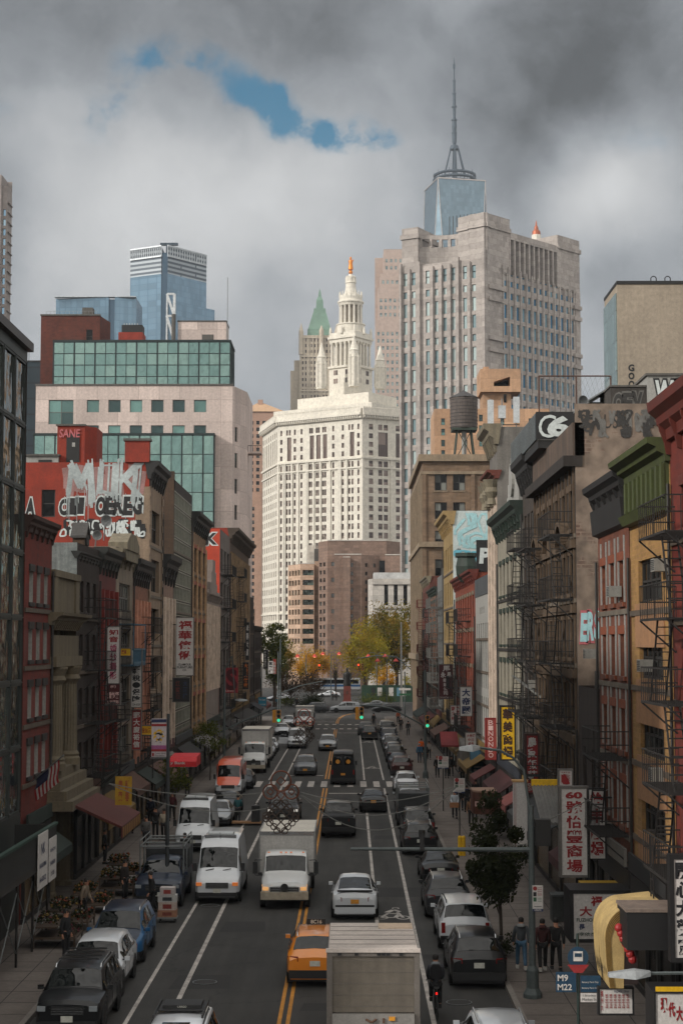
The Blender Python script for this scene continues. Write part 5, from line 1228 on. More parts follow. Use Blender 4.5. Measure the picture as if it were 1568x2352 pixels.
b = B(); g2 = M('glassy_return', (120, 138, 138), .25, .3, var=.15, scale=.3, brick=(1.2, 2.8, .06), mortar=(80, 90, 90), tile=True); b.box(-.12, -.01, .3, 7.5, 0, zz(672, Yb), g2); tb.part('glass_return', b)
b = B(); column_text(b, 'GOO', UV(1441, Yb)-x0, UV(1455, Yb)-x0, zz(892, Yb), zz(836, Yb), -.02, BLACK, .05); tb.part('graffiti', b); tb.done()
VR[0] = 520
t = thing('cupola_tower', 'tiny reddish gilded cupola peeking over the granite courthouse', 'tower', (UV(1231, 900), 900, 0)); b = B(); Yb = 900
b.lathe([(12, 0), (12, zz(600, Yb))], lime, 8); b.lathe([(2.6, zz(600, Yb)), (2.6, zz(540, Yb))], lime, 8); b.build('shaft', t)
b = B(); b.lathe([(2.4, zz(540, Yb)), (2.2, zz(531, Yb)), (1.3, zz(528, Yb)), (1., zz(521, Yb)), (.5, zz(518, Yb)), (.4, zz(512, Yb)), (.05, zz(506, Yb))], M('red_gilt', (160, 84, 50), .5, .3), 10); b.build('cupola', t)
VR[0] = 1500
CL, CR = -9.7, 5.15
def asphalt():
    m = bpy.data.materials.new('asphalt'); m.use_nodes = True; nt = m.node_tree; p = nt.nodes['Principled BSDF']; L = nt.links.new
    tc = N(nt, 'TexCoord'); o = tc.outputs['Object']
    mp = N(nt, 'Mapping'); mp.inputs['Scale'].default_value = (1., .08, 1.); L(o, mp.inputs[0])
    a = N(nt, 'TexNoise', Scale=.9, Detail=5., Roughness=.6); L(mp.outputs[0], a.inputs['Vector'])
    c = N(nt, 'TexNoise', Scale=.35, Detail=6., Roughness=.65); L(o, c.inputs['Vector'])
    f = N(nt, 'TexNoise', Scale=22., Detail=3.); L(o, f.inputs['Vector'])
    v = N(nt, 'TexVoronoi', _feature='DISTANCE_TO_EDGE', Scale=.14); L(N_add(nt, o, c), v.inputs['Vector'])
    cur = mixc(nt, 'MIX', rngn(nt, a.outputs[0], .35, .68), (.017, .0162, .0148, 1), (.042, .0402, .037, 1))
    cur = mixc(nt, 'MULTIPLY', 1., cur, rngn(nt, c.outputs[0], .3, .7, .72, 1.25))
    cur = mixc(nt, 'MULTIPLY', 1., cur, rngn(nt, f.outputs[0], .3, .7, .8, 1.2))
    cur = mixc(nt, 'MULTIPLY', 1., cur, rngn(nt, v.outputs[0], .0, .008, .4, 1.))
    L(cur, p.inputs['Base Color']); p.inputs['Roughness'].default_value = .82
    bp = N(nt, 'Bump', Strength=.3, Distance=.01); L(f.outputs[0], bp.inputs['Height']); L(bp.outputs[0], p.inputs['Normal'])
    return m
def N_add(nt, o, nz):
    n = N(nt, 'VectorMath', _operation='MULTIPLY_ADD'); nt.links.new(nz.outputs['Color'], n.inputs[0]); n.inputs[1].default_value = (3, 3, 3); nt.links.new(o, n.inputs[2]); return n.outputs[0]
ASP = asphalt()
grd = M('ground_concrete', (92, 88, 84), .95, var=.25, scale=.05)
def sheet(name, x0, x1, y0, y1, z, m):
    b = B(); b.quad([(x0, y0, z), (x1, y0, z), (x1, y1, z), (x0, y1, z)], m); return tag(b.build(name), None, None, kind='structure')
sheet('ground', -2500, 2500, -300, 4500, -.05, grd)
sheet('road', CL, CR, -30, 262, 0, ASP)
sheet('road_crossing', -90, 70, 262, 430, 0, ASP)
pav = M('pavement_concrete', (98, 90, 84), .9, var=.22, scale=.5, brick=(1.6, 1.6, .018), mortar=(60, 55, 52), tile=True, streak=0.)
def pavement(x0, x1, y0, y1, kx):
    m = M('pavement_flags', (100, 92, 86), .9, var=.25, scale=.4, fine=.15)
    b = B(); b.box(x0, x1, y0, y1, -.04, .14, m)
    y = y0
    while y < min(y1, 150): b.box(x0+.02, x1-.02, y, y+.025, .1402, .1425, DARK); y += 1.65
    for f in (.35, .7): b.box(x0+(x1-x0)*f, x0+(x1-x0)*f+.025, y0, y1, .1401, .1432, DARK)
    tag(b.build('pavement'), None, None, kind='structure')
    b = B(); b.box(kx-.09, kx+.09, y0, y1, -.03, .155, M('kerb_granite', (120, 114, 108), .85, var=.2)); tag(b.build('kerb'), None, None, kind='structure')
pavement(CR+.09, XR+.3, -30, 254, CR); pavement(-13.6, CL-.09, -30, 246, CL)
wl = M('worn_white_paint', (176, 170, 164), .75, var=.5, scale=1.6, fine=.45); yl = M('worn_yellow_paint', (186, 126, 40), .75, var=.3, scale=1.2, fine=.3)
b = B()
def line(x, y0, y1, w, m, z=.004, x2=None):
    x2 = x if x2 is None else x2; n = max(1, int((y1-y0)/6))
    for i in range(n):
        a, c = y0+(y1-y0)*i/n, y0+(y1-y0)*(i+1)/n; xa, xb = x+(x2-x)*i/n, x+(x2-x)*(i+1)/n
        b.quad([(xa-w/2, a, z), (xa+w/2, a, z), (xb+w/2, c, z), (xb-w/2, c, z)], m)
for s in (-.13, .13):
    line(-2.03+s, 20, 131, .12, yl); line(-2.03+s, 140, 221, .12, yl)
    pts = [(-2.03+s+q, y) for q, y in ((0, 236), (.05, 246), (.3, 256), (.9, 264), (2., 270), (4., 274))]
    for (xa, a), (xb, c) in zip(pts, pts[1:]): b.quad([(xa-.06, a, .004), (xa+.06, a, .004), (xb+.06, c, .004), (xb-.06, c, .004)], yl)
line(-5.5, 20, 132, .16, wl); line(-5.55, 139, 205, .14, wl); line(-6.75, 20, 132, .13, wl); line(-6.85, 139, 205, .13, wl)
line(1.05, 20, 128, .15, wl); line(1.1, 139, 215, .14, wl); line(2.42, 20, 131, .15, wl, x2=2.6); line(2.7, 139, 215, .14, wl)
for k in range(14): x = CL+.9+k*1.06; b.quad([(x, 132.3, .0045), (x+.5, 132.3, .0045), (x+.5, 137.6, .0045), (x, 137.6, .0045)], wl)
for yy in (221.5, 233.5):
    for k in range(14): x = CL+.7+k*1.06; b.quad([(x, yy, .0045), (x+.55, yy, .0045), (x+.55, yy+2.0, .0045), (x, yy+2.0, .0045)], wl)
for x0, x1, y in ((-1.7, .9, 126.4), (-5.3, -2.4, 143.4), (-1.7, .9, 212.), (-5.3, -2.4, 242.)): b.quad([(x0, y, .0042), (x1, y, .0042), (x1, y+.45, .0042), (x0, y+.45, .0042)], wl)
def bike(cx, cy, k=1.):
    def ringf(x, y, r):
        n = 16
        for i in range(n):
            a0, a1 = 2*math.pi*i/n, 2*math.pi*(i+1)/n
            b.quad([(x+r*math.cos(a0), y+1.6*r*math.sin(a0), .0046), (x+r*math.cos(a1), y+1.6*r*math.sin(a1), .0046), (x+.72*r*math.cos(a1), y+1.2*r*math.sin(a1), .0046), (x+.72*r*math.cos(a0), y+1.2*r*math.sin(a0), .0046)], wl)
    def st(x0, y0, x1, y1, w=.07): 
        L_ = math.hypot(x1-x0, y1-y0); nx, ny = -(y1-y0)/L_*w, (x1-x0)/L_*w
        b.quad([(x0-nx, y0-ny, .0048), (x1-nx, y1-ny, .0048), (x1+nx, y1+ny, .0048), (x0+nx, y0+ny, .0048)], wl)
    ringf(cx-.45, cy, .3); ringf(cx+.45, cy, .3); st(cx-.45, cy, cx+.1, cy); st(cx-.45, cy, cx-.15, cy+1.1); st(cx-.15, cy+1.1, cx+.3, cy+.9); st(cx+.45, cy, cx+.25, cy+1.3); st(cx+.1, cy, cx+.3, cy+.9); st(cx-.2, cy+1.3, cx+.1, cy+2.0, .12); st(cx+.1, cy+2.0, cx+.35, cy+1.5, .08)
    ringf(cx+.2, cy+2.4, .16)
bike(1.7, 69.5); bike(1.85, 152); bike(1.85, 192)
tag(b.build('road_markings'), None, None, kind='structure')
patch = M('fresh_asphalt_patch', (42, 41, 41), .9, var=.15)
b = B()
for x0, x1, y0, y1 in ((-6.0, -4.0, 55.2, 57.6), (.9, 3.6, 75, 78), (-9., -7.3, 62, 64), (-1.6, -.2, 121, 123), (-8.5, -6.9, 71.6, 73), (-4.6, -2.8, 93, 96), (-5.2, -3.4, 66, 68.5), (-1.6, .6, 52, 53.2), (-4.8, -2.4, 83, 84), (1.3, 3.9, 97, 99), (-4.9, -2.5, 116, 119), (-8.9, -7.4, 84, 88), (1.2, 4.9, 60.5, 61.4)): b.quad([(x0, y0, .003), (x1, y0+.1, .003), (x1-.1, y1, .003), (x0+.1, y1-.1, .003)], patch)
tag(b.build('road_patches'), None, None, kind='structure')
for i, (x, y, lb) in enumerate(((-4.9, 56.3, 'round iron manhole cover set in a dark asphalt patch'), (3.4, 53.2, 'round manhole cover near the kerb by the parked cars'), (-6.1, 72.5, 'round manhole cover beside the white van'))):
    b = B(); b.lathe([(.42, .0), (.42, .012)], M('cast_iron_lid', (50, 48, 46), .7, .3), 20, (x, y, 0)); b.ring((x, y, .012), .4, .02, STEEL, 20, 'z', 4); tag(b.build('manhole_cover'), lb, 'manhole')
bark = M('bark', (62, 52, 44), .95, var=.25, scale=2.)
def leafmat(name, c1, c2, c3=None):
    if name in _M: return _M[name]
    m = bpy.data.materials.new(name); m.use_nodes = True; nt = m.node_tree; p = nt.nodes['Principled BSDF']; L = nt.links.new
    g = N(nt, 'NewGeometry'); tc = N(nt, 'TexCoord'); nz = N(nt, 'TexNoise', Scale=.35, Detail=3.); L(tc.outputs['Object'], nz.inputs['Vector'])
    cur = mixc(nt, 'MIX', g.outputs['Random Per Island'], rgb(*c1), rgb(*c2))
    if c3: cur = mixc(nt, 'MIX', rngn(nt, nz.outputs[0], .48, .6), cur, rgb(*c3))
    L(cur, p.inputs['Base Color']); p.inputs['Roughness'].default_value = .7; p.inputs['Specular IOR Level'].default_value = .2
    tr = N(nt, 'BsdfTranslucent'); L(cur, tr.inputs[0]); mx = N(nt, 'MixShader'); mx.inputs[0].default_value = .4
    L(p.outputs[0], mx.inputs[1]); L(tr.outputs[0], mx.inputs[2]); L(mx.outputs[0], nt.nodes['Material Output'].inputs[0])
    _M[name] = m; return m
def tree(name, label, loc, h, rx, rz_, cz_, leaf, n=2600, s=.5, seed=1, group=None, clumps=34, bare=0., trunk_r=None, cat='tree', leafy=1.):
    """trunk and limbs as one mesh, a crown of leaf-sized faces gathered in clumps"""
    rd = random.Random(seed); t = thing(name, label, cat, loc, 0, group)
    b = B(); tr = trunk_r or h*.018
    fork = max(h*.28, cz_-rz_*.9)
    b.tube([(0, 0, 0), (tr*.4, 0, fork*.5), (0, tr*.3, fork)], tr, bark, 8)
    cl = []
    for k in range(clumps):
        while True:
            v = Vector((rd.uniform(-1, 1), rd.uniform(-1, 1), rd.uniform(-1, 1)))
            if v.length < 1 and v.length > .35: break
        c = Vector((v.x*rx*.82, v.y*rx*.82, cz_+v.z*rz_*.85)); cl.append((c, rd.uniform(.5, 1.25)))
    for i, (c, q) in enumerate(cl):
        if i % 2 == 0 or bare:
            m1 = Vector((c.x*.35, c.y*.35, fork+(c.z-fork)*.45)); p0 = Vector((0, 0, fork*rd.uniform(.75, 1)))
            b.cyl(p0, m1, tr*.5, bark, 5, tr*.32); b.cyl(m1, c, tr*.32, bark, 4, tr*.08)
            if bare:
                for _ in range(5): b.cyl(c, c+Vector((rd.uniform(-1, 1), rd.uniform(-1, 1), rd.uniform(0, 1.2)))*rx*.35, tr*.1, bark, 3, tr*.03)
    b.build('trunk', t)
    vs, fs = [], []; cr = rx*.34
    for i in range(n):
        c, q = cl[rd.randrange(len(cl))]
        d = Vector((rd.gauss(0, 1), rd.gauss(0, 1), rd.gauss(0, .8))); d = d.normalized()*(rd.random()**.5)*cr*q*1.25
        p = c+d; a = Vector((rd.gauss(0, 1), rd.gauss(0, 1), rd.gauss(0, 1))).normalized(); e = a.orthogonal().normalized(); f = a.cross(e)
        w = s*rd.uniform(.5, 1.15); k = len(vs)
        vs += [(p+e*w*.5)[:], (p+f*w*.28+a*w*.1)[:], (p-e*w*.5)[:], (p-f*w*.28+a*w*.1)[:]]; fs.append((k, k+1, k+2, k+3))
    cb = B(); cb.add(vs, fs, leaf); cb.build('crown', t)
    return t
lf_g = leafmat('leaf_olive', (84, 86, 24), (128, 118, 34), (150, 118, 34)); lf_y = leafmat('leaf_yellow_orange', (176, 124, 26), (206, 154, 36), (150, 124, 34)); lf_d = leafmat('leaf_dark_green', (28, 34, 16), (46, 52, 22)); lf_m = leafmat('leaf_mid_green', (60, 72, 26), (100, 102, 36)); lf_r = leafmat('leaf_dark_red', (46, 36, 24), (72, 52, 32))
lf_a = leafmat('leaf_amber', (124, 118, 30), (158, 144, 40), (156, 126, 34))
def tp(u, Y): return (UV(u, Y), Y, 0)
tree('park_tree', 'big olive-green tree in the park, touching the beige corner building', tp(910, 372), 21.5, 7.8, 8.2, 13.0, lf_g, 8500, .6, 1, 'park trees', 46)
tree('park_tree', 'broad yellowing tree in the park between the statue and the white flagpole', tp(836, 362), 17, 6.8, 6.8, 9.8, lf_a, 7500, .55, 2, 'park trees', 42)
tree('park_tree', 'tall green tree top behind the yellowing one, in front of the pale stone courthouse', tp(880, 395), 21, 6.5, 7., 13.0, lf_g, 6500, .6, 3, 'park trees', 40)
tree('park_tree', 'low bright yellow tree at the foot of the white flagpole', tp(885, 338), 8, 2.6, 2.4, 4.6, lf_y, 1500, .4, 4, 'park trees', 22)
tree('park_tree', 'small yellow-green sapling beside the beige corner building', tp(935, 330), 6, 1.6, 2.2, 3.4, lf_a, 900, .35, 5, 'park trees', 16)
tree('park_tree', 'bright orange-yellow autumn tree in front of the brown brick block', tp(716, 400), 11.5, 5., 3.8, 6.8, lf_y, 4200, .5, 6, 'park trees', 28)
tree('park_tree', 'sparse half-bare brown tree beside the orange one', tp(690, 412), 13, 4.4, 4., 7.8, lf_a, 700, .4, 7, 'park trees', 26, bare=1)
tree('park_tree', 'thin bare tree in front of the brown brick block, left of the statue', tp(770, 370), 11, 2.8, 4., 7, lf_a, 260, .3, 8, 'park trees', 24, bare=1)
tree('street_tree', 'dense green tree at the far end of the left row of houses', tp(630, 300), 17.5, 3.2, 6.4, 10.2, lf_m, 6500, .45, 9, None, 36)
tree('street_tree', 'second green tree just behind the one at the end of the left row', tp(648, 335), 15, 2.8, 5.4, 8.6, lf_g, 4200, .45, 10, None, 30)
tree('street_tree', 'low dark reddish tree spreading over the plaza left of the statue', tp(668, 305), 6.6, 4.4, 1.9, 4.2, lf_r, 2400, .35, 11, None, 32, bare=1)
tree('street_tree', 'second low dark tree over the plaza, nearer the statue', tp(716, 312), 6., 3.4, 1.8, 3.9, lf_r, 1700, .35, 12, None, 26, bare=1)
tree('street_tree', 'dark leafy young tree on the right pavement behind the long signal arm', (at(1128, 2150, Z=.14).x, 60.5, .14), 5.9, 1.3, 2.2, 3.7, lf_d, 8500, .17, 13, None, 26, trunk_r=.06)
tree('street_tree', 'small yellowing tree by the red bank awning on the left pavement', (-11.2, 106, .14), 4.6, 1.1, 1.5, 2.9, lf_m, 1500, .16, 14, None, 22, trunk_r=.05)
tree('street_tree', 'small dark tree beside the white box truck on the left pavement', (-11.6, 137, .14), 5.2, 1.5, 1.7, 3.4, lf_m, 1500, .2, 15, None, 24, trunk_r=.06)
def shrub(label, loc, rx, h, leaf, n, s, seed): 
    t = tree('shrub', label, loc, h, rx, h*.45, h*.55, leaf, n, s, seed, 'plaza shrubs', 18, cat='shrub', trunk_r=.05); return t
shrub('wide green shrub bed at the kerb of the plaza behind the dark parked car', tp(690, 300), 3.4, 1.8, lf_d, 1500, .3, 21)
shrub('rounded dark shrub left of the silver minivan', tp(722, 302), 2.4, 2., lf_d, 1100, .3, 22)
shrub('low shrub behind the pedestrians at the left kerb of the plaza', tp(655, 303), 2.2, 1.6, lf_m, 900, .3, 23)
shrub('strip of low plants under the green hoarding', tp(858, 322), 4.2, 1.0, lf_m, 1400, .3, 24)
shrub('small planter shrub round the foot of the dark street tree', (at(1128, 2150, Z=.14).x, 60.3, .14), .62, .8, lf_d, 700, .12, 25)
def paint(name, c, rough=.32): return M('paint_'+name, c, rough, .0, var=.06, scale=1.5, fine=.03, coat=.8 if sum(c) > 250 else .25, spec=.5 if sum(c) > 250 else .3)
TYRE = M('tyre_rubber', (24, 24, 24), .85, var=.1); RIM = M('alloy_rim', (120, 122, 124), .35, .7, var=.05); PLAST = M('black_plastic', (26, 26, 27), .6, var=.08)
CG = glass('car_glass', (9, 13, 14), None, rough=.04, spec=.5, wave=.16)
CHROME = M('chrome', (170, 172, 174), .18, .9, var=0, fine=0); HLG = M('headlamp_glass', (150, 156, 160), .12, .2, var=0, fine=0, spec=.8)
HLON = M('headlamp_lit', (255, 190, 120), .3, emit=.35, var=0, fine=0); HLAMB = M('amber_lamp_lit', (235, 130, 60), .3, emit=.2, var=0, fine=0)
TL = M('tail_lamp_red', (120, 16, 14), .25, var=0, fine=0, spec=.8); TLON = M('tail_lamp_lit', (230, 30, 24), .3, emit=1.2, var=0, fine=0)
PLW = M('plate_white', (190, 190, 180), .5, var=.05); PLY = M('plate_yellow', (206, 140, 40), .5, var=.05); PLTXT = M('plate_letters', (30, 34, 70), .5, var=0, fine=0)
def wheel_mesh(r, w):
    b = B()
    b.lathe([(r*.6, -w/2), (r*.93, -w/2), (r, -w*.35), (r, w*.35), (r*.93, w/2), (r*.6, w/2)], TYRE, 22, ax='x')
    b.lathe([(.02, -w*.42), (r*.62, -w*.42), (r*.62, w*.42), (.02, w*.42)], RIM, 16, ax='x')
    for k in range(5):
        a = 2*math.pi*k/5
        for s in (-1, 1): b.cyl((s*w*.45, 0, 0), (s*w*.45, r*.58*math.cos(a), r*.58*math.sin(a)), r*.08, PLAST, 4)
    return b.mesh('wheel', 40)
_wm = {}
SHAPES = {
 'sedan': dict(L=4.75, W=.92, st=[(0, .56, .62, .70, .54), (.025, .64, .72, .83, .68), (.12, .72, .82, .90, .75), (.27, .86, .97, .92, .76), (.42, .91, 1.38, .92, .60), (.55, .92, 1.44, .92, .58), (.70, .94, 1.38, .92, .60), (.86, .97, 1.06, .90, .73), (.965, .92, 1.02, .86, .69), (1, .78, .86, .78, .6)], ws=3, rr=6, gl=(.33, .80), zs=.24),
 'suv': dict(L=4.65, W=.94, st=[(0, .74, .82, .74, .6), (.025, .84, .94, .88, .72), (.12, .92, 1.03, .93, .78), (.25, 1.0, 1.1, .94, .78), (.37, 1.04, 1.58, .945, .66), (.55, 1.05, 1.66, .945, .65), (.87, 1.07, 1.60, .94, .64), (.965, 1.08, 1.14, .92, .77), (1, .86, .96, .86, .72)], ws=3, rr=6, gl=(.30, .9), zs=.26),
 'boxy': dict(L=4.8, W=.96, st=[(0, .86, .96, .80, .66), (.02, .98, 1.08, .90, .76), (.12, 1.06, 1.14, .95, .82), (.27, 1.10, 1.18, .96, .82), (.35, 1.12, 1.68, .96, .72), (.55, 1.12, 1.76, .96, .72), (.93, 1.12, 1.72, .95, .70), (.985, 1.12, 1.18, .94, .82), (1, .9, 1.0, .9, .76)], ws=3, rr=6, gl=(.30, .94), zs=.3),
 'fastback': dict(L=4.75, W=.96, st=[(0, .58, .64, .72, .56), (.025, .68, .76, .86, .70), (.12, .80, .90, .94, .78), (.24, .92, 1.02, .955, .78), (.42, 1.0, 1.54, .96, .62), (.55, 1.02, 1.62, .96, .60), (.66, 1.04, 1.57, .95, .62), (.93, 1.08, 1.16, .92, .72), (.985, 1.0, 1.1, .89, .70), (1, .8, .9, .82, .66)], ws=3, rr=6, gl=(.30, .86), zs=.24),
 'minivan': dict(L=5.1, W=.98, st=[(0, .70, .78, .78, .62), (.03, .82, .92, .92, .76), (.10, .92, 1.02, .97, .82), (.2, 1.0, 1.1, .98, .82), (.36, 1.04, 1.66, .98, .70), (.55, 1.05, 1.75, .98, .70), (.92, 1.07, 1.68, .97, .70), (.98, 1.08, 1.14, .95, .8), (1, .86, .96, .9, .74)], ws=3, rr=6, gl=(.26, .95), zs=.24),
 'van': dict(L=5.9, W=1.0, st=[(0, .80, .90, .84, .70), (.02, .98, 1.08, .95, .82), (.11, 1.2, 1.32, .98, .86), (.145, 1.26, 1.40, .99, .86), (.245, 1.3, 2.32, 1.0, .84), (.31, 1.3, 2.62, 1.0, .80), (.975, 1.3, 2.68, 1.0, .80), (.995, 1.3, 2.6, .99, .8), (1, 1.28, 2.5, .97, .78)], ws=3, rr=None, gl=(.2, .33), zs=.3),
 'lowvan': dict(L=5.4, W=1.0, st=[(0, .80, .90, .86, .74), (.02, .95, 1.05, .95, .82), (.16, 1.1, 1.2, .99, .86), (.2, 1.14, 1.26, 1.0, .86), (.31, 1.18, 2.0, 1.0, .80), (.4, 1.18, 2.08, 1.0, .78), (.975, 1.18, 2.08, 1.0, .78), (.995, 1.18, 2.02, .99, .78), (1, 1.16, 1.9, .97, .76)], ws=3, rr=None, gl=(.24, .9), zs=.3),
 'cab': dict(L=2.75, W=1.05, st=[(0, 1.05, 1.16, .84, .66), (.03, 1.18, 1.34, .98, .74), (.36, 1.42, 1.62, 1.05, .84), (.44, 1.46, 1.68, 1.05, .90), (.58, 1.5, 2.50, 1.05, .90), (.66, 1.5, 2.62, 1.05, .88), (.97, 1.5, 2.64, 1.05, .88), (.99, 1.5, 2.6, 1.05, .88), (1, 1.5, 2.55, 1.05, .88)], ws=3, rr=None, gl=(.52, .84), zs=.5),
 'pickup': dict(L=5.8, W=1.0, st=[(0, .95, 1.05, .88, .76), (.02, 1.08, 1.16, .97, .84), (.1, 1.14, 1.22, .99, .86), (.26, 1.2, 1.3, 1.0, .86), (.34, 1.22, 1.84, 1.0, .72), (.45, 1.22, 1.92, 1.0, .72), (.62, 1.22, 1.86, 1.0, .72), (.66, 1.22, 1.28, 1.0, .86), (.985, 1.22, 1.26, .99, .9), (1, 1.15, 1.22, .97, .88)], ws=3, rr=6, gl=(.30, .62), zs=.36),
}
def plate(b, x, z, y, s, m):
    b.box(x-.17, x+.17, y, y+.02, z-.085, z+.085, m)
def vehicle(name, label, cat, shape, pm, X, Yn, away=False, group=None, rz=None, extra=None, lamps=None, tail=None, plm=PLW, L=None, roofm=None, rails=True, sx=1., rearwin=True, glass_m=None, hs=1.):
    S = SHAPES[shape]; L = L or S['L']; st = [(f, a*hs, c*hs, d, e) for f, a, c, d, e in S['st']]; W = S['W']; zs = S['zs']*hs; G = glass_m or CG
    t = thing(name, label, cat, (X, Yn+L/2, 0), (math.pi if away else 0) if rz is None else rz, group)
    def yy(f): return -L/2+f*L
    def sec(f):
        for i in range(len(st)-1):
            if st[i][0] <= f <= st[i+1][0]:
                k = (f-st[i][0])/(st[i+1][0]-st[i][0]); a, c = st[i], st[i+1]
                _, zb, zt, wb, wt = [a[j]+(c[j]-a[j])*k for j in range(5)]; break
        return [(wb*.93, zs), (wb, zs+.22), (wb*1.0, zb-.14), (wb*.965, zb), (wt, zt-.055), (wt*.8, zt-.008), (0, zt+.022)]
    fr = []
    for i in range(len(st)-1):
        n = 2 if st[i+1][0]-st[i][0] > .08 else 1
        fr += [st[i][0]+(st[i+1][0]-st[i][0])*j/n for j in range(n)]
    fr.append(1.)
    b = B(); n = 13; vs = []
    for f in fr:
        h = sec(f); ring = [(-x, z) for x, z in h[:-1]]+[h[-1]]+[(x, z) for x, z in h[:-1][::-1]]
        vs += [(x, yy(f), z) for x, z in ring]
    fs, lo, rf = [], [], []
    for i in range(len(fr)-1):
        for j in range(n-1):
            q = (i*n+j, (i+1)*n+j, (i+1)*n+j+1, i*n+j+1)
            (lo if j in (0, n-2) else (rf if 4 <= j <= n-6 and roofm else fs)).append(q)
    fs += [tuple(range(n))[::-1], tuple((len(fr)-1)*n+k for k in range(n))]
    b.add(vs, fs, pm); b.add(vs, lo, PLAST)
    if rf: b.add(vs, rf, roofm)
    b.box(-W*.9, W*.9, yy(.02), yy(.98), zs-.08, zs+.05, PLAST)
    wy = {'van': (.16, .78), 'lowvan': (.16, .8), 'pickup': (.17, .79), 'cab': (.26,)}.get(shape, (.185, .80)); wr = {'van': .36, 'lowvan': .36, 'pickup': .41, 'boxy': .40, 'cab': .46, 'suv': .365}.get(shape, .34)
    for f in wy:
        for s in (-1, 1): b.lathe([(.02, -.006), (wr+.075, -.006), (wr+.075, .006), (.02, .006)], PLAST, 20, (s*W*1.0, yy(f), wr+.03), 'x')
    if shape not in ('cab',):
        for f in (.3, .5, .7) if shape not in ('van', 'pickup') else (.2, .33):
            for s in (-1, 1): b.box(s*W-.006, s*W+.008, yy(f)-.008, yy(f)+.008, zs+.2, sec(f)[3][1], PLAST)
            if shape != 'van' or f == .33:
                for s in (-1, 1): b.box(s*(W+.0)-.02, s*W+.02, yy(f)-.28, yy(f)-.1, sec(f)[3][1]-.16, sec(f)[3][1]-.12, pm)
    b.build('body', t, 42)
    k = (wr, .24)
    if k not in _wm: _wm[k] = wheel_mesh(*k)
    for f in wy:
        for s in (-1, 1):
            o = link('wheel', _wm[k], t); o.location = (s*(W-.1), yy(f), wr)
    def topglass(name, f0, f1, m):
        g = B(); rows = []
        for f in (f0, (f0+f1)/2, f1):
            h = sec(f); rows.append([(-h[4][0]*.97, yy(f), h[4][1]+.02), (-h[5][0], yy(f), h[5][1]+.016), (0, yy(f), h[6][1]+.012), (h[5][0], yy(f), h[5][1]+.016), (h[4][0]*.97, yy(f), h[4][1]+.02)])
        v = [p for r in rows for p in r]; g.add(v, [(i*5+j, (i+1)*5+j, (i+1)*5+j+1, i*5+j+1) for i in range(2) for j in range(4)], m); return g.build(name, t, 60)
    w0, w1 = st[S['ws']][0], st[S['ws']+1][0]
    topglass('windscreen', w0+(w1-w0)*.06, w0+(w1-w0)*.94, G)
    if S['rr'] and rearwin:
        r0, r1 = st[S['rr']][0], st[S['rr']+1][0]; topglass('rear_window', r0+(r1-r0)*.1, r0+(r1-r0)*.86, G)
    g0, g1 = S['gl']; cuts = [g0, g0+(g1-g0)*.36, g0+(g1-g0)*.70, g1] if shape not in ('van', 'cab') else [g0, g1]
    if shape == 'pickup': cuts = [g0, (g0+g1)/2, g1]
    for a, c in zip(cuts, cuts[1:]):
        for s in (-1, 1):
            g = B(); p = []
            for f, e in ((a+.008, 1), (c-.008, -1)):
                h = sec(f); lo_, hi = h[3], h[4]
                p.append([(s*(lo_[0]+(hi[0]-lo_[0])*q+.012), yy(f), lo_[1]+(hi[1]-lo_[1])*q) for q in (.1, .9)])
            if p[0][1][2]-p[0][0][2] < .12 and p[1][1][2]-p[1][0][2] < .12: continue
            g.quad([p[0][0], p[1][0], p[1][1], p[0][1]], G); g.build('side_window', t)
    zf = st[1][1]; hw = st[1][3]
    for s in (-1, 1):
        g = B()
        if shape in ('cab', 'van', 'lowvan', 'boxy', 'pickup'): g.box(min(s*hw*.7, s*hw*.96), max(s*hw*.7, s*hw*.96), yy(0)-.035, yy(.055), zf-.19, zf-.05, lamps or HLG)
        g.add([(s*hw*.55, yy(.003)-.02, zf-.12), (s*hw*.98, yy(.03), zf-.14), (s*hw*1.0, yy(.06), zf+.03), (s*hw*.55, yy(.014)-.02, zf+.02), (s*hw*.55, yy(.05), zf-.12), (s*hw*.95, yy(.07), zf-.12)], [(0, 1, 2, 3), (0, 4, 5, 1)], lamps or HLG); g.build('headlight', t)
        zt = st[-2][1]; tw = st[-2][3]; g = B()
        if shape in ('van', 'lowvan', 'boxy'): g.box(s*tw*.86-.07, s*tw*.86+.07, yy(1)-.1, yy(1)+.015, zt-.42, zt-.05, tail or TL)
        elif shape != 'cab': g.extr([(min(s*tw*.6, s*tw*.97), yy(1)+.012), (max(s*tw*.6, s*tw*.97), yy(1)+.012) if s < 0 else (s*tw*.97, yy(.975)), (s*(st[-2][3]+.012), yy(.95)), (s*tw*.6, yy(.95))] if s > 0 else [(-tw*.6, yy(1)+.012), (-tw*.97, yy(.975)), (-(st[-2][3]+.012), yy(.95)), (-tw*.6, yy(.95))], 'z', zt-.24, zt-.08, tail or TL)
        if g.v: g.build('tail_light', t)
        g = B(); f = w0+.03; h = sec(f); g.box(s*(h[3][0]-.05), s*(h[3][0]+.06), yy(f)-.02, yy(f)+.02, h[3][1]+.03, h[3][1]+.07, PLAST); g.box(s*(h[3][0]+.02), s*(h[3][0]+.19), yy(f)-.05, yy(f)+.05, h[3][1]+.02, h[3][1]+(.36 if shape in ('van',) else .15), pm if shape not in ('van', 'lowvan', 'cab') else PLAST); g.build('mirror', t, 40)
    g = B(); g.box(-hw*.52, hw*.52, yy(0)-.03, yy(.01), zf-.3, zf-.06, PLAST)
    for q in range(3): g.box(-hw*.5, hw*.5, yy(0)-.045, yy(0)-.02, zf-.27+.07*q, zf-.25+.07*q, CHROME)
    g.build('grille', t)
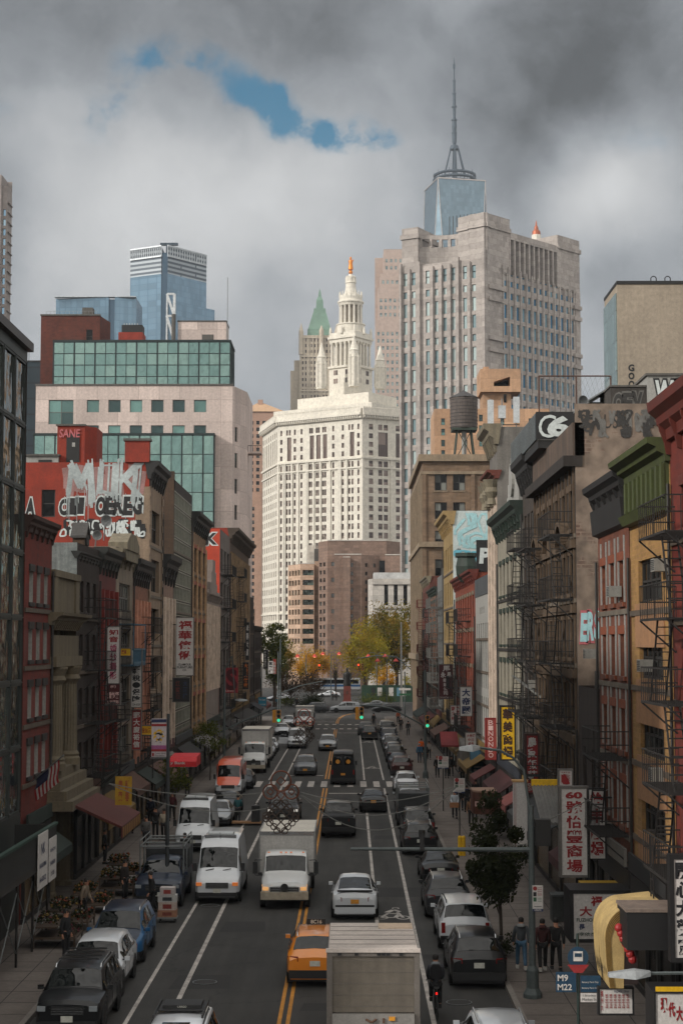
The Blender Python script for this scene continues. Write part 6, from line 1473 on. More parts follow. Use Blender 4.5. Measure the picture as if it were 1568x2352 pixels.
    g = B(); g.box(-hw*.95, hw*.95, yy(0)-.06, yy(.03), zs+.02, zs+.2, PLAST); g.build('bumper', t)
    if shape != 'cab':
        g = B(); g.box(-st[-2][3]*.94, st[-2][3]*.94, yy(.97), yy(1)+.05, zs+.04, zs+.3, PLAST if shape in ('suv', 'boxy', 'van', 'lowvan', 'pickup') else pm); g.build('bumper', t)
    g = B(); plate(g, 0, zs+.28, yy(0)-.08, 1, plm); g.build('number_plate', t)
    if shape != 'cab':
        g = B(); zz_ = zs+.52 if shape not in ('van', 'lowvan') else zs+.6; plate(g, 0, zz_, yy(1)+.015, 1, plm); g.build('number_plate', t)
    if rails and shape in ('suv', 'boxy', 'minivan'):
        for s in (-1, 1):
            g = B(); h0, h1 = sec(.42), sec(.85); g.tube([(s*h0[4][0]*.93, yy(.40), h0[4][1]), (s*h0[4][0]*.93, yy(.43), h0[4][1]+.1), (s*h1[4][0]*.93, yy(.83), h1[4][1]+.1), (s*h1[4][0]*.93, yy(.86), h1[4][1])], .024, CHROME if pm.name != 'paint_white' else PLAST, 5); g.build('roof_rail', t)
    if extra: extra(t, L, sec, yy)
    return t
P_ = {k: paint(k, c) for k, c in dict(white=(202, 206, 210), black=(22, 23, 25), silver=(150, 154, 158), grey=(86, 90, 94), blue=(32, 84, 126), orange=(206, 84, 46), taxi=(222, 132, 30), darkgrey=(50, 52, 55), navy=(34, 44, 60), beige=(150, 140, 130), dkred=(60, 26, 26)).items()}
GL_ = 'cars parked along the left kerb'; GR_ = 'cars parked along the right kerb'; GT = 'traffic on the road'
XG = 'vans and trucks'
def rack(t, L, sec, yy):
    b = B(); z = sec(.6)[6][1]
    for f in (.42, .54, .66, .78): b.box(-.6, .6, yy(f)-.02, yy(f)+.02, z+.1, z+.14, PLAST)
    b.build('roof_rack', t)
vehicle('sedan', 'dark sedan cut by the bottom left corner of the picture', 'car', 'sedan', P_['black'], -9.0, 39.4, group=GL_)
vehicle('suv', 'glossy black SUV with roof bars, nearest whole car at the left kerb', 'SUV', 'boxy', P_['black'], -8.15, 48.3, group=GL_, extra=rack)
vehicle('suv', 'sleek white crossover car facing the camera at the left kerb', 'SUV', 'suv', P_['white'], -8.3, 53.4, group=GL_, rails=False)
vehicle('minivan', 'bright blue small minivan behind the white crossover at the left kerb', 'minivan', 'minivan', P_['blue'], -8.35, 59.2, group=GL_, roofm=P_['navy'], L=4.5, lamps=HLG)
def ladder_rack(t, L, sec, yy):
    b = B(); z = 2.45
    for f in (.3, .55, .8, .98): b.tube([(-.95, yy(f), 1.2), (-.95, yy(f), z), (.95, yy(f), z), (.95, yy(f), 1.2)], .035, STEEL, 5)
    for x in (-.95, .95): b.tube([(x, yy(.28), z), (x, yy(1), z)], .035, STEEL, 5)
    for x in (-.95, .95): b.tube([(x, yy(.28), z+.25), (x, yy(.9), z+.25)], .025, STEEL, 5)
    for f in (.28, .9): 
        for x in (-.95, .95): b.cyl((x, yy(f), z), (x, yy(f), z+.25), .025, STEEL, 5)
    b.build('ladder_rack', t)
    b = B(); b.box(-.95, .95, yy(.64), yy(.99), 1.2, 2.1, M('dark_truck_body', (40, 42, 44), .6)); b.build('cargo_body', t)
vehicle('pickup_truck', 'dark blue-black work truck with a steel ladder rack at the left kerb', 'truck', 'pickup', P_['navy'], -8.3, 71.6, extra=ladder_rack)
def roofac(t, L, sec, yy):
    b = B(); z = 2.66; b.box(-.55, .55, yy(.34), yy(.52), z, z+.16, M('roof_unit_white', (190, 194, 196), .5)); b.box(-.7, .7, yy(.32), yy(.34), z-.04, z+.1, CHROME); b.build('roof_unit', t)
    b = B(); b.cyl((0, yy(.3), 2.6), (0, yy(.3)-.12, 2.9), .012, BLACK, 4); b.cyl((-.55, yy(.12), 1.36), (-.2, yy(.13), 1.42), .02, PLAST, 4); b.cyl((.2, yy(.12), 1.36), (.55, yy(.13), 1.42), .02, PLAST, 4); b.build('aerial', t)
vehicle('delivery_van', 'white high-roof delivery van with amber lights lit, driving next to the white box truck', 'van', 'van', P_['white'], -5.85, 73, extra=roofac, lamps=HLAMB, group=XG)
vehicle('delivery_van', 'white high-roof delivery van parked at the left kerb with its lights off', 'van', 'van', P_['white'], -8.65, 91, extra=roofac, group=XG)
vehicle('sedan', 'silver sedan parked behind the kerbside white van', 'car', 'sedan', P_['silver'], -8.4, 103.5, group=GL_)
vehicle('sedan', 'dark grey sedan parked between the silver sedan and the orange-roofed van', 'car', 'sedan', P_['darkgrey'], -8.3, 110, group=GL_)
vehicle('delivery_van', 'delivery van with orange upper body and white bonnet at the left kerb', 'van', 'van', P_['white'], -9.1, 123, roofm=P_['orange'], group=XG, extra=lambda t, L, sec, yy: (lambda b: (b.box(-1.012, -1.0, yy(.34), yy(.97), 1.32, 2.3, P_['orange']), b.box(1.0, 1.012, yy(.34), yy(.97), 1.32, 2.3, P_['orange']), b.build('orange_panels', t)))(B()))
vehicle('sedan', 'black sedan tucked behind the orange-roofed van', 'car', 'sedan', P_['black'], -8.6, 130, group=GL_)
for i, (y, lb, c) in enumerate(((161, 'white sedan right behind the parked white box truck', 'white'), (167.5, 'pale grey sedan second behind the parked white box truck', 'silver'), (174, 'white sedan third behind the parked white box truck', 'white'), (228, 'white sedan waiting left of the small white truck at the far crossing', 'white'), (206, 'white hatchback at the left kerb before the far crossing', 'white'))):
    vehicle('sedan', lb, 'car', 'sedan', P_[c], -8.6, y, group=GL_)
box_w = M('truck_box_white', (186, 184, 180), .55, var=.12, scale=.8, streak=.12); CABW = paint('cab_white', (206, 208, 207))
def box_truck(name, label, X, Yn, boxL=5.6, boxH=3.5, lamp=None, hs=1., roofcol=None):
    def ex(t, L, sec, yy):
        y0 = yy(1)+.12; b = B(); W = 1.22
        b.box(-W, W, y0, y0+boxL, 1.12, boxH, box_w); b.box(-W-.02, W+.02, y0-.02, y0+.1, boxH-.14, boxH+.02, CHROME) 
        for s in (-1, 1):
            b.box(s*W-.03, s*W+.03, y0-.03, y0+.08, 1.1, boxH, M('trailer_corner', (140, 140, 138), .5, .3)); b.box(s*W-.025, s*W+.025, y0, y0+boxL, boxH-.1, boxH+.03, _M['trailer_corner'])
        b.box(-W+.03, W-.03, y0+.1, y0+boxL-.05, boxH+.001, boxH+.012, roofcol or M('box_roof_cream', (196, 191, 180), .7, var=.15))
        b.build('cargo_box', t)
        b = B(); b.box(-.5, .5, yy(.5), y0+boxL, .75, 1.1, PLAST); b.box(-1.1, 1.1, y0+boxL-.1, y0+boxL, .5, .7, PLAST); b.build('chassis', t)
        k = (.46, .3)
        if k not in _wm: _wm[k] = wheel_mesh(*k)
        for s in (-1, 1): o = link('wheel', _wm[k], t); o.location = (s*.98, y0+boxL*.68, .46)
        b = B(); b.box(-1.02, 1.02, yy(0)-.12, yy(.03), .42, .74, M('dirty_bumper', (168, 158, 140), .6, var=.35, scale=3)); b.build('front_bumper', t)
        b = B()
        for x in (-.75, -.22, 0, .22, .75): b.box(x-.05, x+.05, yy(.60), yy(.61), 2.60*hs, 2.65*hs, HLAMB)
        b.build('marker_lights', t)
        for s in (-1, 1):
            b = B(); b.tube([(s*1.02, yy(.42), 2.3*hs), (s*1.32, yy(.40), 2.32*hs), (s*1.32, yy(.40), 1.55*hs), (s*1.02, yy(.42), 1.5*hs)], .02, PLAST, 5); b.box(s*1.32-.1, s*1.32+.1, yy(.40)-.05, yy(.40)+.06, 1.62*hs, 2.22*hs, PLAST); b.build('side_mirror', t)
        b = B(); b.box(-.62, .62, yy(0)-.06, yy(.02), .62, 1.12*hs, PLAST)
        for q in range(4): b.box(-.6, .6, yy(0)-.08, yy(0)-.05, .66+.08*q, .7+.08*q, CHROME)
        b.lathe([(.02, -.02), (.17, -.02), (.17, .03), (.02, .03)], BLACK, 16, (0, yy(0)-.08, 1.1*hs), 'y'); b.build('radiator_grille', t)
    return vehicle(name, label, 'truck', 'cab', CABW, X, Yn, extra=ex, lamps=lamp, group=XG, hs=hs)
box_truck('box_truck', 'white box truck with dirty bumper and lit headlamps straddling the yellow centre line', -2.85, 71.6, 5., 2.95, lamp=HLON, hs=.84)
box_truck('box_truck', 'white box truck parked at the left kerb beyond the near crossing', -8.55, 146, 5.8, 3.7)
box_truck('box_truck', 'small white box truck stopped at the far crossing', -6.2, 219, 4., 3.0, lamp=HLAMB)
def open_door(t, L, sec, yy):
    b = B(); b.box(-1.95, -1.0, yy(.22)-.03, yy(.22)+.03, .5, 1.2, P_['white']); b.box(-1.9, -1.05, yy(.22)-.025, yy(.22)+.02, 1.2, 1.9, CG); b.build('door', t)
vehicle('passenger_van', 'white passenger van facing the camera with one front door swung open', 'van', 'lowvan', P_['white'], -5.9, 180, group=XG, extra=open_door)
vehicle('suv', 'silver SUV coming towards the camera near the yellow lines', 'SUV', 'suv', P_['silver'], -2.5, 176, group=GT, plm=PLY, lamps=HLG)
vehicle('suv', 'dark grey SUV coming towards the camera at the near crossing', 'SUV', 'suv', P_['grey'], -3.95, 143, group=GT, plm=PLY, lamps=M('headlamp_cool', (210, 210, 240), .3, emit=.9, var=0, fine=0))
vehicle('pickup_truck', 'black pickup truck facing the camera just behind the white box truck', 'truck', 'pickup', P_['black'], -4.25, 104, lamps=M('headlamp_soft', (210, 206, 196), .3, emit=.5, var=0, fine=0), glass_m=CG)
def van_back(t, L, sec, yy):
    b = B(); y = yy(1)+.01
    for s in (-1, 1): b.box(s*.42-.3, s*.42+.3, y, y+.02, 1.65, 2.3, CG)
    b.box(-.012, .012, y, y+.025, .5, 2.45, PLAST); b.build('rear_doors', t)
    b = B()
    for s in (-1, 1): b.lathe([(.13, .0), (.17, .0), (.17, .02), (.13, .02)], PLY, 20, (s*.42, y+.02, 1.9), 'y'); b.box(s*.42-.07, s*.42+.07, y+.022, y+.035, 1.82, 1.98, M('emblem_cream', (170, 150, 120), .6))
    b.build('emblem', t)
vehicle('delivery_van', 'tall black van seen from behind with two round emblems on its rear doors', 'van', 'van', P_['black'], -.65, 133.6, True, group=XG, plm=PLY, extra=van_back)
def cover(t, L, sec, yy):
    b = B(); b.box(-.9, .9, yy(.66), yy(.985), 1.24, 1.3, PLAST); b.build('bed_cover', t)
vehicle('pickup_truck', 'black pickup truck with a covered bed driving away ahead of the white electric car', 'truck', 'pickup', P_['black'], -.75, 97.4, True, extra=cover)
vehicle('sedan', 'black sedan driving away in the bike lane with a yellow plate', 'car', 'sedan', P_['black'], 1.5, 112, True, group=GT, plm=PLY)
def tesla(t, L, sec, yy):
    b = B(); b.box(-.8, .8, yy(1)-.05, yy(1)+.03, .3, .62, PLAST); b.box(-.72, .72, yy(.955), yy(.985)+.02, 1.14, 1.2, PLAST); b.build('rear_trim', t)
vehicle('electric_car', 'white fastback electric car with a dark sloping rear window driving away', 'car', 'fastback', P_['white'], .15, 68.8, True, group=GT, plm=PLY, extra=tesla)
def taxi(t, L, sec, yy):
    z = sec(.55)[6][1]; b = B(); b.box(-.32, .32, yy(.5), yy(.5)+.16, z, z+.2, PLAST); 
    b.X = Matrix.Translation((0, yy(.5)+.165, z+.04)) @ Matrix.Rotation(math.pi, 4, 'Z'); put_text(b, '8C16', -.2, 0, .4, .13, -.005, PLW, .02); b.X = Matrix(); b.build('roof_sign', t)
vehicle('taxi', 'orange-yellow taxi with a roof sign driving away beside the box truck', 'taxi', 'suv', P_['taxi'], -1.2, 55.5, True, extra=taxi, rails=True)
t = thing('box_truck', 'weathered grey box truck seen from behind at the bottom of the picture', 'truck', (.59, 45.2, 0), 0, XG)
grm = M('weathered_aluminium', (150, 142, 134), .6, .2, var=.25, scale=1.2, streak=.2); rfm2 = M('truck_roof_panel', (186, 176, 168), .6, var=.25, scale=.8); drm = M('roller_door_tan', (138, 128, 114), .7, var=.25, scale=2.5, streak=.25)
b = B(); b.box(-1.22, 1.22, .07, 4.3, 1.1, 3.08, grm); b.box(-1.2, 1.2, .1, 4.28, 3.081, 3.1, rfm2)
for k in range(5): b.box(-1.18, 1.18, .8+.7*k, .84+.7*k, 3.1, 3.108, grm)
b.box(.2, 1.18, 3.3, 4.1, 3.1, 3.13, M('roof_patch_tan', (190, 170, 148), .7)); b.build('cargo_box', t)
b = B(); b.box(-1.25, -1.1, -.05, .1, .55, 3.1, grm); b.box(1.1, 1.25, -.05, .1, .55, 3.1, grm); b.box(-1.1, 1.1, -.05, .1, 2.93, 3.1, grm); b.box(-1.27, 1.27, -.09, .05, 3.04, 3.13, rfm2)
for x in (-.9, -.45, .15, .28, .4, .75): b.box(x-.05, x+.05, -.08, -.05, 2.96, 3.02, PLAST)
b.build('door_frame', t)
b = B(); b.box(-1.1, 1.1, .0, .065, 1.45, 2.93, drm)
for k in range(5): b.box(-1.1, 1.1, -.008, .0, 1.6+.3*k, 1.612+.3*k, grm)
d = b.build('roller_door', t)
b = B(); b.box(-1.1, 1.1, -.12, .0, 1.1, 1.42, M('liftgate_white', (176, 172, 166), .6, var=.3, scale=2, streak=.15)); b.box(.42, .58, -.16, -.12, 1.26, 1.36, PLY); b.tube([(-.2, -.15, 1.3), (-.05, -.18, 1.22), (.08, -.15, 1.3)], .03, M('rusty_latch', (90, 62, 44), .8), 5); b.box(.25, .3, -.16, -.12, 1.2, 1.32, M('rusty_latch', (90, 62, 44), .8)); b.build('lift_gate', t)
b = B(); b.box(-1.2, 1.2, .1, 4.3, .8, 1.08, PLAST); b.box(-1.15, 1.15, -.2, .1, .5, .75, PLAST); b.build('chassis', t)
b = B(); b.X = Matrix.Translation((-1.06, -.15, .72)); b.add([(0, 0, 0), (.36, 0, .05), (.34, 0, .32), (0, 0, .28)], [(0, 1, 2, 3)], PLW); put_text(b, 'T42', .06, .1, .24, .1, -.01, PLTXT, .01); b.X = Matrix(); b.build('number_plate', t)
for s in (-1, 1):
    o = link('wheel', _wm[(.46, .3)], t); o.location = (s*.98, 1.4, .46); b = B(); b.box(s*.85-.1, s*.85+.1, -.22, -.19, .55, .7, TL); b.build('tail_light', t)
def boxes_rack(t, L, sec, yy):
    b = B(); z = sec(.6)[6][1]; b.box(-.6, .6, yy(.68), yy(.9), z+.05, z+.08, PLAST); b.box(-.5, .5, yy(.72), yy(.88), z+.08, z+.16, PLAST)
    for x in (-.62, .62): b.box(x-.02, x+.02, yy(.5), yy(.9), z+.06, z+.14, PLAST)
    put_text(b, 'CARGO', -.2, z+.1, .4, .05, yy(.72)-.01, PLW, .01); b.box(-.35, .35, yy(.40), yy(.45), z+.01, z+.02, CG); b.build('roof_rack', t)
vehicle('suv', 'white SUV with a black roof rack cut by the bottom edge of the picture', 'SUV', 'boxy', P_['white'], -4.4, 40.3, group=GT, extra=boxes_rack)
def glassroof(t, L, sec, yy): pass
for (shape, nm, ct, lb, c, X, Y, kw) in [
    ('suv', 'hatchback', 'car', 'silver car with roof rails cut by the bottom edge at the right kerb', 'silver', 3.85, 42.2, {}),
    ('suv', 'suv', 'SUV', 'black SUV with roof rails just nearer than the white boxy off-roader', 'black', 4.2, 55.2, {}),
    ('boxy', 'suv', 'SUV', 'white boxy off-roader with a black rear window at the right kerb', 'white', 4.2, 61.8, {}),
    ('suv', 'suv', 'SUV', 'dark grey SUV in front of the white boxy off-roader at the right kerb', 'darkgrey', 4.0, 69, {}),
    ('sedan', 'sedan', 'car', 'black car under the long signal arm at the right kerb', 'black', 4.2, 78.4, {}),
    ('suv', 'suv', 'SUV', 'black SUV with a white plate just beyond the long signal arm', 'black', 3.7, 89.6, {}),
    ('boxy', 'suv', 'SUV', 'grey wagon with silver roof loaded with gear at the right kerb', 'darkgrey', 3.9, 96.2, {}),
    ('suv', 'hatchback', 'car', 'silver hatchback just nearer than the white crossover at the right kerb', 'silver', 3.95, 111.5, {}),
    ('suv', 'suv', 'SUV', 'white crossover seen from behind by the near crossing at the right kerb', 'white', 4.15, 125.2, {}),
    ('suv', 'suv', 'SUV', 'dark red-black SUV just past the near crossing at the right kerb', 'dkred', 4.35, 142.4, {}),
    ('sedan', 'sedan', 'car', 'navy sedan second past the near crossing at the right kerb', 'navy', 4.3, 150, {}),
    ('suv', 'suv', 'SUV', 'black SUV third past the near crossing at the right kerb', 'black', 4.3, 158.6, {}),
    ('sedan', 'sedan', 'car', 'grey sedan fourth past the near crossing at the right kerb', 'grey', 4.3, 166.5, {}),
    ('suv', 'suv', 'SUV', 'dark SUV fifth past the near crossing at the right kerb', 'darkgrey', 4.3, 174, {}),
    ('sedan', 'sedan', 'car', 'silver sedan sixth past the near crossing at the right kerb', 'silver', 4.3, 182, {}),
    ('minivan', 'minivan', 'minivan', 'dark minivan seventh past the near crossing at the right kerb', 'navy', 4.35, 189.5, {}),
    ('suv', 'suv', 'SUV', 'beige SUV parked last before the far crossing on the right', 'beige', 4.4, 210.5, {}),
    ]: vehicle(nm, lb, ct, shape, P_[c], X, Y, True, group=GR_, plm=PLW, **kw)
vehicle('pickup_truck', 'dark pickup with an open bed at the right kerb near the far crossing', 'truck', 'pickup', P_['black'], 4.5, 201, True)
def rack2(t, L, sec, yy):
    ladder_rack(t, L, sec, yy)
vehicle('pickup_truck', 'dark work truck with a pipe rack at the right kerb', 'truck', 'pickup', P_['darkgrey'], 3.85, 103, True, extra=rack2)
vehicle('suv', 'black SUV driving away near the far crossing', 'SUV', 'suv', P_['black'], 2.2, 196.4, True, group=GT, plm=PLY)
vehicle('suv', 'black SUV just ahead of another one at the far crossing', 'SUV', 'suv', P_['darkgrey'], 1.8, 206, True, group=GT)
vehicle('minivan', 'silver minivan crossing the junction sideways in front of the statue', 'minivan', 'minivan', P_['silver'], -.9, 274, rz=R(-88), group=GT)
vehicle('suv', 'dark SUV turning left of the silver minivan at the junction', 'SUV', 'suv', P_['darkgrey'], -6.1, 273, rz=R(-60), group=GT)
vehicle('sedan', 'dark sedan crossing behind another one right of the silver minivan', 'car', 'sedan', P_['grey'], 4.2, 290, rz=R(-84), group=GT)
vehicle('sedan', 'black sedan crossing at the junction below the green hoarding', 'car', 'sedan', P_['black'], 5.9, 275, rz=R(-80), group=GT)
for i, (u, Y) in enumerate(((668, 560), (682, 580), (697, 590), (712, 600), (664, 610), (690, 625))):
    lb = ['white van leftmost in the distant row of parked vans', 'white van second in the distant row of parked vans', 'white van third in the distant row of parked vans', 'white van rightmost in the distant row of parked vans', 'white van at the back left of the distant parked row', 'white van at the back of the distant parked row'][i]
    vehicle('parked_van', lb, 'van', 'lowvan', P_['white'], UV(u, Y), Y, rz=R(-35), group='distant parked vans')
vehicle('police_car', 'white and blue patrol car parked beyond the plaza left of the statue', 'car', 'sedan', P_['white'], UV(755, 352), 352, rz=R(-85), group=GT)
vehicle('sedan', 'pale car parked at the far side of the plaza on the left', 'car', 'sedan', P_['silver'], UV(640, 330), 330, rz=R(-70), group=GT)
t = thing('bus', 'white bus with a blue stripe far behind the statue', 'bus', (UV(770, 405), 405, 0), R(-88)); b = B(); b.box(-1.25, 1.25, -6, 6, .4, 3.1, P_['white']); b.box(-1.27, 1.27, -6.02, 6.02, 1.0, 1.5, paint('bus_blue', (40, 96, 150))); b.build('body', t)
b = B(); b.box(-1.28, 1.28, -5.6, 5.6, 1.7, 2.7, CG); b.build('windows', t); 
for y in (-4, 3.4):
    for s in (-1, 1): o = link('wheel', _wm[(.46, .3)], t); o.location = (s*1.1, y, .46)
def skin_mesh(verts, edges, radii, root=0, sub=1):
    me = bpy.data.meshes.new('s'); me.from_pydata(verts, edges, []); o = bpy.data.objects.new('s', me); COL.objects.link(o)
    o.modifiers.new('s', 'SKIN')
    if not me.skin_vertices: raise RuntimeError('no skin layer')
    for i, r in enumerate(radii):
        d = me.skin_vertices[0].data[i]; d.radius = (r, r) if not isinstance(r, tuple) else r; d.use_root = (i == root); d.use_loose = False
    s = o.modifiers.new('u', 'SUBSURF'); s.levels = s.render_levels = sub
    dg = bpy.context.evaluated_depsgraph_get(); out = bpy.data.meshes.new_from_object(o.evaluated_get(dg))
    bpy.data.objects.remove(o); bpy.data.meshes.remove(me); out.shade_smooth(); return out
SKIN = M('skin', (172, 122, 96), .6, var=.08, rand=.2); HAIR = M('hair_black', (24, 20, 18), .7); SHOE = M('shoe_dark', (30, 29, 28), .7); SHOEW = M('shoe_white', (190, 188, 182), .7)
def cloth(name, c): return M('cloth_'+name, c, .9, var=.15, scale=3., bump=.3)
def pose(stride=.0, arm=.0, hold=None, seat=False, lean=0.):
    J = dict(pel=(0, 0, .95), wai=(0, -lean*.4, 1.1), che=(0, -lean, 1.32), nec=(0, -lean*1.15, 1.48), hd0=(0, -lean*1.3-.01, 1.56), hd1=(0, -lean*1.35-.015, 1.70))
    for s, n in ((-1, 'l'), (1, 'r')):
        k = s*stride
        J['sh'+n] = (s*.19, -lean, 1.42); 
        a = -s*arm
        J['el'+n] = (s*.25, -lean+a*.6+.03, 1.14); J['wr'+n] = (s*.25, -lean+a*1.2-.04, .90)
        if hold: J['el'+n] = (s*.24, -lean-.05, 1.14); J['wr'+n] = (s*.16, -lean-.28, 1.0+(hold-1)*.4)
        J['hip'+n] = (s*.10, 0, .90); J['kn'+n] = (s*.11, -k*.5-.03, .50); J['an'+n] = (s*.11, -k*1.0+(.06 if k < 0 else 0), .09+(.05 if k < 0 else 0)); J['to'+n] = (s*.12, J['an'+n][1]-.17, J['an'+n][2]-.055)
        if seat: J['kn'+n] = (s*.13, -.32-s*.06, .78+s*.06); J['an'+n] = (s*.13, -.22-s*.1, .36+s*.08); J['to'+n] = (s*.13, J['an'+n][1]-.17, J['an'+n][2]-.06)
    return J
_PB = {}
def body_meshes(key, J):
    if key in _PB: return _PB[key]
    V, E_, Rr_ = [], [], []
    def add(p, r, par=None):
        V.append(p); Rr_.append(r); i = len(V)-1
        if par is not None: E_.append((par, i))
        return i
    pel = add(J['pel'], .12); wai = add(J['wai'], .105, pel); che = add(J['che'], .13, wai); nec = add(J['nec'], .055, che); h0 = add(J['hd0'], .078, nec); h1 = add(J['hd1'], .082, h0)
    f = Vector(J['hd0'])+Vector((0, -.095, .05)); add(tuple(f), .016, h0)
    for s in (-1, 1): e = Vector(J['hd0'])+Vector((s*.085, .01, .06)); add(tuple(e), .014, h0)
    for n, s in (('l', -1), ('r', 1)):
        sh = add(J['sh'+n], .062, che); el = add(J['el'+n], .044, sh); wr = add(J['wr'+n], .03, el)
        d = (Vector(J['wr'+n])-Vector(J['el'+n])).normalized(); side = Vector((s, 0, 0)); w = Vector(J['wr'+n])
        pal = add(tuple(w+d*.07), .034, wr)
        fw = d.cross(side).normalized()
        for k in range(4):
            o = fw*(.03-.02*k); p1 = add(tuple(w+d*.115+o), .0095, pal); add(tuple(w+d*(.165-.01*abs(k-1))+o-side*.02), .008, p1)
        th = add(tuple(w+d*.05+fw*.04), .011, pal); add(tuple(w+d*.09+fw*.055-side*.01), .009, th)
        hp = add(J['hip'+n], .088, pel); kn = add(J['kn'+n], .058, hp); an = add(J['an'+n], .042, kn); add(J['to'+n], .036, an)
    body = skin_mesh(V, E_, Rr_)
    V, E_, Rr_ = [], [], []
    a = add((J['pel'][0], J['pel'][1], J['pel'][2]-.05), (.16, .13)); w_ = add(J['wai'], (.155, .13), a); c = add(J['che'], (.165, .145), w_); n_ = add(tuple(Vector(J['nec'])-Vector((0, 0, .02))), .075, c)
    for n in 'lr':
        sh = add(J['sh'+n], .088, c); el = add(J['el'+n], .07, sh); add(J['wr'+n], .056, el)
    jac = skin_mesh(V, E_, Rr_)
    V, E_, Rr_ = [], [], []
    a = add(J['pel'], .135)
    for n in 'lr':
        hp = add(J['hip'+n], .105, a); kn = add(J['kn'+n], .08, hp); add(tuple(Vector(J['an'+n])+Vector((0, 0, .02))), .066, kn)
    tro = skin_mesh(V, E_, Rr_)
    hb = B(); h = Vector(J['hd1'])
    prof = [(.02, .085), (.06, .075), (.092, .03), (.098, -.03), (.085, -.08)]
    hb.lathe(prof[::-1], HAIR, 12, (h.x, h.y+.018, h.z)); hair = hb.mesh('hair', 60)
    sb = B()
    shoes = []
    for n in 'lr':
        sb = B(); a = Vector(J['an'+n]); t_ = Vector(J['to'+n]); sb.extr([(a.y+.08, t_.z-.035), (t_.y-.06, t_.z-.035), (t_.y-.06, t_.z+.02), (a.y-.04, a.z+.03), (a.y+.08, a.z+.03)], 'x', a.x-.048, a.x+.048, SHOE); shoes.append(sb.mesh('shoe'))
    _PB[key] = (body, jac, tro, hair, shoes); return _PB[key]
POSES = {'stand': pose(0, .02), 'walk': pose(.26, .16), 'walk2': pose(-.22, -.14), 'hold': pose(.12, 0, hold=1.), 'lean': pose(.1, .1, lean=.1), 'ride': pose(0, 0, hold=1., seat=True, lean=.14), 'cart': pose(.2, 0, hold=1.1, lean=.1)}
def person(label, loc, rz, ps='stand', jac=(40, 40, 44), tro=(34, 36, 44), hood=None, hairc=None, shoe=SHOE, h=1., bag=None, hat=None):
    body, jm, tm, hm, sm = body_meshes(ps, POSES[ps]); t = thing('person', label, 'person', loc, rz, 'people'); t.scale = (h, h, h)
    def put(nm, me, mat):
        o = link(nm, me, t)
        if not me.materials: me.materials.append(mat)
        o.material_slots[0].link = 'OBJECT'; o.material_slots[0].material = mat
    put('body', body, SKIN); put('jacket', jm, cloth('%d_%d_%d' % jac, jac)); put('trousers', tm, cloth('%d_%d_%d' % tro, tro)); put('hair', hm, HAIR if not hairc else cloth('hair%d_%d_%d' % hairc, hairc))
    for m_ in sm: put('shoe', m_, shoe)
    J = POSES[ps]
    if hood:
        b = B(); p = J['nec']; b.lathe([(.07, -.02), (.14, .02), (.13, .08), (.08, .11)], cloth('%d_%d_%d' % hood, hood), 10, (p[0], p[1]+.07, p[2]-.02)); b.build('hood', t, 60)
    if hat:
        b = B(); p = J['hd1']; b.lathe([(.115, -.02), (.112, .05), (.07, .1), (.01, .11)], cloth('%d_%d_%d' % hat, hat), 12, (p[0], p[1], p[2])); b.build('cap', t, 60)
    if bag:
        b = B(); p = J['che']; c = cloth('bag%d_%d_%d' % bag, bag); b.extr([(-.16, -.22), (.16, -.22), (.17, .12), (.1, .2), (-.1, .2), (-.17, .12)], 'y', .15, .3, c); b.v = [(x+p[0], y+p[1], z+p[2]) for x, y, z in b.v]; o = b.build('backpack', None, 30)
        o.location = loc; o.rotation_euler = (0, 0, rz); tag(o, 'dark backpack worn by the '+('cyclist' if ps == 'ride' else 'blue-jacketed person'), 'bag')
    return t
A = math.pi
def ground_at(u, v, z=.14): p = at(u, v, Z=z); return (p.x, p.y, z)
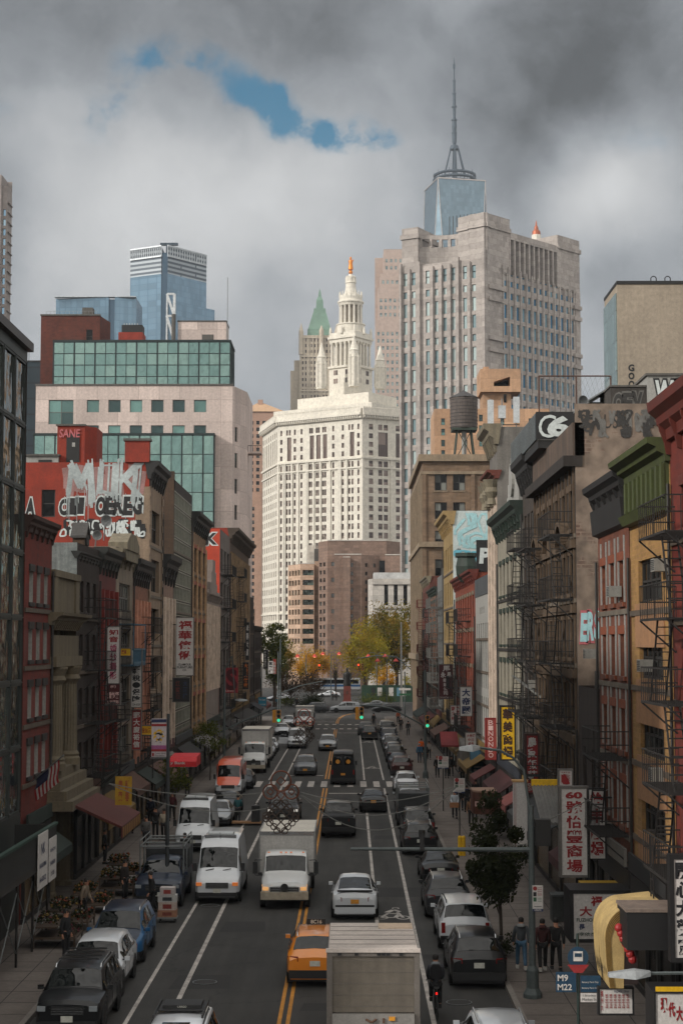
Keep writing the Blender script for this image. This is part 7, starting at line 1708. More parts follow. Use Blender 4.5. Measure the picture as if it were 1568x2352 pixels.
PP = [  # label, (u, v at the feet), heading, pose, jacket, trousers, extra
 ('person in a grey hooded jacket and faded jeans walking away left of the lamp post', (1197, 2228), A, 'walk', (62, 66, 70), (62, 92, 116), dict(hood=(120, 122, 122), shoe=SHOEW)),
 ('person in a dark red hooded jacket walking away just right of the lamp post', (1246, 2232), A, 'walk2', (58, 26, 26), (24, 22, 22), dict(hood=(58, 22, 22), shoe=SHOEW)),
 ('person in black walking away, rightmost of the trio by the lamp post', (1277, 2230), A, 'walk', (24, 22, 22), (22, 20, 20), {}),
 ('person in a white coat and pale cap carrying a cardboard box on the right pavement', (1044, 1880), 0, 'hold', (168, 176, 184), (60, 60, 66), dict(hat=(196, 192, 188))),
 ('person in black directly behind the white-coated one', (1058, 1862), A, 'stand', (24, 23, 24), (22, 22, 24), {}),
 ('person in a dark coat standing under the round brown canopy', (1072, 1866), A, 'stand', (30, 28, 30), (24, 24, 26), dict(hood=(44, 44, 60))),
 ('person in a black jacket standing by the parked white crossover', (1004, 1786), 0, 'stand', (28, 27, 30), (30, 30, 32), dict(hairc=(150, 60, 40))),
 ('person in dark clothes, left of the pair near the blue awning', (1026, 1788), A, 'stand', (30, 30, 32), (28, 28, 30), {}),
 ('person in a black coat, right of the pair near the blue awning', (1036, 1784), A, 'walk', (22, 22, 22), (30, 28, 26), {}),
 ('person in a bright orange top at the lamp post beyond the near crossing', (967, 1738), 0, 'stand', (214, 96, 30), (44, 42, 44), {}),
 ('person in a blue rain jacket and grey hat at the kerb beyond the near crossing', (963, 1752), A, 'stand', (40, 104, 136), (60, 66, 80), dict(hat=(140, 144, 148), bag=(44, 80, 110))),
 ('person in black against the lamp post beyond the near crossing', (976, 1752), A, 'stand', (22, 22, 22), (24, 22, 22), {}),
 ('tall person in a long black coat on the far right pavement', (937, 1690), A, 'walk', (18, 18, 19), (20, 20, 20), {}),
 ('person in black walking on the far right pavement near the signal pole', (920, 1680), 0, 'stand', (30, 26, 28), (24, 24, 24), {}),
 ('person in an orange vest at the far right corner', (914, 1662), 0, 'stand', (150, 70, 34), (28, 28, 30), {}),
 ('person in black on the road beside the two far black SUVs', (858, 1668), A, 'stand', (26, 27, 30), (24, 24, 26), dict(z=0)),
 ('person in dark clothes, left of the pair on the plaza by the statue', (764, 1610), A, 'stand', (30, 28, 30), (26, 26, 28), dict(z=0)),
 ('person in dark clothes, right of the pair on the plaza by the statue', (772, 1610), A, 'stand', (34, 32, 34), (30, 30, 30), dict(z=0)),
 ('person in dark clothes standing at the left kerb of the plaza', (681, 1625), A, 'stand', (26, 26, 30), (24, 24, 24), dict(z=0)),
 ('person in a teal jacket at the left kerb of the far crossing', (636, 1625), 0, 'stand', (46, 92, 104), (30, 30, 34), dict(z=.14)),
 ('person in a teal jacket standing at a pallet truck beside the parked cars', (546, 1892), A, 'cart', (30, 78, 84), (30, 30, 34), dict(z=0)),
 ('person in black walking beside the white delivery van', (424, 1995), 0, 'walk', (24, 22, 22), (26, 24, 26), dict(z=0, shoe=SHOEW)),
 ('person in a cream padded coat on the left pavement behind the ladder-rack truck', (376, 1930), 0, 'walk', (170, 158, 140), (36, 32, 32), dict(z=.14)),
 ('person in a black jacket just left of the cream-coated person', (357, 1925), 0, 'stand', (28, 26, 26), (26, 26, 28), dict(z=.14)),
 ('person in dark clothes browsing the flower stall on the left pavement', (286, 2070), 1.2, 'stand', (34, 28, 26), (26, 26, 28), dict(z=.14)),
 ('person in a dark top bending over the hand cart of boxes', (352, 2100), -1.2, 'lean', (24, 22, 22), (24, 24, 26), dict(z=0)),
 ('person in a white top among the crowd at the far left pavement', (575, 1650), 0, 'stand', (180, 178, 174), (40, 40, 44), dict(z=.14)),
 ('person in a red top at the far left pavement', (583, 1652), 0, 'stand', (170, 34, 34), (30, 28, 30), dict(z=.14)),
 ('person in black on the right pavement below the blue awning', (1092, 1850), A, 'walk', (26, 25, 28), (30, 28, 30), {}),
 ('person in a brown jacket on the right pavement beside the dark tree', (1082, 1898), 0, 'stand', (120, 86, 62), (40, 36, 36), {}),
 ('person in a black puffer coat under the edge of the faded red awning', (240, 1985), 1.5, 'stand', (26, 25, 26), (26, 26, 28), {}),
 ('person in a grey cardigan behind the ladder-rack truck on the left pavement', (335, 1950), 0, 'walk', (92, 90, 88), (34, 34, 36), {}),
 ('person in a dark green coat close to the shopfronts beyond the red awning', (300, 1915), A, 'stand', (34, 42, 34), (30, 30, 32), {}),
 ('person in a maroon coat farther along the left pavement by the white parked van', (395, 1885), 0, 'walk2', (74, 30, 34), (28, 28, 30), {}),
 ('person in a navy coat on the left pavement level with the yellow banner', (345, 1895), A, 'walk', (30, 36, 52), (26, 26, 28), {}),
 ('person in a beige top leaning over the nearest flower rack', (190, 2120), 1.4, 'lean', (120, 106, 90), (32, 30, 30), {}),
 ('person in black standing by the nearest steel shed pole', (150, 2205), 1.2, 'stand', (22, 22, 24), (24, 24, 26), {}),
 ('person in a dark jacket facing the shops beneath the red bank awning', (430, 1830), A, 'stand', (30, 30, 34), (30, 28, 30), {}),
 ('person in black under the grey shop canopy on the right', (1062, 1800), A, 'stand', (24, 24, 26), (26, 26, 28), {}),
 ('person in a plaid blue shirt by the round brown canopy', (1090, 1885), A, 'walk2', (52, 76, 96), (40, 44, 52), {}),
 ('person in a pale top passing the far dark red awning', (985, 1745), 0, 'walk', (140, 132, 126), (40, 38, 40), {}),
 ('person in dark clothes waiting under the maroon eyewear sign', (1002, 1712), A, 'stand', (30, 28, 30), (26, 26, 28), {}),
]
for lb, (u, v), rz, ps, jc, tc_, kw in PP:
    z = kw.pop('z', .14); kw = dict(kw); loc = ground_at(u, v, z)
    person(lb, loc, rz, ps, jc, tc_, **kw)
pc = at(1003, 2345, Z=0); cx, cy = pc.x, pc.y
person('person in a grey hooded top riding a bicycle away beside the box truck', (cx, cy+.55, .05), A, 'ride', (58, 60, 66), (24, 24, 26), hood=(110, 116, 120), bag=(24, 24, 28))
t = thing('bicycle', 'dark bicycle with a red rear light ridden away along the kerb lane', 'bicycle', (cx, cy+.5, 0), A)
for y in (-.52, .52):
    b = B(); b.ring((0, y, .34), .33, .022, TYRE, 22, 'x', 5)
    for k in range(8): a = 2*math.pi*k/8; b.cyl((0, y, .34), (0, y+.32*math.cos(a), .34+.32*math.sin(a)), .005, STEEL, 3)
    b.build('wheel', t)
b = B(); fp = M('bicycle_frame', (30, 32, 36), .4); 
for p, q_ in (((0, .52, .34), (0, .08, .3)), ((0, .08, .3), (0, .2, .86)), ((0, .52, .34), (0, .2, .86)), ((0, .08, .3), (0, -.38, .82)), ((0, .18, .8), (0, -.38, .86)), ((0, -.52, .34), (0, -.36, .98))): b.cyl(p, q_, .02, fp, 6)
b.build('frame', t); b = B(); b.tube([(-.28, -.26, 1.04), (-.26, -.36, 1.06), (.26, -.36, 1.06), (.28, -.26, 1.04)], .016, PLAST, 5); b.build('handlebar', t)
b = B(); b.extr([(.05, .9), (.34, .9), (.32, .95), (.05, .93)], 'x', -.07, .07, PLAST); b.build('saddle', t); b = B(); b.box(-.03, .03, .36, .4, .74, .8, TLON); b.build('rear_light', t)
wc = ground_at(1044, 1880); b = B(); b.box(-.34, .34, -.5, -.18, .72, 1.02, M('cardboard', (150, 104, 70), .85, var=.15)); b.box(-.345, .345, -.505, -.175, .98, .99, M('tape', (120, 84, 56), .6)); o = b.build('cardboard_box'); o.location = wc; tag(o, 'brown cardboard box carried by the person in the white coat', 'box')
gc = ground_at(385, 2118, 0); t = thing('hand_cart', 'hand cart on the road by the dark rack truck', 'cart', gc); b = B(); b.box(-.4, .4, -.3, .3, .16, .22, STEEL); 
for x in (-.35, .35): b.cyl((x, .28, .2), (x, .28, 1.0), .02, STEEL, 5)
b.cyl((-.35, .28, 1.), (.35, .28, 1.), .02, STEEL, 5); b.build('frame', t)
for x in (-.3, .3):
    for y in (-.22, .22): b = B(); b.lathe([(.02, -.02), (.08, -.02), (.08, .02), (.02, .02)], TYRE, 10, (x, y, .08), 'x'); b.build('wheel', t)
for i, (z0, z1, c, lb, w) in enumerate(((.225, .5, (150, 108, 84), 'brown carton at the bottom of the hand cart stack', .38), (.5, .82, (176, 160, 150), 'pale printed carton second from the bottom of the hand cart stack', .36), (.82, 1.1, (170, 170, 168), 'white carton with a dark print third up the hand cart stack', .38), (1.1, 1.4, (178, 170, 168), 'top white carton with a red print on the hand cart', .3))):
    b = B(); b.box(-w, w, -.26, .24, z0+.003, z1, M('carton_%d' % i, c, .8, var=.15)); b.box(-w*.5, w*.5, -.265, -.26, z0+.06, z1-.08, M('carton_print_%d' % i, ((120, 60, 50), (130, 50, 46), (50, 54, 58), (150, 60, 54))[i], .8)); o = b.build('carton'); o.location = gc; tag(o, lb, 'carton', 'cartons stacked on the hand cart')
pc2 = at(548, 1896, Z=0); t = thing('pallet_truck', 'pallet truck with a wooden deck beside the parked cars', 'cart', (pc2.x+.3, pc2.y+.3, 0)); b = B(); b.box(-1.1, 1.1, -.5, .5, .12, .2, M('pallet_wood', (140, 104, 70), .85)); b.build('deck', t); b = B(); b.tube([(.7, .3, .2), (.7, .4, 1.3), (.9, .4, 1.3), (.9, .3, .2)], .025, BLACK, 5); b.box(.5, 1.0, -.3, .3, .2, 1.2, PLAST); b.build('handle', t)
def px_rect(u0, v0, u1, v1, Y):
    return xat(u0, Y), xat(u1, Y), zat(v1, Y), zat(v0, Y)
SGW = M('sign_white', (196, 192, 188), .6, var=.07, scale=.8, streak=.06); SGR = M('sign_red_letters', (138, 26, 30), .6, var=.05); SGK = M('sign_black_letters', (24, 24, 28), .6, var=0); SGB = M('sign_blue_letters', (28, 40, 78), .6, var=.0); SFR = M('sign_frame_grey', (110, 106, 102), .5, .3)
SMR = M('sign_maroon', (72, 18, 22), .6, var=.1); SRD = M('sign_red', (140, 36, 38), .6, var=.12); SYL = M('sign_yellow', (214, 168, 16), .6, var=.06); SBK = M('sign_black', (22, 21, 22), .6); SPK = M('sign_pink_letters', (214, 178, 172), .6, var=0); SGO = M('sign_orange_letters', (206, 110, 36), .6, var=0)
def sign(name, label, cat, rect, Y, panel, items, frame=SFR, side=None, depth=.2, group='shop signs', fw=.05, extra=None):
    """a board square to the street; items: (kind, text, fx0, fz0, fx1, fz1, material, bold) in fractions of the board"""
    x0, x1, z0, z1 = px_rect(*rect, Y); W, H = x1-x0, z1-z0
    t = thing(name, label, cat, ((x0+x1)/2, Y, z0), 0, group)
    b = B(); b.box(-W/2, W/2, 0, depth, 0, H, panel); b.build('panel', t)
    if frame:
        f = fw; b = B(); b.box(-W/2-f, -W/2, -.03, depth+.03, -f, H+f, frame); b.box(W/2, W/2+f, -.03, depth+.03, -f, H+f, frame); b.box(-W/2, W/2, -.03, depth+.03, -f, -.001, frame); b.box(-W/2, W/2, -.03, depth+.03, H+.001, H+f, frame)
        if side:
            xw = (XL if side == 'L' else XR)-(x0+x1)/2; xe = -W/2 if side == 'L' else W/2
            for z in (H*.12, H*.88): b.box(min(xw, xe), max(xw, xe), depth*.4, depth*.6, z-.03, z+.03, BLACK)
        b.build('frame', t)
    b = B(); y = -.012
    for it in items:
        k, tx, a, c, d, e, m = it[:7]; bd = it[7] if len(it) > 7 else .02
        if k == 'col': column_text(b, tx, -W/2+a*W, -W/2+d*W, c*H, e*H, y, m, bd)
        elif k == 'row': put_text(b, tx, -W/2+a*W, c*H, (d-a)*W, (e-c)*H, y, m, bd, fit=False)
        elif k == 'box': b.box(-W/2+a*W, -W/2+d*W, -.012, -.002, c*H, e*H, m)
    if b.v: b.build('lettering', t)
    if extra: extra(t, W, H)
    return t
def YL(u): return F*(abs(XL)-.25)/(806-u)
def YRr(u): return F*(XR-.25)/(u-806)
sign('shop_sign', 'tall white wedding-photo sign with red characters, slanted top, on the left', 'sign', (247, 1440, 274, 1570), YL(244), SGW, [('col', '知音', .12, .72, .9, .96, SGR, .03), ('col', '婚紗攝影', .2, .06, .8, .7, M('sign_magenta_letters', (150, 40, 80), .6, var=0), .02)], side='L')
sign('shop_sign', 'maroon sign numbered 61 with pale characters under the tall white wedding-photo sign', 'sign', (246, 1572, 276, 1618), YL(244), SMR, [('row', '(61)', .3, .8, .7, .96, SPK), ('row', '婚紗攝', .08, .28, .95, .62, SPK, .03), ('row', '婚紗攝影', .05, .03, .95, .2, SPK, .02)], side='L')
sign('shop_sign', 'narrow black-on-white tax and insurance sign with eight characters on the left', 'sign', (303, 1491, 325, 1624), YL(300), SGW, [('row', '樓301室', .1, .92, .9, .98, SGK, .02), ('col', '福信報稅·保險', .08, .08, .92, .91, SGK, .035), ('row', '334-6028', .1, .02, .9, .06, SGK, .01)], side='L')
sign('shop_sign', 'narrow red vertical sign with white characters below the tax sign', 'sign', (306, 1632, 325, 1722), YL(302), SRD, [('col', '郵大廈裕信', .1, .04, .9, .97, SGW, .03)], side='L')
sign('shop_sign', 'small yellow sign behind the narrow red vertical sign', 'sign', (326, 1668, 350, 1688), YL(322), SYL, [('row', '佳信酒', .08, .2, .92, .8, SRD, .02)], side='L')
sign('shop_sign', 'yellow boxed sign high up beside the white wedding-photo sign', 'sign', (277, 1490, 300, 1506), YL(276), SYL, [('row', '廣東', .1, .2, .6, .8, SRD)], side='L')
sign('shop_sign', 'big white furniture-shop sign with four bold red characters and English text below', 'sign', (405, 1419, 444, 1551), YL(401), SGW, [('col', '福華傢俬', .12, .26, .9, .96, SGR, .03), ('row', 'GLAMOUR', .12, .165, .88, .205, SGK, .02), ('row', 'FURNITURE', .06, .115, .94, .155, SGK, .02), ('row', 'CO.', .38, .07, .62, .105, SGK, .02)], side='L')
sign('shop_sign', 'dark sign with faint red and blue characters below the big furniture sign', 'sign', (398, 1558, 436, 1612), YL(394), SBK, [('col', '紅寶石', .15, .1, .42, .9, M('dim_red', (96, 40, 34), .7), .02), ('col', '大酒樓', .6, .1, .87, .9, M('dim_blue', (40, 54, 84), .7), .02)], side='L')
sign('hanging_banner', 'crimson cloth banner with dark swirls hanging from a pole on the left', 'banner', (516, 1534, 547, 1592), YL(512), M('banner_crimson', (140, 38, 48), .85), [('row', 'S', .1, .1, .95, .95, M('banner_swirl', (70, 20, 26), .85), .04), ('row', 'Library', .1, .03, .7, .12, SPK, .01)], frame=None, depth=.02)
sign('shop_sign', 'narrow black sign with five orange characters beside the crimson banner', 'sign', (558, 1522, 571, 1583), YL(556), SBK, [('col', '大榮茶餅家', .15, .05, .9, .97, SGO, .03)], side='L')
sign('shop_sign', 'dark strip of pale characters above the orange-lettered sign', 'sign', (564, 1430, 572, 1516), YL(561), SBK, [('col', '孝壽大廈', .15, .1, .85, .95, SGW, .02)], side='L')
sign('shop_sign', 'narrow black sign with a column of white characters at the far left end', 'sign', (605, 1494, 615, 1536), YL(602), SBK, [('col', '楊氏聯合律師樓', .1, .05, .65, .95, SGW, .02)], side='L')
sign('shop_sign', 'white sign with three black characters at the far left end', 'sign', (616, 1519, 627, 1547), YL(613), SGW, [('col', '富寶樓', .1, .03, .9, .97, SGK, .03)], side='L')
sign('shop_sign', 'orange-red sign reading DINE at the far left end', 'sign', (627, 1514, 634, 1548), YL(622), M('sign_orange_red', (186, 62, 36), .6), [('col', 'DINE', .2, .03, .8, .82, SGW, .05)], side='L')
sign('lease_board', 'bright teal For Lease board on the left', 'sign', (594, 1602, 612, 1622), YL(590), M('sign_teal', (30, 122, 150), .6, var=.05), [('row', 'For Lease', .1, .62, .9, .85, SGW, .02), ('row', '212-379-2400', .1, .1, .9, .25, SGW)], side='L')
sign('street_banner', 'white and pink street banner with a black character on a yellow burst', 'banner', (350, 1651, 384, 1739), 73.2, M('banner_white_pink', (186, 176, 178), .8, var=.1), [('box', '', .0, .9, 1, .98, SGB), ('box', '', .0, .8, 1, .86, SRD), ('row', '*', .12, .36, .9, .72, SYL, .12), ('row', '發', .2, .36, .8, .64, SGK, .04), ('box', '', 0, .14, 1, .2, SRD), ('row', 'Cathay Bank', .24, .06, .96, .105, SGK, .01), ('row', 'Foundation', .24, .015, .9, .055, SGK, .01), ('box', '', .04, .02, .18, .1, SRD), ('box', '', 0, .2, 1, .3, M('banner_pink', (150, 84, 130), .8))], frame=None, depth=.02, group=None)
sign('street_banner', 'yellow street banner with orange pictures leaning over the left pavement', 'banner', (268, 1784, 306, 1850), 74.5, M('banner_yellow', (170, 132, 34), .8, var=.3, scale=3), [('col', '慶賀', .2, .1, .45, .9, M('banner_orange', (150, 76, 40), .8), .03), ('col', '新春', .6, .1, .85, .9, M('banner_orange', (150, 76, 40), .8), .03)], frame=None, depth=.02, group=None)
t = thing('shop_awning', 'bright red bank awning with white lettering on the left', 'awning', (xat(392, 96), 96, zat(1762, 96))); W, H = xat(453, 96)-xat(392, 96), zat(1740, 96)-zat(1762, 96)
redaw = M('awning_red_vinyl', (190, 24, 34), .6, var=.08); b = B(); b.extr([(0, 0), (0, H*.55), (.35, H), (2.6, H*1.15), (2.6, 0)], 'x', 0, W, redaw); b.build('canopy', t); b = B(); put_text(b, 'y Bank', .04, .1, W*.56, H*.36, -.012, SGW, .015, fit=False); b.build('lettering', t)
sign('shop_sign', 'maroon eyewear sign with a white horse and five characters on the right', 'sign', (1008, 1527, 1039, 1605), YRr(1040), SMR, [('row', '馬', .25, .8, .8, .97, SGW, .03), ('row', '昌', .58, .62, .92, .78, SGW, .03), ('row', '永', .1, .62, .48, .78, SGW, .03), ('col', '眼鏡公司', .3, .1, .62, .6, SGW, .02), ('row', 'Universal Optical Inc', .05, .02, .95, .06, SGW, .01)], side='R')
sign('shop_sign', 'white sign with three big blue-black characters on the right', 'sign', (1056, 1579, 1082, 1644), YRr(1085), SGW, [('col', '大帝國', .14, .04, .88, .97, SGB, .04)], side='R')
sign('shop_sign', 'white martial-arts sign with two columns of red characters on the right', 'sign', (1034, 1621, 1055, 1664), YRr(1058), SGW, [('col', '南少林', .06, .2, .46, .96, SGR, .03), ('col', '熏傷跌打', .58, .2, .92, .96, SGR, .02), ('row', '212-274-6160', .06, .04, .94, .12, SGB, .01)], side='R')
sign('shop_sign', 'white sign of small red characters lying above the grey shop canopy on the right', 'sign', (1068, 1684, 1091, 1714), YRr(1094), SGW, [('row', '大帝國', .08, .66, .92, .92, SGR, .02), ('row', '中日', .2, .36, .8, .6, SGR, .02), ('row', '餐具', .2, .06, .8, .3, SGR, .02)], side='R')
sign('shop_sign', 'narrow red sign spelling BINONDO downwards on the right', 'sign', (1114, 1651, 1136, 1744), YRr(1139), M('sign_binondo_red', (148, 60, 52), .7, var=.25, scale=3.), [('col', 'BINONDO', .25, .03, .75, .97, SPK, .01)], side='R', frame=SRD)
sign('shop_sign', 'bright yellow mall sign with four bold dark characters on the right', 'sign', (1149, 1624, 1179, 1744), YRr(1182), SYL, [('col', '華美商場', .12, .02, .88, .98, M('sign_brown_letters', (58, 34, 20), .6, var=0), .05)], side='R', frame=SBK, fw=.09)
sign('shop_sign', 'red restaurant sign with four white characters and two phone numbers on the right', 'sign', (1207, 1690, 1232, 1820), YRr(1236), SRD, [('col', '農家飯莊', .08, .2, .92, .98, SGW, .035), ('row', '925-9888', .04, .1, .96, .16, SGW, .01), ('row', '226-0969', .04, .03, .96, .09, SGW, .01)], side='R', frame=M('sign_frame_dark', (60, 30, 26), .6), fw=.1)
sign('shop_sign', 'small white sign with a red leaf-like emblem above the number 60 mall sign', 'sign', (1281, 1770, 1309, 1815), YRr(1386)+.9, SGW, [('row', '半島食品', .15, .86, .85, .94, SGR, .01), ('box', '', .12, .3, .14, .8, SGR)], side=None, extra=lambda t, W, H: (lambda b: (b.add([(-W*.34, -.014, H*.8), (-W*.34, -.014, H*.42), (-W*.2, -.014, H*.3), (W*.1, -.014, H*.28), (W*.36, -.014, H*.32), (W*.22, -.014, H*.55), (0, -.014, H*.74)], [(0, 1, 2, 3, 4, 5, 6)], SGR), [b.cyl((-W*.2, -.016, H*.82), (W*(.36-.0*k), -.016, H*(.74-.09*k)), .012, SGR, 4) for k in range(4)], b.build('emblem', t)))(B()))
sign('shop_sign', 'tall white mall sign with the number 60 and five dark red characters on the right', 'sign', (1285, 1812, 1342, 2010), YRr(1386), SGW, [('row', '60', .16, .885, .84, .965, SGR, .05), ('col', '號怡豐商場', .18, .02, .82, .87, SGR, .03)], fw=.09, depth=.3)
sign('shop_sign', 'narrower white mall sign with four bold dark red characters right of the number 60 sign', 'sign', (1347, 1814, 1383, 1972), YRr(1386), SGW, [('col', '怡丰商場', .08, .02, .92, .98, SGR, .06)], side='R', frame=SBK)
sign('shop_sign', 'wide white sign in red, black and green with the words FUZHOU GR at lower right', 'sign', (1310, 2053, 1473, 2157), F*9.2/(1474-806)+3.5, SGW, [('row', '福', .24, .72, .4, .95, SGR, .03), ('row', '州', .61, .74, .77, .95, SGR, .03), ('row', '大', .08, .5, .26, .72, SGR, .03), ('row', '藥', .43, .5, .61, .72, SGR, .03), ('row', 'FUZHOU GR', .04, .38, .42, .46, M('sign_green_letters', (30, 60, 48), .6), .02), ('row', '長', .07, .2, .16, .33, SGB, .03), ('row', '樂', .26, .2, .35, .33, SGB, .03), ('row', '(李依杰道士)', .05, .05, .48, .15, M('sign_green_letters', (30, 60, 48), .6), .01)], frame=SBK, depth=1.6, fw=.12)
sign('shop_sign', 'white pharmacy sign with a column of bold black characters at the right edge', 'sign', (1539, 1974, 1580, 2200), 43.6, SGW, [('col', '開心大藥房', .06, .02, .92, .98, SGK, .045)], frame=SBK, fw=.12, depth=.3)
sign('menu_board', 'white board of small red characters near the bottom right corner', 'sign', (1367, 2272, 1440, 2328), 46.5, SGW, [('col', '福州大', .02, .1, .1, .95, SGR, .01)]+[('col', '樂平安中玉林', .16+.13*i, .2, .26+.13*i, .8, SGR, .01) for i in range(6)]+[('row', 'FUZHOU GRAN', .45, .86, .9, .95, SGB, .01)], frame=SBK)
sign('shop_sign', 'white board with bold red characters and a yellow roof at the bottom right corner', 'sign', (1493, 2282, 1580, 2380), 43.2, SGW, [('row', '現', .12, .55, .3, .9, SGR, .05), ('row', '代', .32, .45, .5, .8, SGR, .05), ('row', '大', .52, .35, .7, .7, SGR, .05), ('row', '藥', .72, .25, .9, .6, SGR, .05), ('box', '', 0, 1.0, 1, 1.16, SYL)], frame=SBK, depth=1.2)
sign('shop_sign', 'dim yellow sign numbered 60 behind the FUZHOU GR sign', 'sign', (1330, 2032, 1440, 2056), F*9.2/(1474-806)+5.5, M('sign_dim_yellow', (156, 124, 22), .7, var=.25), [('row', '60', .1, .2, .32, .8, M('brown_letters', (96, 66, 20), .7), .05)], frame=None, depth=1.0)
YA = 118; t = thing('shop_awning', 'blue awning with small white lettering on the right pavement', 'awning', (xat(1080, YA), YA, zat(1776, YA))); W, H = xat(1133, YA)-xat(1080, YA), zat(1738, YA)-zat(1776, YA)
bla = M('awning_blue', (24, 66, 84), .7, var=.1); b = B(); b.extr([(0, 0), (0, H*.7), (1.6, H*1.5), (1.6, 0)], 'x', 0, W, bla); b.build('canopy', t); b = B(); put_text(b, 'LOWER EAST SIDE', W*.12, H*.3, W*.6, H*.12, -.012, SGW, .01, fit=False); put_text(b, 'SERVICE CENTER', W*.1, H*.1, W*.7, H*.12, -.012, SGW, .01, fit=False); b.build('lettering', t)
YA = 96; x0, x1 = xat(1082, YA), xat(1148, YA); t = thing('shop_canopy', 'round-fronted brown shop canopy with big pale letters on the right', 'canopy', ((x0+x1)/2, YA, zat(1868, YA))); w = (x1-x0)/2; H = zat(1818, YA)-zat(1868, YA)
b = B(); pts = [(-w, 1.5)]+[(w*math.cos(math.pi+math.pi*k/10), -1.2*math.sin(math.pi*k/10)*.8) for k in range(11)]+[(w, 1.5)]; b.extr(pts, 'z', 0, H, M('canopy_brown_print', (82, 46, 34), .7, var=.5, scale=1.8)); b.extr([(x*1.01, y*1.01) for x, y in pts], 'z', H, H+.1, M('canopy_top_tan', (150, 122, 104), .8)); b.build('canopy', t)
b = B(); put_text(b, 'DO', -w*.9, H*.2, w*.7, H*.6, -1.02, SPK, .03); b.build('lettering', t)
YA = 121; t = thing('shop_canopy', 'grey flat shop canopy below the three-character white sign', 'canopy', (xat(1060, YA), YA, zat(1752, YA))); b = B(); W = xat(1118, YA)-xat(1060, YA); b.extr([(0, 0), (0, .9), (3.5, 1.6), (3.5, 0)], 'x', 0, W, M('canopy_grey', (136, 130, 124), .7, streak=.3)); b.build('canopy', t)
YA = 132; t = thing('shop_awning', 'dark red fabric awning beyond the grey canopy on the right', 'awning', (xat(1012, YA), YA, zat(1716, YA))); b = B(); W = xat(1052, YA)-xat(1012, YA); b.extr([(0, 0), (0, .15), (2.2, 1.1), (2.2, .9)], 'x', 0, W, M('awning_dark_red', (116, 38, 40), .8)); b.build('canopy', t)
YA = 74; t = thing('white_light_box', 'blank tall white light box sign with a red edge line on the right', 'sign', (xat(1177, YA), YA, zat(1946, YA))); W, H = xat(1207, YA)-xat(1177, YA), zat(1797, YA)-zat(1946, YA); b = B(); b.box(0, W, 0, .6, 0, H, SGW); b.build('panel', t); b = B(); 
for a_, c_ in ((.02, .04), (.12, .14)): b.box(W*a_, W*c_, -.012, -.001, 0, H, SGR)
b.box(-.05, W+.05, -.03, .65, H, H+.08, M('light_box_top', (190, 150, 100), .7)); b.build('trim', t)
YA = 66; t = thing('shop_roof', 'corrugated grey shop roof beside the number 60 mall sign', 'canopy', (xat(1232, YA), YA, zat(1890, YA))); b = B(); W = xat(1300, YA)-xat(1232, YA); cm = M('corrugated_grey', (140, 138, 134), .6, .2, streak=.3)
for k in range(16): b.extr([(-.9, .0), (2.4, 1.2), (2.4, 1.28+.04*(k % 2)), (-.9, .08+.04*(k % 2))], 'x', W*k/16, W*(k+1)/16, cm)
b.build('roof', t); b = B(); b.box(0, W, 2.3, 2.5, 1.25, 1.5, SYL); b.build('yellow_trim', t)
YA = 46; ya = M('awning_yellow', (176, 150, 98), .8, var=.3, scale=1.6, streak=.13); x0, x1 = xat(1380, YA), xat(1500, YA); t = thing('shop_awning', 'big curved cream-yellow awning hung with red lanterns near the right edge', 'awning', (x0, YA, zat(2262, YA)-.1)); H = zat(2070, YA)-zat(2262, YA)
b = B(); pr_ = [(.12, 0), (.03, H*.3)]+[(.75-.75*math.cos(R(9*k)), H*.6+H*.38*math.sin(R(9*k))) for k in range(11)]+[(1.6, H*1.02), (1.6, H*.97)]+[(.95-.42*math.cos(R(90-18*k)), H*.45+H*.2*math.sin(R(90-18*k))) for k in range(6)]+[(.5, 0)]
b.extr(pr_, 'y', 0, 2.2, ya)
for k in range(1, 6): b.tube([(x-.01, -.015, z+.01) for x, z in [(pr_[i][0]*(1-k*.02)+.03*k, pr_[i][1]*(1-.02*k)) for i in range(11)]], .012, M('awning_seam', (120, 92, 40), .8), 4)
b.build('canopy', t)
b = B()
for k in range(6): b.X = Matrix.Translation((-.03, 2.0-.34*k, H*.12)) @ Matrix.Rotation(R(-90), 4, 'Z'); put_text(b, '福建小吃海鮮'[k], 0, 0, .26, H*.16, -.012, SGK, .03)
b.X = Matrix(); b.build('lettering', t)
b = B(); b.box(.25, .9, .02, .12, .1, H*.75, M('awning_shade_box', (40, 26, 24), .8)); b.build('valance', t)
lan = M('lantern_red', (150, 30, 30), .6)
for k in range(7): b = B(); b.lathe([(.04, 0), (.1, .05), (.12, .12), (.1, .19), (.04, .24)], lan, 10); o = b.build('lantern'); o.location = (x0+.35+.06*k, YA-.25, zat(2262, YA)+.9-.14*k+.55); tag(o, 'small red lantern in the string under the cream-yellow awning', 'lantern', 'red lanterns under the yellow awning')
b = B(); b.box(0, 1.9, 0, 1.6, 0, 1.0, SBK); b.box(-.03, 1.93, -.03, 1.63, 1.0, 1.08, M('box_top_rust', (170, 150, 136), .7, streak=.3)); o = b.build('shop_sign'); o.location = (xat(1428, 45), 44.8, zat(2180, 45)); tag(o, 'black sign box with a pale top standing against the cream-yellow awning', 'sign')
t = thing('sidewalk_shed', 'dark construction shed with steel poles and green board over the left pavement', 'scaffold', (XL+.2, 43.6, 0)); grb = M('shed_green_board', (40, 62, 54), .8, var=.2); sx1 = 1.6
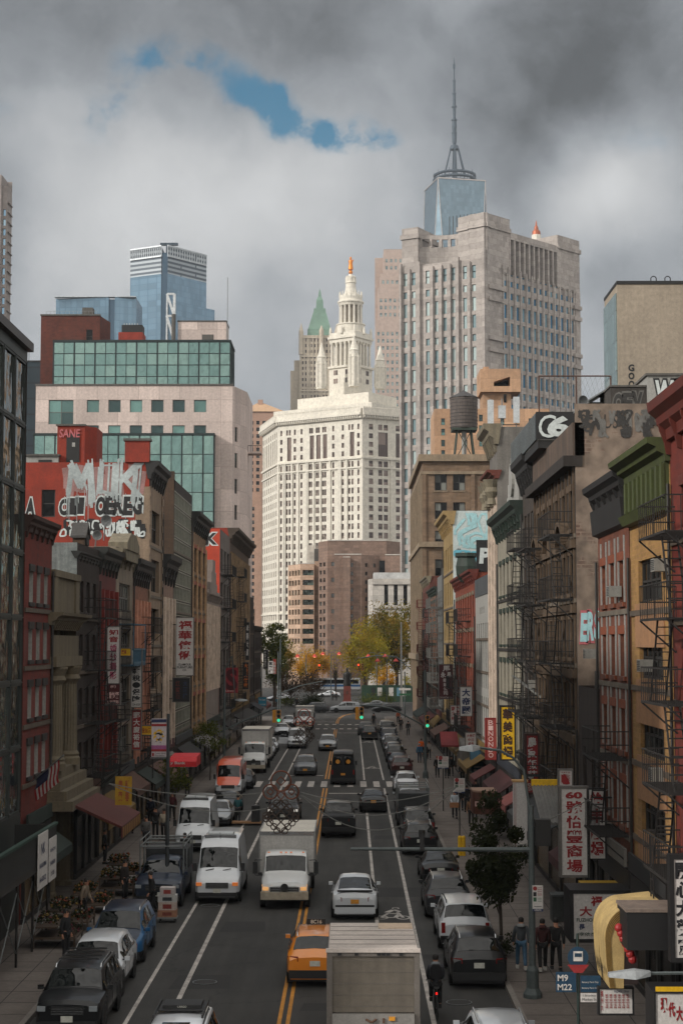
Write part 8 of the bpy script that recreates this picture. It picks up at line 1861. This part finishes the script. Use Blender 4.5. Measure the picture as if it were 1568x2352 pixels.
b = B(); b.box(0, sx1, 0, 21, 3.05, 3.3, M('shed_deck', (44, 40, 36), .9)); b.build('deck', t); b = B(); b.box(sx1-.06, sx1, 0, 21, 3.3, 4.35, M('shed_dark_board', (34, 34, 32), .8)); b.box(sx1-.1, sx1+.06, 0, 21, 4.35, 4.45, grb); b.box(0, sx1, 20.9, 21, 3.3, 4.35, M('shed_dark_board', (34, 34, 32), .8)); b.build('hoarding', t)
for k in range(8):
    b = B(); b.cyl((sx1-.2, k*2.9, .14), (sx1-.2, k*2.9, 3.05), .05, IRON, 6)
    if k < 7: b.cyl((sx1-.2, k*2.9, .6), (sx1-.2, k*2.9+2.9, 2.7), .022, STEEL, 5); b.cyl((sx1-.2, k*2.9, 2.7), (sx1-.2, k*2.9+2.9, .6), .022, STEEL, 5)
    b.build('pole', t)
for (y0, w, h, tx, lb) in ((62.6, 1.5, 1.6, ('RISK FACTORS', 'ENGINEERS', '212-555'), 'white notice with small text, farther of the two on the shed board'), (60.4, 1.9, 2.0, ('NK', 'NAKASHIMA', '646-828-22'), 'white notice with bold NK lettering, nearer on the shed board')):
    b = B(); b.X = Matrix.Translation((XL+.2+sx1+.07, y0, 2.4)) @ Matrix.Rotation(R(90), 4, 'Z'); b.box(0, w, -.03, 0, 0, h, SGW)
    for i, x in enumerate(tx): put_text(b, x, w*.12, h*(.62-.25*i), w*.7, h*(.2 if i == 0 else .1), -.035, SGB, .02)
    o = b.build('notice_board'); tag(o, lb, 'notice')
t = thing('shop_awning', 'faded red fabric awning with a yellow striped valance over the flower stall', 'awning', (XL, 72.9, 2.9)); raw = M('awning_faded_red', (78, 36, 31), .85, var=.2); b = B(); b.extr([(0, 1.9), (3.2, .45), (3.2, .35), (0, 1.75)], 'y', 0, 6.2, raw); b.build('canopy', t)
b = B(); 
for k in range(20): b.box(3.17, 3.21, k*.31, k*.31+.31, -.05, .38, M('valance_yellow', (140, 110, 36), .8) if k % 2 else M('valance_red', (100, 40, 34), .8))
b.build('valance', t)
b = B(); 
fl_m = [M('flower_%d' % i, c, .8, var=.1) for i, c in enumerate(((120, 48, 22), (112, 88, 30), (100, 38, 30), (120, 120, 114), (96, 32, 44), (120, 76, 32)))]
for gi, (x, y, n, lb, ms) in enumerate(((-11.0, 66, 60, 'rack of mixed flowers and fruit nearest on the left pavement', (0, 1, 2, 3)), (-10.8, 70.2, 60, 'display of orange and yellow fruit on the left pavement', (0, 1, 5)), (-10.7, 79.5, 50, 'bank of glowing orange flowers past the red awning', (0, 5, 1)), (-10.4, 75, 40, 'bunches of pale flowers in buckets by the kerb', (3, 0, 1)), (-10.9, 62.4, 40, 'dim row of plants and bouquets on the left pavement', (1, 4, 3)))):
    t = thing('flower_stand', lb, 'stall', (x, y, .14), 0, 'stalls on the left pavement'); b = B()
    for z in (.35, .75): b.box(-.8, .8, -.9, .9, z, z+.05, M('stall_wood', (70, 56, 44), .9)) if z < .5 else b.box(-.8, .1, -.9, .9, z, z+.05, _M['stall_wood'])
    for sx_ in (-.75, .75):
        for sy in (-.85, .85): b.box(sx_-.03, sx_+.03, sy-.03, sy+.03, 0, .8, _M['stall_wood'])
    b.build('table', t); rd = random.Random(gi); b = B()
    for k in range(n*5):
        m = fl_m[ms[rd.randrange(len(ms))]] if rd.random() < .33 else lf_d; c = Vector((rd.uniform(-.75, .75), rd.uniform(-.85, .85), 0)); c.z = (.45 if c.x > .1 else .85)+rd.uniform(0, .3); r = rd.uniform(.03, .075)
        b.add([(c+Vector(q)*r)[:] for q in ((1, 0, 0), (0, 1, 0), (-1, 0, 0), (0, -1, 0), (0, 0, 1), (0, 0, -1))], [(0, 1, 4), (1, 2, 4), (2, 3, 4), (3, 0, 4), (1, 0, 5), (2, 1, 5), (3, 2, 5), (0, 3, 5)], m)
    o = b.build('flowers', t); o['kind'] = 'stuff'
t = thing('flag', 'American flag drooping from a slanted pole on the red brick house', 'flag', (XL, 68.6, 5.6), 0); b = B(); b.cyl((0, 0, 0), (1.9, -1.2, 1.5), .035, STEEL, 6); b.build('pole', t)
b = B(); fr_, fw_, fb = M('flag_red', (150, 36, 40), .85), M('flag_white', (190, 186, 180), .85), M('flag_blue', (34, 38, 66), .85)
for i in range(13):
    for k in range(12):
        f0, f1 = k/12, (k+1)/12; s0, s1 = .25+i*.095, .25+(i+1)*.095
        def fp_(s, f): return (s*1.1+.05*math.sin(f*7), -s*.7+.12*math.sin(f*9+s*2), s*.86-f*1.15)
        b.quad([fp_(s0, f0), fp_(s1, f0), fp_(s1, f1), fp_(s0, f1)], fb if (i < 7 and f0 < .42) else (fr_ if i % 2 == 0 else fw_))
b.build('cloth', t); t.scale = (.8, .8, .8)
PG = M('lamp_pole_grey', (78, 86, 86), .6, .1, var=.15); SIGY = M('signal_yellow', (190, 128, 30), .55, var=.1)
def lamp_head(b, x, y, z, d=-1, L=1.0): b.extr([(0, 0), (d*L*.25, .05), (d*L*.95, .02), (d*L, -.06), (d*L*.9, -.14), (d*L*.3, -.15), (0, -.06)], 'y', y-.17, y+.17, PG) if False else b.add([(x+px_*d*L, y+py, z+pz) for px_, py, pz in ((0, -.08, -.06), (0, .08, -.06), (0, .08, .06), (0, -.08, .06), (.35, -.19, -.12), (.35, .19, -.12), (.35, .14, .1), (.35, -.14, .1), (.95, -.12, -.08), (.95, .12, -.08), (.95, .08, .02), (.95, -.08, .02))], [(0, 3, 2, 1), (0, 1, 5, 4), (1, 2, 6, 5), (2, 3, 7, 6), (3, 0, 4, 7), (4, 5, 9, 8), (5, 6, 10, 9), (6, 7, 11, 10), (7, 4, 8, 11), (8, 9, 10, 11)], M('lamp_head_grey', (150, 154, 156), .5, .2))
def arm_arc(p, q_, rise, n=10): return [(p[0]+(q_[0]-p[0])*k/n, p[1]+(q_[1]-p[1])*k/n, p[2]+(q_[2]-p[2])*k/n+rise*math.sin(math.pi*k/n*.5)**1*0+rise*(1-(1-k/n)**2)) for k in range(n+1)]
def signal_head(t, x, y, z, lit, housing=True, side=False):
    b = B(); b.box(x-.17, x+.17, y-.12, y+.14, z, z+1.05, SIGY)
    for k in range(3): b.box(x-.13, x+.13, y-.3, y-.12, z+.32+.34*k, z+.345+.34*k, BLACK)
    b.build('signal_head', t); b = B(); cols = [M('signal_green', (60, 220, 170), .4, emit=.8, var=0, fine=0), BLACK, M('signal_red', (255, 60, 36), .4, emit=1.8, var=0, fine=0)]
    for k in range(3):
        m = cols[k] if (k == 0 and lit == 'g') or (k == 2 and lit == 'r') else BLACK; b.lathe([(.01, -.01), (.14, -.01), (.14, .01), (.01, .01)], m, 12, (x, y-.14, z+.19+.34*k), 'y')
    b.build('lens', t)
    if side: b = B(); b.box(x-.52, x-.22, y-.15, y+.1, z, z+1.05, SIGY); b.build('signal_head', t)
pb = at(1223, 2292, Z=.14); Yp = pb.y; t = thing('lamp_post', 'grey lamp post on a flared base with a long level signal arm over the road', 'lamp post', (pb.x, Yp, .14)); zt_ = zat(1850, Yp)-.14
b = B(); b.lathe([(.3, 0), (.3, .12), (.2, .3), (.19, .85), (.13, 1.0)], PG, 10); b.cyl((0, 0, 1.), (0, 0, zt_), .115, PG, 12, .085); b.build('pole', t)
za = zat(1952, Yp)-.14; xa_ = xat(805, Yp)-pb.x; b = B(); b.cyl((0, 0, za), (xa_, 0, za+.02), .075, PG, 8, .05); b.box(xat(967, Yp)-pb.x-.07, xat(967, Yp)-pb.x+.07, -.1, .1, za-.02, za+.5, PLAST); b.cyl((xat(967, Yp)-pb.x, 0, za+.4), (xat(967, Yp)-pb.x, 0, za+.62), .1, BLACK, 8); b.build('signal_arm', t)
b = B(); xe = xat(1100, Yp)-pb.x; ze = zat(1718, Yp)-.14; pts = [(-.0, 0, zt_-.4), (-.12, 0, zt_+.4), (xat(1200, Yp)-pb.x, 0, zat(1770, Yp)-.14), (xat(1175, Yp)-pb.x, 0, zat(1740, Yp)-.14), (xat(1145, Yp)-pb.x, 0, zat(1724, Yp)-.14), (xe, 0, ze)]; b.tube(pts, .045, PG, 6); b.build('lamp_arm', t)
b = B(); lamp_head(b, xe, 0, ze, -1, xe-(xat(1050, Yp)-pb.x)); b.build('lamp_head', t)
b = B(); b.box(.12, .6, -.2, .25, zat(1942, Yp)-.14, zat(1882, Yp)-.14, BLACK); b.build('control_box', t)
def regsign(label, u, v0, v1, Yq, pole_to=0., pole=True):
    x0, x1, z0, z1 = px_rect(u-12, v0, u+12, v1, Yq); t = thing('parking_sign', label, 'sign', ((x0+x1)/2, Yq, z0), 0, 'parking rule signs'); w, h = x1-x0, z1-z0
    b = B(); b.box(-w/2, w/2, 0, .02, 0, h, SGW); b.build('panel', t); b = B(); gr_ = M('sign_green', (40, 90, 60), .6); 
    b.lathe([(w*.14, -.006), (w*.2, -.006), (w*.2, 0), (w*.14, 0)], SRD, 14, (-w*.25, -.004, h*.88), 'y'); b.box(-w*.42, -w*.12, -.008, -.001, h*.58, h*.74, SGK); b.box(-w*.42, -w*.12, -.008, -.001, h*.38, h*.54, gr_)
    b.box(-w*.02, w*.42, -.008, -.001, h*.62, h*.645, SRD); b.box(-w*.35, w*.35, -.008, -.001, h*.18, h*.2, SGK); b.box(-w*.5, w*.5, -.008, -.001, 0, h*.1, SGB)
    for k in range(4): b.box(-w*.02, w*.38, -.008, -.001, h*(.9-.07*k), h*(.915-.07*k), SRD)
    for k in range(3): b.box(-w*.02, w*.38, -.008, -.001, h*(.5-.06*k), h*(.512-.06*k), gr_)
    put_text(b, '100695', -w*.42, h*.02, w*.84, h*.07, -.01, SGW, .02); b.build('printing', t)
    if pole: b = B(); b.cyl((0, .05, .14-z0), (0, .05, h), .035, BLACK, 6); b.build('pole', t)
regsign('white parking-rule sign fixed to the flared grey lamp post', 1229, 2034, 2094, Yp-.25, pole=False)
regsign('white parking-rule sign on a black pole beside the person carrying a box', 1053, 1788, 1822, 93)
regsign('white parking-rule sign on a black pole, farther up near the orange-topped person', 1016, 1738, 1766, 112)
Yq = 46.8; c = at(1327, 2200, Y=Yq); t = thing('bus_stop_sign', 'round blue bus stop sign with M9 and M22 plates on a green pole', 'bus stop', (c.x, Yq, .14)); b = B(); b.cyl((0, .06, 0), (0, .06, c.z+.5), .04, M('pole_green', (26, 44, 40), .6), 8); b.build('pole', t)
bb_ = M('bus_sign_blue', (20, 56, 80), .6); zc = c.z-.14; b = B(); b.lathe([(.01, -.01), (.29, -.01), (.29, .03), (.01, .03)], bb_, 24, (0, 0, zc), 'y'); b.box(-.13, .13, -.03, -.012, zc-.1, zc+.17, SGW); b.box(-.1, .1, -.04, -.03, zc+.02, zc+.12, bb_); b.extr([(-.3, zc-.2), (.3, zc-.2), (.12, zc-.42), (-.12, zc-.42)], 'y', -.02, .02, SRD); b.build('disc', t)
b = B(); b.box(-.62, -.06, -.0, .03, zc-.95, zc-.4, bb_); put_text(b, 'M9', -.58, zc-.65, .3, .18, -.01, SGW, .02); put_text(b, 'M22', -.58, zc-.9, .4, .18, -.01, SGW, .02); b.box(.06, .62, 0, .03, zc-.95, zc-.5, bb_)
for k in range(2): put_text(b, 'Battery Park City', .1, zc-.72-.16*k, .46, .08, -.01, SGW, .0)
b.box(.06, .62, 0, .03, zc-1.22, zc-.98, SGW); put_text(b, 'E Broadway', .1, zc-1.08, .4, .07, -.01, SGK, .0); put_text(b, 'Market St', .1, zc-1.18, .4, .07, -.01, SGK, .0); b.build('route_plates', t)
Yq = 42; t = thing('lamp_post', 'pale cobra-head street lamp reaching in from the right edge', 'lamp post', (XR-1.2, Yq, .14)); xh = xat(1382, Yq)-(XR-1.2); zh = zat(2236, Yq)-.14; b = B(); b.cyl((.9, 0, 0), (.9, 0, zh+.2), .1, PG, 8); b.build('pole', t); b = B(); b.cyl((.9, 0, zh+.02), (xh+1.0, 0, zh), .045, PG, 6); b.build('lamp_arm', t); b = B(); lamp_head(b, xh+1.1, 0, zh, -1, 1.1); b.build('lamp_head', t)
Yq = 73.4; xp = xat(388, Yq); t = thing('lamp_post', 'dark grey post carrying the white and pink street banner on the left', 'lamp post', (xp, Yq, .0)); b = B(); b.cyl((0, 0, 0), (0, 0, zat(1640, Yq)), .1, M('pole_dark_grey', (62, 66, 68), .5, .2), 8, .07); b.lathe([(.22, 0), (.2, .6), (.12, .8)], _M['pole_dark_grey'], 10); b.build('pole', t)
b = B(); b.tube([(0, 0, zat(1655, Yq)), (-.8, 0, zat(1655, Yq))], .025, STEEL, 5); b.tube([(0, 0, zat(1742, Yq)), (-.8, 0, zat(1742, Yq))], .025, STEEL, 5); b.build('banner_arms', t)
def gantry(label, xb, Yq, pts, heads, pole_h, arm_r=.07, lamp=None):
    t = thing('traffic_signal', label, 'traffic light', (xb, Yq, .14 if xb > CR or xb < CL else 0)); b = B(); b.lathe([(.26, 0), (.22, .5), (.12, .7)], PG, 10); b.cyl((0, 0, .6), (0, 0, pole_h), .12, PG, 8, .09); b.build('pole', t)
    b = B(); b.tube(pts, arm_r, PG, 6); b.build('signal_arm', t)
    for h in heads: signal_head(t, *h)
    if lamp:
        b = B(); b.tube(lamp[:-1], .05, PG, 5); b.build('lamp_arm', t); b = B(); lamp_head(b, lamp[-2][0], 0, lamp[-2][2], lamp[-1], 1.1); b.build('lamp_head', t)
    return t
Yq = 139; xb = -10.6
def gp(u, v, dY=0): p = at(u, v, Y=Yq+dY); return (p.x-xb, dY, p.z-.14)
gantry('left traffic signal with a slanting arm and green light over the parked box truck', xb, Yq, [gp(505, 1682), gp(560, 1656), gp(637, 1626)], [(gp(640, 1660)[0], 0, gp(640, 1660)[2], 'g', True, True)], 9.2, lamp=[(0, 0, 9.), (.6, 0, 10.2), (gp(540, 1608)[0], 0, gp(540, 1608)[2]), 1])
Yq = 139; xb = 6.2
def gp(u, v, dY=0): p = at(u, v, Y=Yq+dY); return (p.x-xb, dY, p.z-.14)
gantry('right traffic signal with a long arm reaching left and green lights', xb, Yq, [gp(975, 1668), gp(900, 1628), gp(868, 1622), gp(826, 1620)], [(gp(830, 1653)[0], -.05, gp(830, 1653)[2], 'g', True, True), (gp(981, 1672)[0]+.0, -.2, gp(981, 1672)[2], 'g', True, False)], 9.)
Yq = 262; xb = 10.4
def gp(u, v, dY=0): p = at(u, v, Y=Yq+dY); return (p.x-xb, dY, p.z-.14)
gantry('far right traffic signal with red light in front of the green hoarding', xb, Yq, [gp(950, 1545), gp(910, 1508), gp(862, 1506), gp(828, 1512)], [(gp(823, 1540)[0], 0, gp(823, 1540)[2], 'r', True, False), (gp(832, 1540)[0], 0, gp(832, 1540)[2], 'n', True, False)], 8)
Yq = 262; xb = -11.5
def gp(u, v, dY=0): p = at(u, v, Y=Yq+dY); return (p.x-xb, dY, p.z-.14)
gantry('far left traffic signal with a rising arm and red light left of the statue', xb, Yq, [gp(640, 1594), gp(690, 1575), gp(740, 1565)], [(gp(733, 1540+0)[0], 0, gp(733, 1541)[2], 'r', True, False), (gp(742, 1540)[0], 0, gp(742, 1541)[2], 'n', True, False)], 10)
Ys = 322; t = thing('statue', 'dark bronze robed figure on a tall red granite pedestal in the plaza', 'statue', (UV(797, Ys), Ys, 0)); red = M('red_granite', (104, 48, 38), .5, var=.15); brz = M('dark_bronze', (34, 32, 30), .5, .4)
zb_ = zat(1576, Ys); b = B(); b.box(-.85, .85, -.85, .85, 0, .5, red); b.box(-.7, .7, -.7, .7, .5, zb_, red); b.box(-.2, .2, -.72, -.7, zb_-1.6, zb_-.9, M('bronze_plaque', (80, 50, 40), .6)); b.build('pedestal', t)
k_s = (zat(1535, Ys)-zb_)/3.3; b = B(); b.lathe([(1.0, 0), (1.05, .3), (.9, 1.2), (.85, 1.9), (.95, 2.3), (.6, 2.6), (.25, 2.72), (.3, 2.9), (.28, 3.1), (.36, 3.14), (.2, 3.3), (.02, 3.36)], brz, 14); b.v = [(x*.7*k_s, y*.6*k_s, z*k_s+zb_) for x, y, z in b.v]
for s in (-1, 1): b.cyl((s*.58*k_s, 0, zb_+2.3*k_s), (s*.66*k_s, -.3, zb_+1.3*k_s), .22*k_s, brz, 8, .16*k_s)
b.build('figure', t, 50)
Yh = 326; hx0, hx1 = UV(830, Yh), UV(960, Yh); t = thing('green_hoarding', 'long dark green construction hoarding with posters right of the statue', 'hoarding', (hx0, Yh, 0)); b = B(); hh = zat(1574, Yh); b.box(0, hx1-hx0, 0, .1, 0, hh, M('hoarding_green', (30, 58, 42), .75, var=.15)); b.build('panel', t); b = B()
for k, (f, w, c) in enumerate(((.28, .9, SGW), (.48, .9, SGW), (.62, .8, M('poster_blue', (90, 130, 150), .7)), (.7, .9, SGW), (.17, .7, SGK))): b.box(f*(hx1-hx0), f*(hx1-hx0)+w, -.03, -.002, hh*.35, hh*.85, c)
b.build('posters', t)
t = thing('flagpole', 'tall white flagpole in front of the yellowing park tree', 'flagpole', (UV(921, 300), 300, 0)); b = B(); zf_ = zat(1433, 300); b.cyl((0, 0, 0), (0, 0, zf_), .24, WHITE, 10, .13); b.lathe([(.02, zf_), (.22, zf_+.1), (.02, zf_+.3)], WHITE, 8); b.build('pole', t)
REDL = M('lantern_lamp_red', (190, 60, 46), .6); LIT = M('street_lamp_lit', (255, 150, 110), .4, emit=2.5, var=0, fine=0)
for i, (u, vt, Yq, lb, lit) in enumerate(((703, 1500, 330, 'twin-armed street lamp with red shades left of the orange tree, lamps lit', 1), (760, 1495, 345, 'twin-armed street lamp with a lit red shade left of the statue', 1), (888, 1510, 312, 'twin-armed street lamp with pink-red shades in front of the yellow tree', 0), (865, 1500, 335, 'twin-armed street lamp with red shades right of the statue', 0))):
    t = thing('street_lamp', lb, 'street lamp', (UV(u, Yq), Yq, 0), 0, 'red-shaded plaza lamps'); z = zat(vt, Yq); b = B(); b.cyl((0, 0, 0), (0, 0, z-.5), .11, PG, 8, .08); b.build('pole', t)
    for s in (-1, 1):
        b = B(); b.tube([(0, 0, z-.6), (s*.4, 0, z), (s*1.3, 0, z+.1), (s*1.7, 0, z-.2)], .05, PG, 5); b.build('lamp_arm', t); b = B(); b.lathe([(.05, z-.2), (.2, z-.35), (.55, z-.75), (.5, z-.8)], REDL, 10, (s*1.7, 0, 0)); b.lathe([(.2, z-.86), (.26, z-.8)], LIT if lit else REDL, 10, (s*1.7, 0, 0)); b.build('lamp_shade', t)
for i, (u, vt, Yq, lb) in enumerate(((644, 1470, 255, 'tall thin grey pole at the far left corner'), (929, 1545, 252, 'grey pole with street name signs at the far right corner'), (600, 1560, 232, 'short grey pole among the people at the far left'))):
    t = thing('sign_pole', lb, 'pole', (UV(u, Yq), Yq, .14)); b = B(); b.cyl((0, 0, 0), (0, 0, zat(vt, Yq)), .1, PG, 8); b.build('pole', t)
    if i == 1: b = B(); b.box(-.9, .9, -.14, -.1, 4.2, 4.5, SGW); b.box(-.9, .9, -.14, -.1, 3.4, 3.7, _M['sign_green']); b.build('name_plates', t)
KR = M('ornament_rust', (112, 62, 40), .6, .2); KD = M('ornament_dark', (66, 54, 46), .6, .2); WIRE = M('wire_grey', (120, 120, 116), .6, .3)
def knot(label, u, v, Yq, hpx, m, tall=True, low=KD):
    t = thing('knot_ornament', label, 'ornament', tuple(at(u, v, Y=Yq)), 0, 'knot ornaments hung over the street'); k = hpx*Yq/F; b = B()
    for x, z, r in ((0, .3*k, .16*k), (-.17*k, .13*k, .115*k), (.17*k, .13*k, .115*k)):
        b.ring((x, 0, z), r, .02*k/1.5, m, 22, 'y', 5); b.tube([(x, 0, z+r*.45), (x+r*.45, 0, z), (x, 0, z-r*.45), (x-r*.45, 0, z), (x, 0, z+r*.45)], .016*k/1.5, m, 4)
    b.tube([(0, 0, .14*k), (.06*k, 0, .08*k), (0, 0, 0), (-.06*k, 0, .08*k), (0, 0, .14*k)], .016*k/1.5, m, 4); b.build('rings', t); b = B()
    if tall:
        c = -.26*k; q_ = .13*k
        for i in range(4):
            o = (-1+i*2/3)*q_
            for (p, q2_) in (((o-q_, o+q_), (o+q_, o-q_)), ((o-q_, -o-q_), (o+q_, -o+q_))): b.cyl((p[0], 0, c+p[1]), (q2_[0], 0, c+q2_[1]), .018*k/1.5, low, 5)
        for i in range(4):
            for s in (-1, 1):
                f = (i+.5)/4; x, z = s*(.04*k+.22*k*f), c+.26*k*(1-f)-.02*k; b.ring((x, 0, z), .055*k, .017*k/1.5, low, 14, 'y', 4); z = c-.26*k*(1-f)+.0*k; b.ring((x, 0, z), .055*k, .017*k/1.5, low, 14, 'y', 4) if i > 1 else b.ring((x*.9, 0, z), .05*k, .017*k/1.5, low, 14, 'y', 4)
        b.cyl((0, 0, 0), (0, 0, c+.26*k), .012*k/1.5, low, 4)
    if b.v: b.build('lattice', t)
    return t
KN1 = knot('large bronze-coloured endless-knot ornament hanging above the white box truck', 645, 1838, 68, 142, KR)
KN2 = knot('farther red endless-knot ornament hanging over the small white truck', 698, 1668, 150, 84, M('ornament_red', (140, 58, 42), .6), True, KD)
def wires(par, pts_list, r=.022):
    for (p, q_, sag) in pts_list:
        b = B(); n = 14; b.tube([(p[0]+(q_[0]-p[0])*k/n-par.location.x, p[1]+(q_[1]-p[1])*k/n-par.location.y, p[2]+(q_[2]-p[2])*k/n-sag*4*(k/n)*(1-k/n)-par.location.z) for k in range(n+1)], r, WIRE, 4); b.build('wire', par)
def cable(label, name, pts_list, r=.022):
    b = B()
    for (p, q_, sag) in pts_list:
        n = 14; b.tube([(p[0]+(q_[0]-p[0])*k/n, p[1]+(q_[1]-p[1])*k/n, p[2]+(q_[2]-p[2])*k/n-sag*4*(k/n)*(1-k/n)) for k in range(n+1)], r, WIRE, 4)
    tag(b.build(name), label, 'wires')
def a3(u, v, Y): return tuple(at(u, v, Y=Y))
wires(KN1, [(a3(250, 1800, 68), a3(600, 1822, 68), .25), (a3(250, 1800, 68), a3(610, 1858, 68), .5), (a3(690, 1820, 68), a3(1040, 1808, 68), .5), (a3(690, 1826, 68), a3(1050, 1806, 68), 1.0), (a3(690, 1826, 68), a3(1050, 1806, 68), 1.6)])
wires(KN2, [(a3(400, 1610, 150), a3(675, 1652, 150), .8), (a3(400, 1612, 150), a3(675, 1656, 150), 1.6), (a3(722, 1650, 150), a3(980, 1640, 150), .9), (a3(722, 1652, 150), a3(985, 1645, 150), 1.8)])
cable('thin loose cables by the long level signal arm', 'cable_span', [(a3(1222, 1938, Yp), a3(960, 1950, Yp+6), .1), (a3(1222, 1900, Yp), a3(1420, 1800, Yp+9), .05)], .014)
cable('white pipe-like cable slanting across the dark tenement on the right', 'cable_conduit', [(a3(1178, 1553, 92), a3(1350, 1680, 70), .02)], .07)
Yq = 110; t = thing('cell_antenna', 'cluster of white phone antenna panels on a roof right of the water tank', 'antenna', (xat(1160, Yq), Yq, 25.0)); b = B(); wp = M('antenna_white', (180, 184, 186), .5)
for u0, u1, v0, v1 in ((1123, 1137, 919, 979), (1148, 1165, 932, 961), (1183, 1197, 912, 972)):
    b.box(xat(u0, Yq)-xat(1160, Yq), xat(u1, Yq)-xat(1160, Yq), -.15, .1, zat(v1, Yq)-25.0, zat(v0, Yq)-25.0, wp)
b.build('panels', t); b = B(); 
for u in (1130, 1157, 1190): b.cyl((xat(u, Yq)-xat(1160, Yq), .15, 0), (xat(u, Yq)-xat(1160, Yq), .15, zat(915, Yq)-25.0), .04, STEEL, 6)
b.cyl((xat(1125, Yq)-xat(1160, Yq), .15, zat(975, Yq)-25.0), (xat(1198, Yq)-xat(1160, Yq), .15, zat(975, Yq)-25.0), .035, BLACK, 5); b.build('frame', t)
Yq = 80; t = thing('roof_fence', 'rusty pipe frame with chain-link mesh on the roof left of the slanting canopy', 'fence', (xat(1243, Yq), Yq, 20.8)); b = B(); w = xat(1410, Yq)-xat(1243, Yq); h = zat(864, Yq)-20.8; rp = M('rusty_pipe', (80, 56, 46), .8)
for x in (0, w*.52, w): b.cyl((x, 0, 0), (x, 0, h), .04, rp, 6)
b.cyl((0, 0, h), (w, 0, h), .035, rp, 6); b.build('frame', t); b = B()
for k in range(int(w/.25)): b.cyl((k*.25, 0, 0), (min(w, k*.25+h*.5), 0, h), .006, STEEL, 3); b.cyl((k*.25, 0, h), (min(w, k*.25+h*.5), 0, 0), .006, STEEL, 3)
b.build('mesh', t)
for u, v, Yq, r_, lb in ((1336, 922, 70.5, .26, 'grey satellite dish in front of the roof shelter on the right'), (243, 1196, 101, .36, 'grey satellite dish in front of the red graffiti wall'), (222, 1230, 98, .3, 'second satellite dish, lower left of the other on the left roofs')):
    p = at(u, v, Y=Yq); t = thing('satellite_dish', lb, 'dish', tuple(p), R(25), 'roof dishes'); b = B(); b.lathe([(.02, .12), (r_*.5, .06), (r_, -.1), (r_*.97, -.11), (r_*.5, .03), (.02, .1)], M('dish_grey', (116, 118, 118), .6), 22, ax='y'); b.build('bowl', t, 60); b = B(); b.cyl((0, .1, 0), (0, .4, -1.2), .04, STEEL, 6); b.cyl((0, 0, -r_*.8), (0, -.6, -.1), .02, STEEL, 5); b.build('mount', t)
acm = M('ac_white', (130, 128, 122), .6, var=.1)
for u, v, Yq, side, lb in ((1408, 1357, 59, 'R', 'window air conditioner on the peeling orange house, upper row'), (1480, 1527, 50.6, 'R', 'window air conditioner on the yellow brick house, third floor'), (1513, 1296, 50.4, 'R', 'window air conditioner on the yellow brick house, top floor'), (1508, 1777, 50.2, 'R', 'window air conditioner on the yellow brick house, low floor'), (1353, 1500, 64.5, 'R', 'window air conditioner beside the white tenement awning'), (1222, 1570, 85, 'R', 'window air conditioner among the dark tenement balconies')):
    p = at(u, v, X=XR-.2); b = B(); b.box(-.2, .24, -.3, .3, 0, .38, acm)
    for k in range(6): b.box(-.205, -.2, -.26, .26, .04+.055*k, .07+.055*k, PLAST)
    o = b.build('air_conditioner'); o.location = (XR-.2, p.y, p.z-.22); tag(o, lb, 'air conditioner', 'window air conditioners')
for u, v, lb in ((1056, 1966, 'left of two yellow bollards beside the dark street tree'), (1064, 1966, 'right of two yellow bollards beside the dark street tree')):
    p = ground_at(u, v); b = B(); b.lathe([(.11, 0), (.11, .95), (.07, 1.03), (.01, 1.05)], SYL, 12); o = b.build('bollard'); o.location = p; tag(o, lb, 'bollard', 'yellow bollards')
p = ground_at(1188, 2010); b = B(); b.box(-.5, .5, -.4, .4, 0, 1.0, M('bin_grey', (60, 62, 60), .7)); b.box(-.54, .54, -.44, .44, 1.0, 1.08, M('bin_lid', (80, 84, 84), .7)); o = b.build('street_bin'); o.location = (8.6, 68, .14); tag(o, 'grey box-shaped bin against the shops behind the lamp post', 'bin')

air = bpy.data.materials.new('haze'); air.use_nodes = True; nt = air.node_tree; nt.nodes.remove(nt.nodes['Principled BSDF'])
pv_ = N(nt, 'VolumePrincipled'); pv_.inputs['Color'].default_value = (.78, .86, .95, 1); pv_.inputs['Density'].default_value = .00009; nt.links.new(pv_.outputs[0], nt.nodes['Material Output'].inputs['Volume'])
b = B(); b.box(-2600, 2600, -400, 4600, -1.2, 720, air); tag(b.build('haze'), None, None, kind='stuff')
import OpenImageIO as o, sys
b=o.ImageBuf('/workdir/render_main.png')
for n,x0,y0,x1,y1 in [('leftshops',60,850,100,900),('road',200,930,260,1000),('van',205,850,235,862),('muni',300,470,340,500),('skymid',200,200,260,230),('skytop',300,10,400,40),('skylow',280,350,300,380),('court',420,300,500,360),('R4wall',578,470,590,520),('pavR',500,900,515,950),('truckroof',335,930,410,945),('brick',35,560,45,600),('tree',360,640,390,670)]:
    s=o.ImageBufAlgo.computePixelStats(o.ImageBufAlgo.cut(b,roi=o.ROI(x0,x1,y0,y1)))
    print(n,[round(255*v) for v in s.avg[:3]])
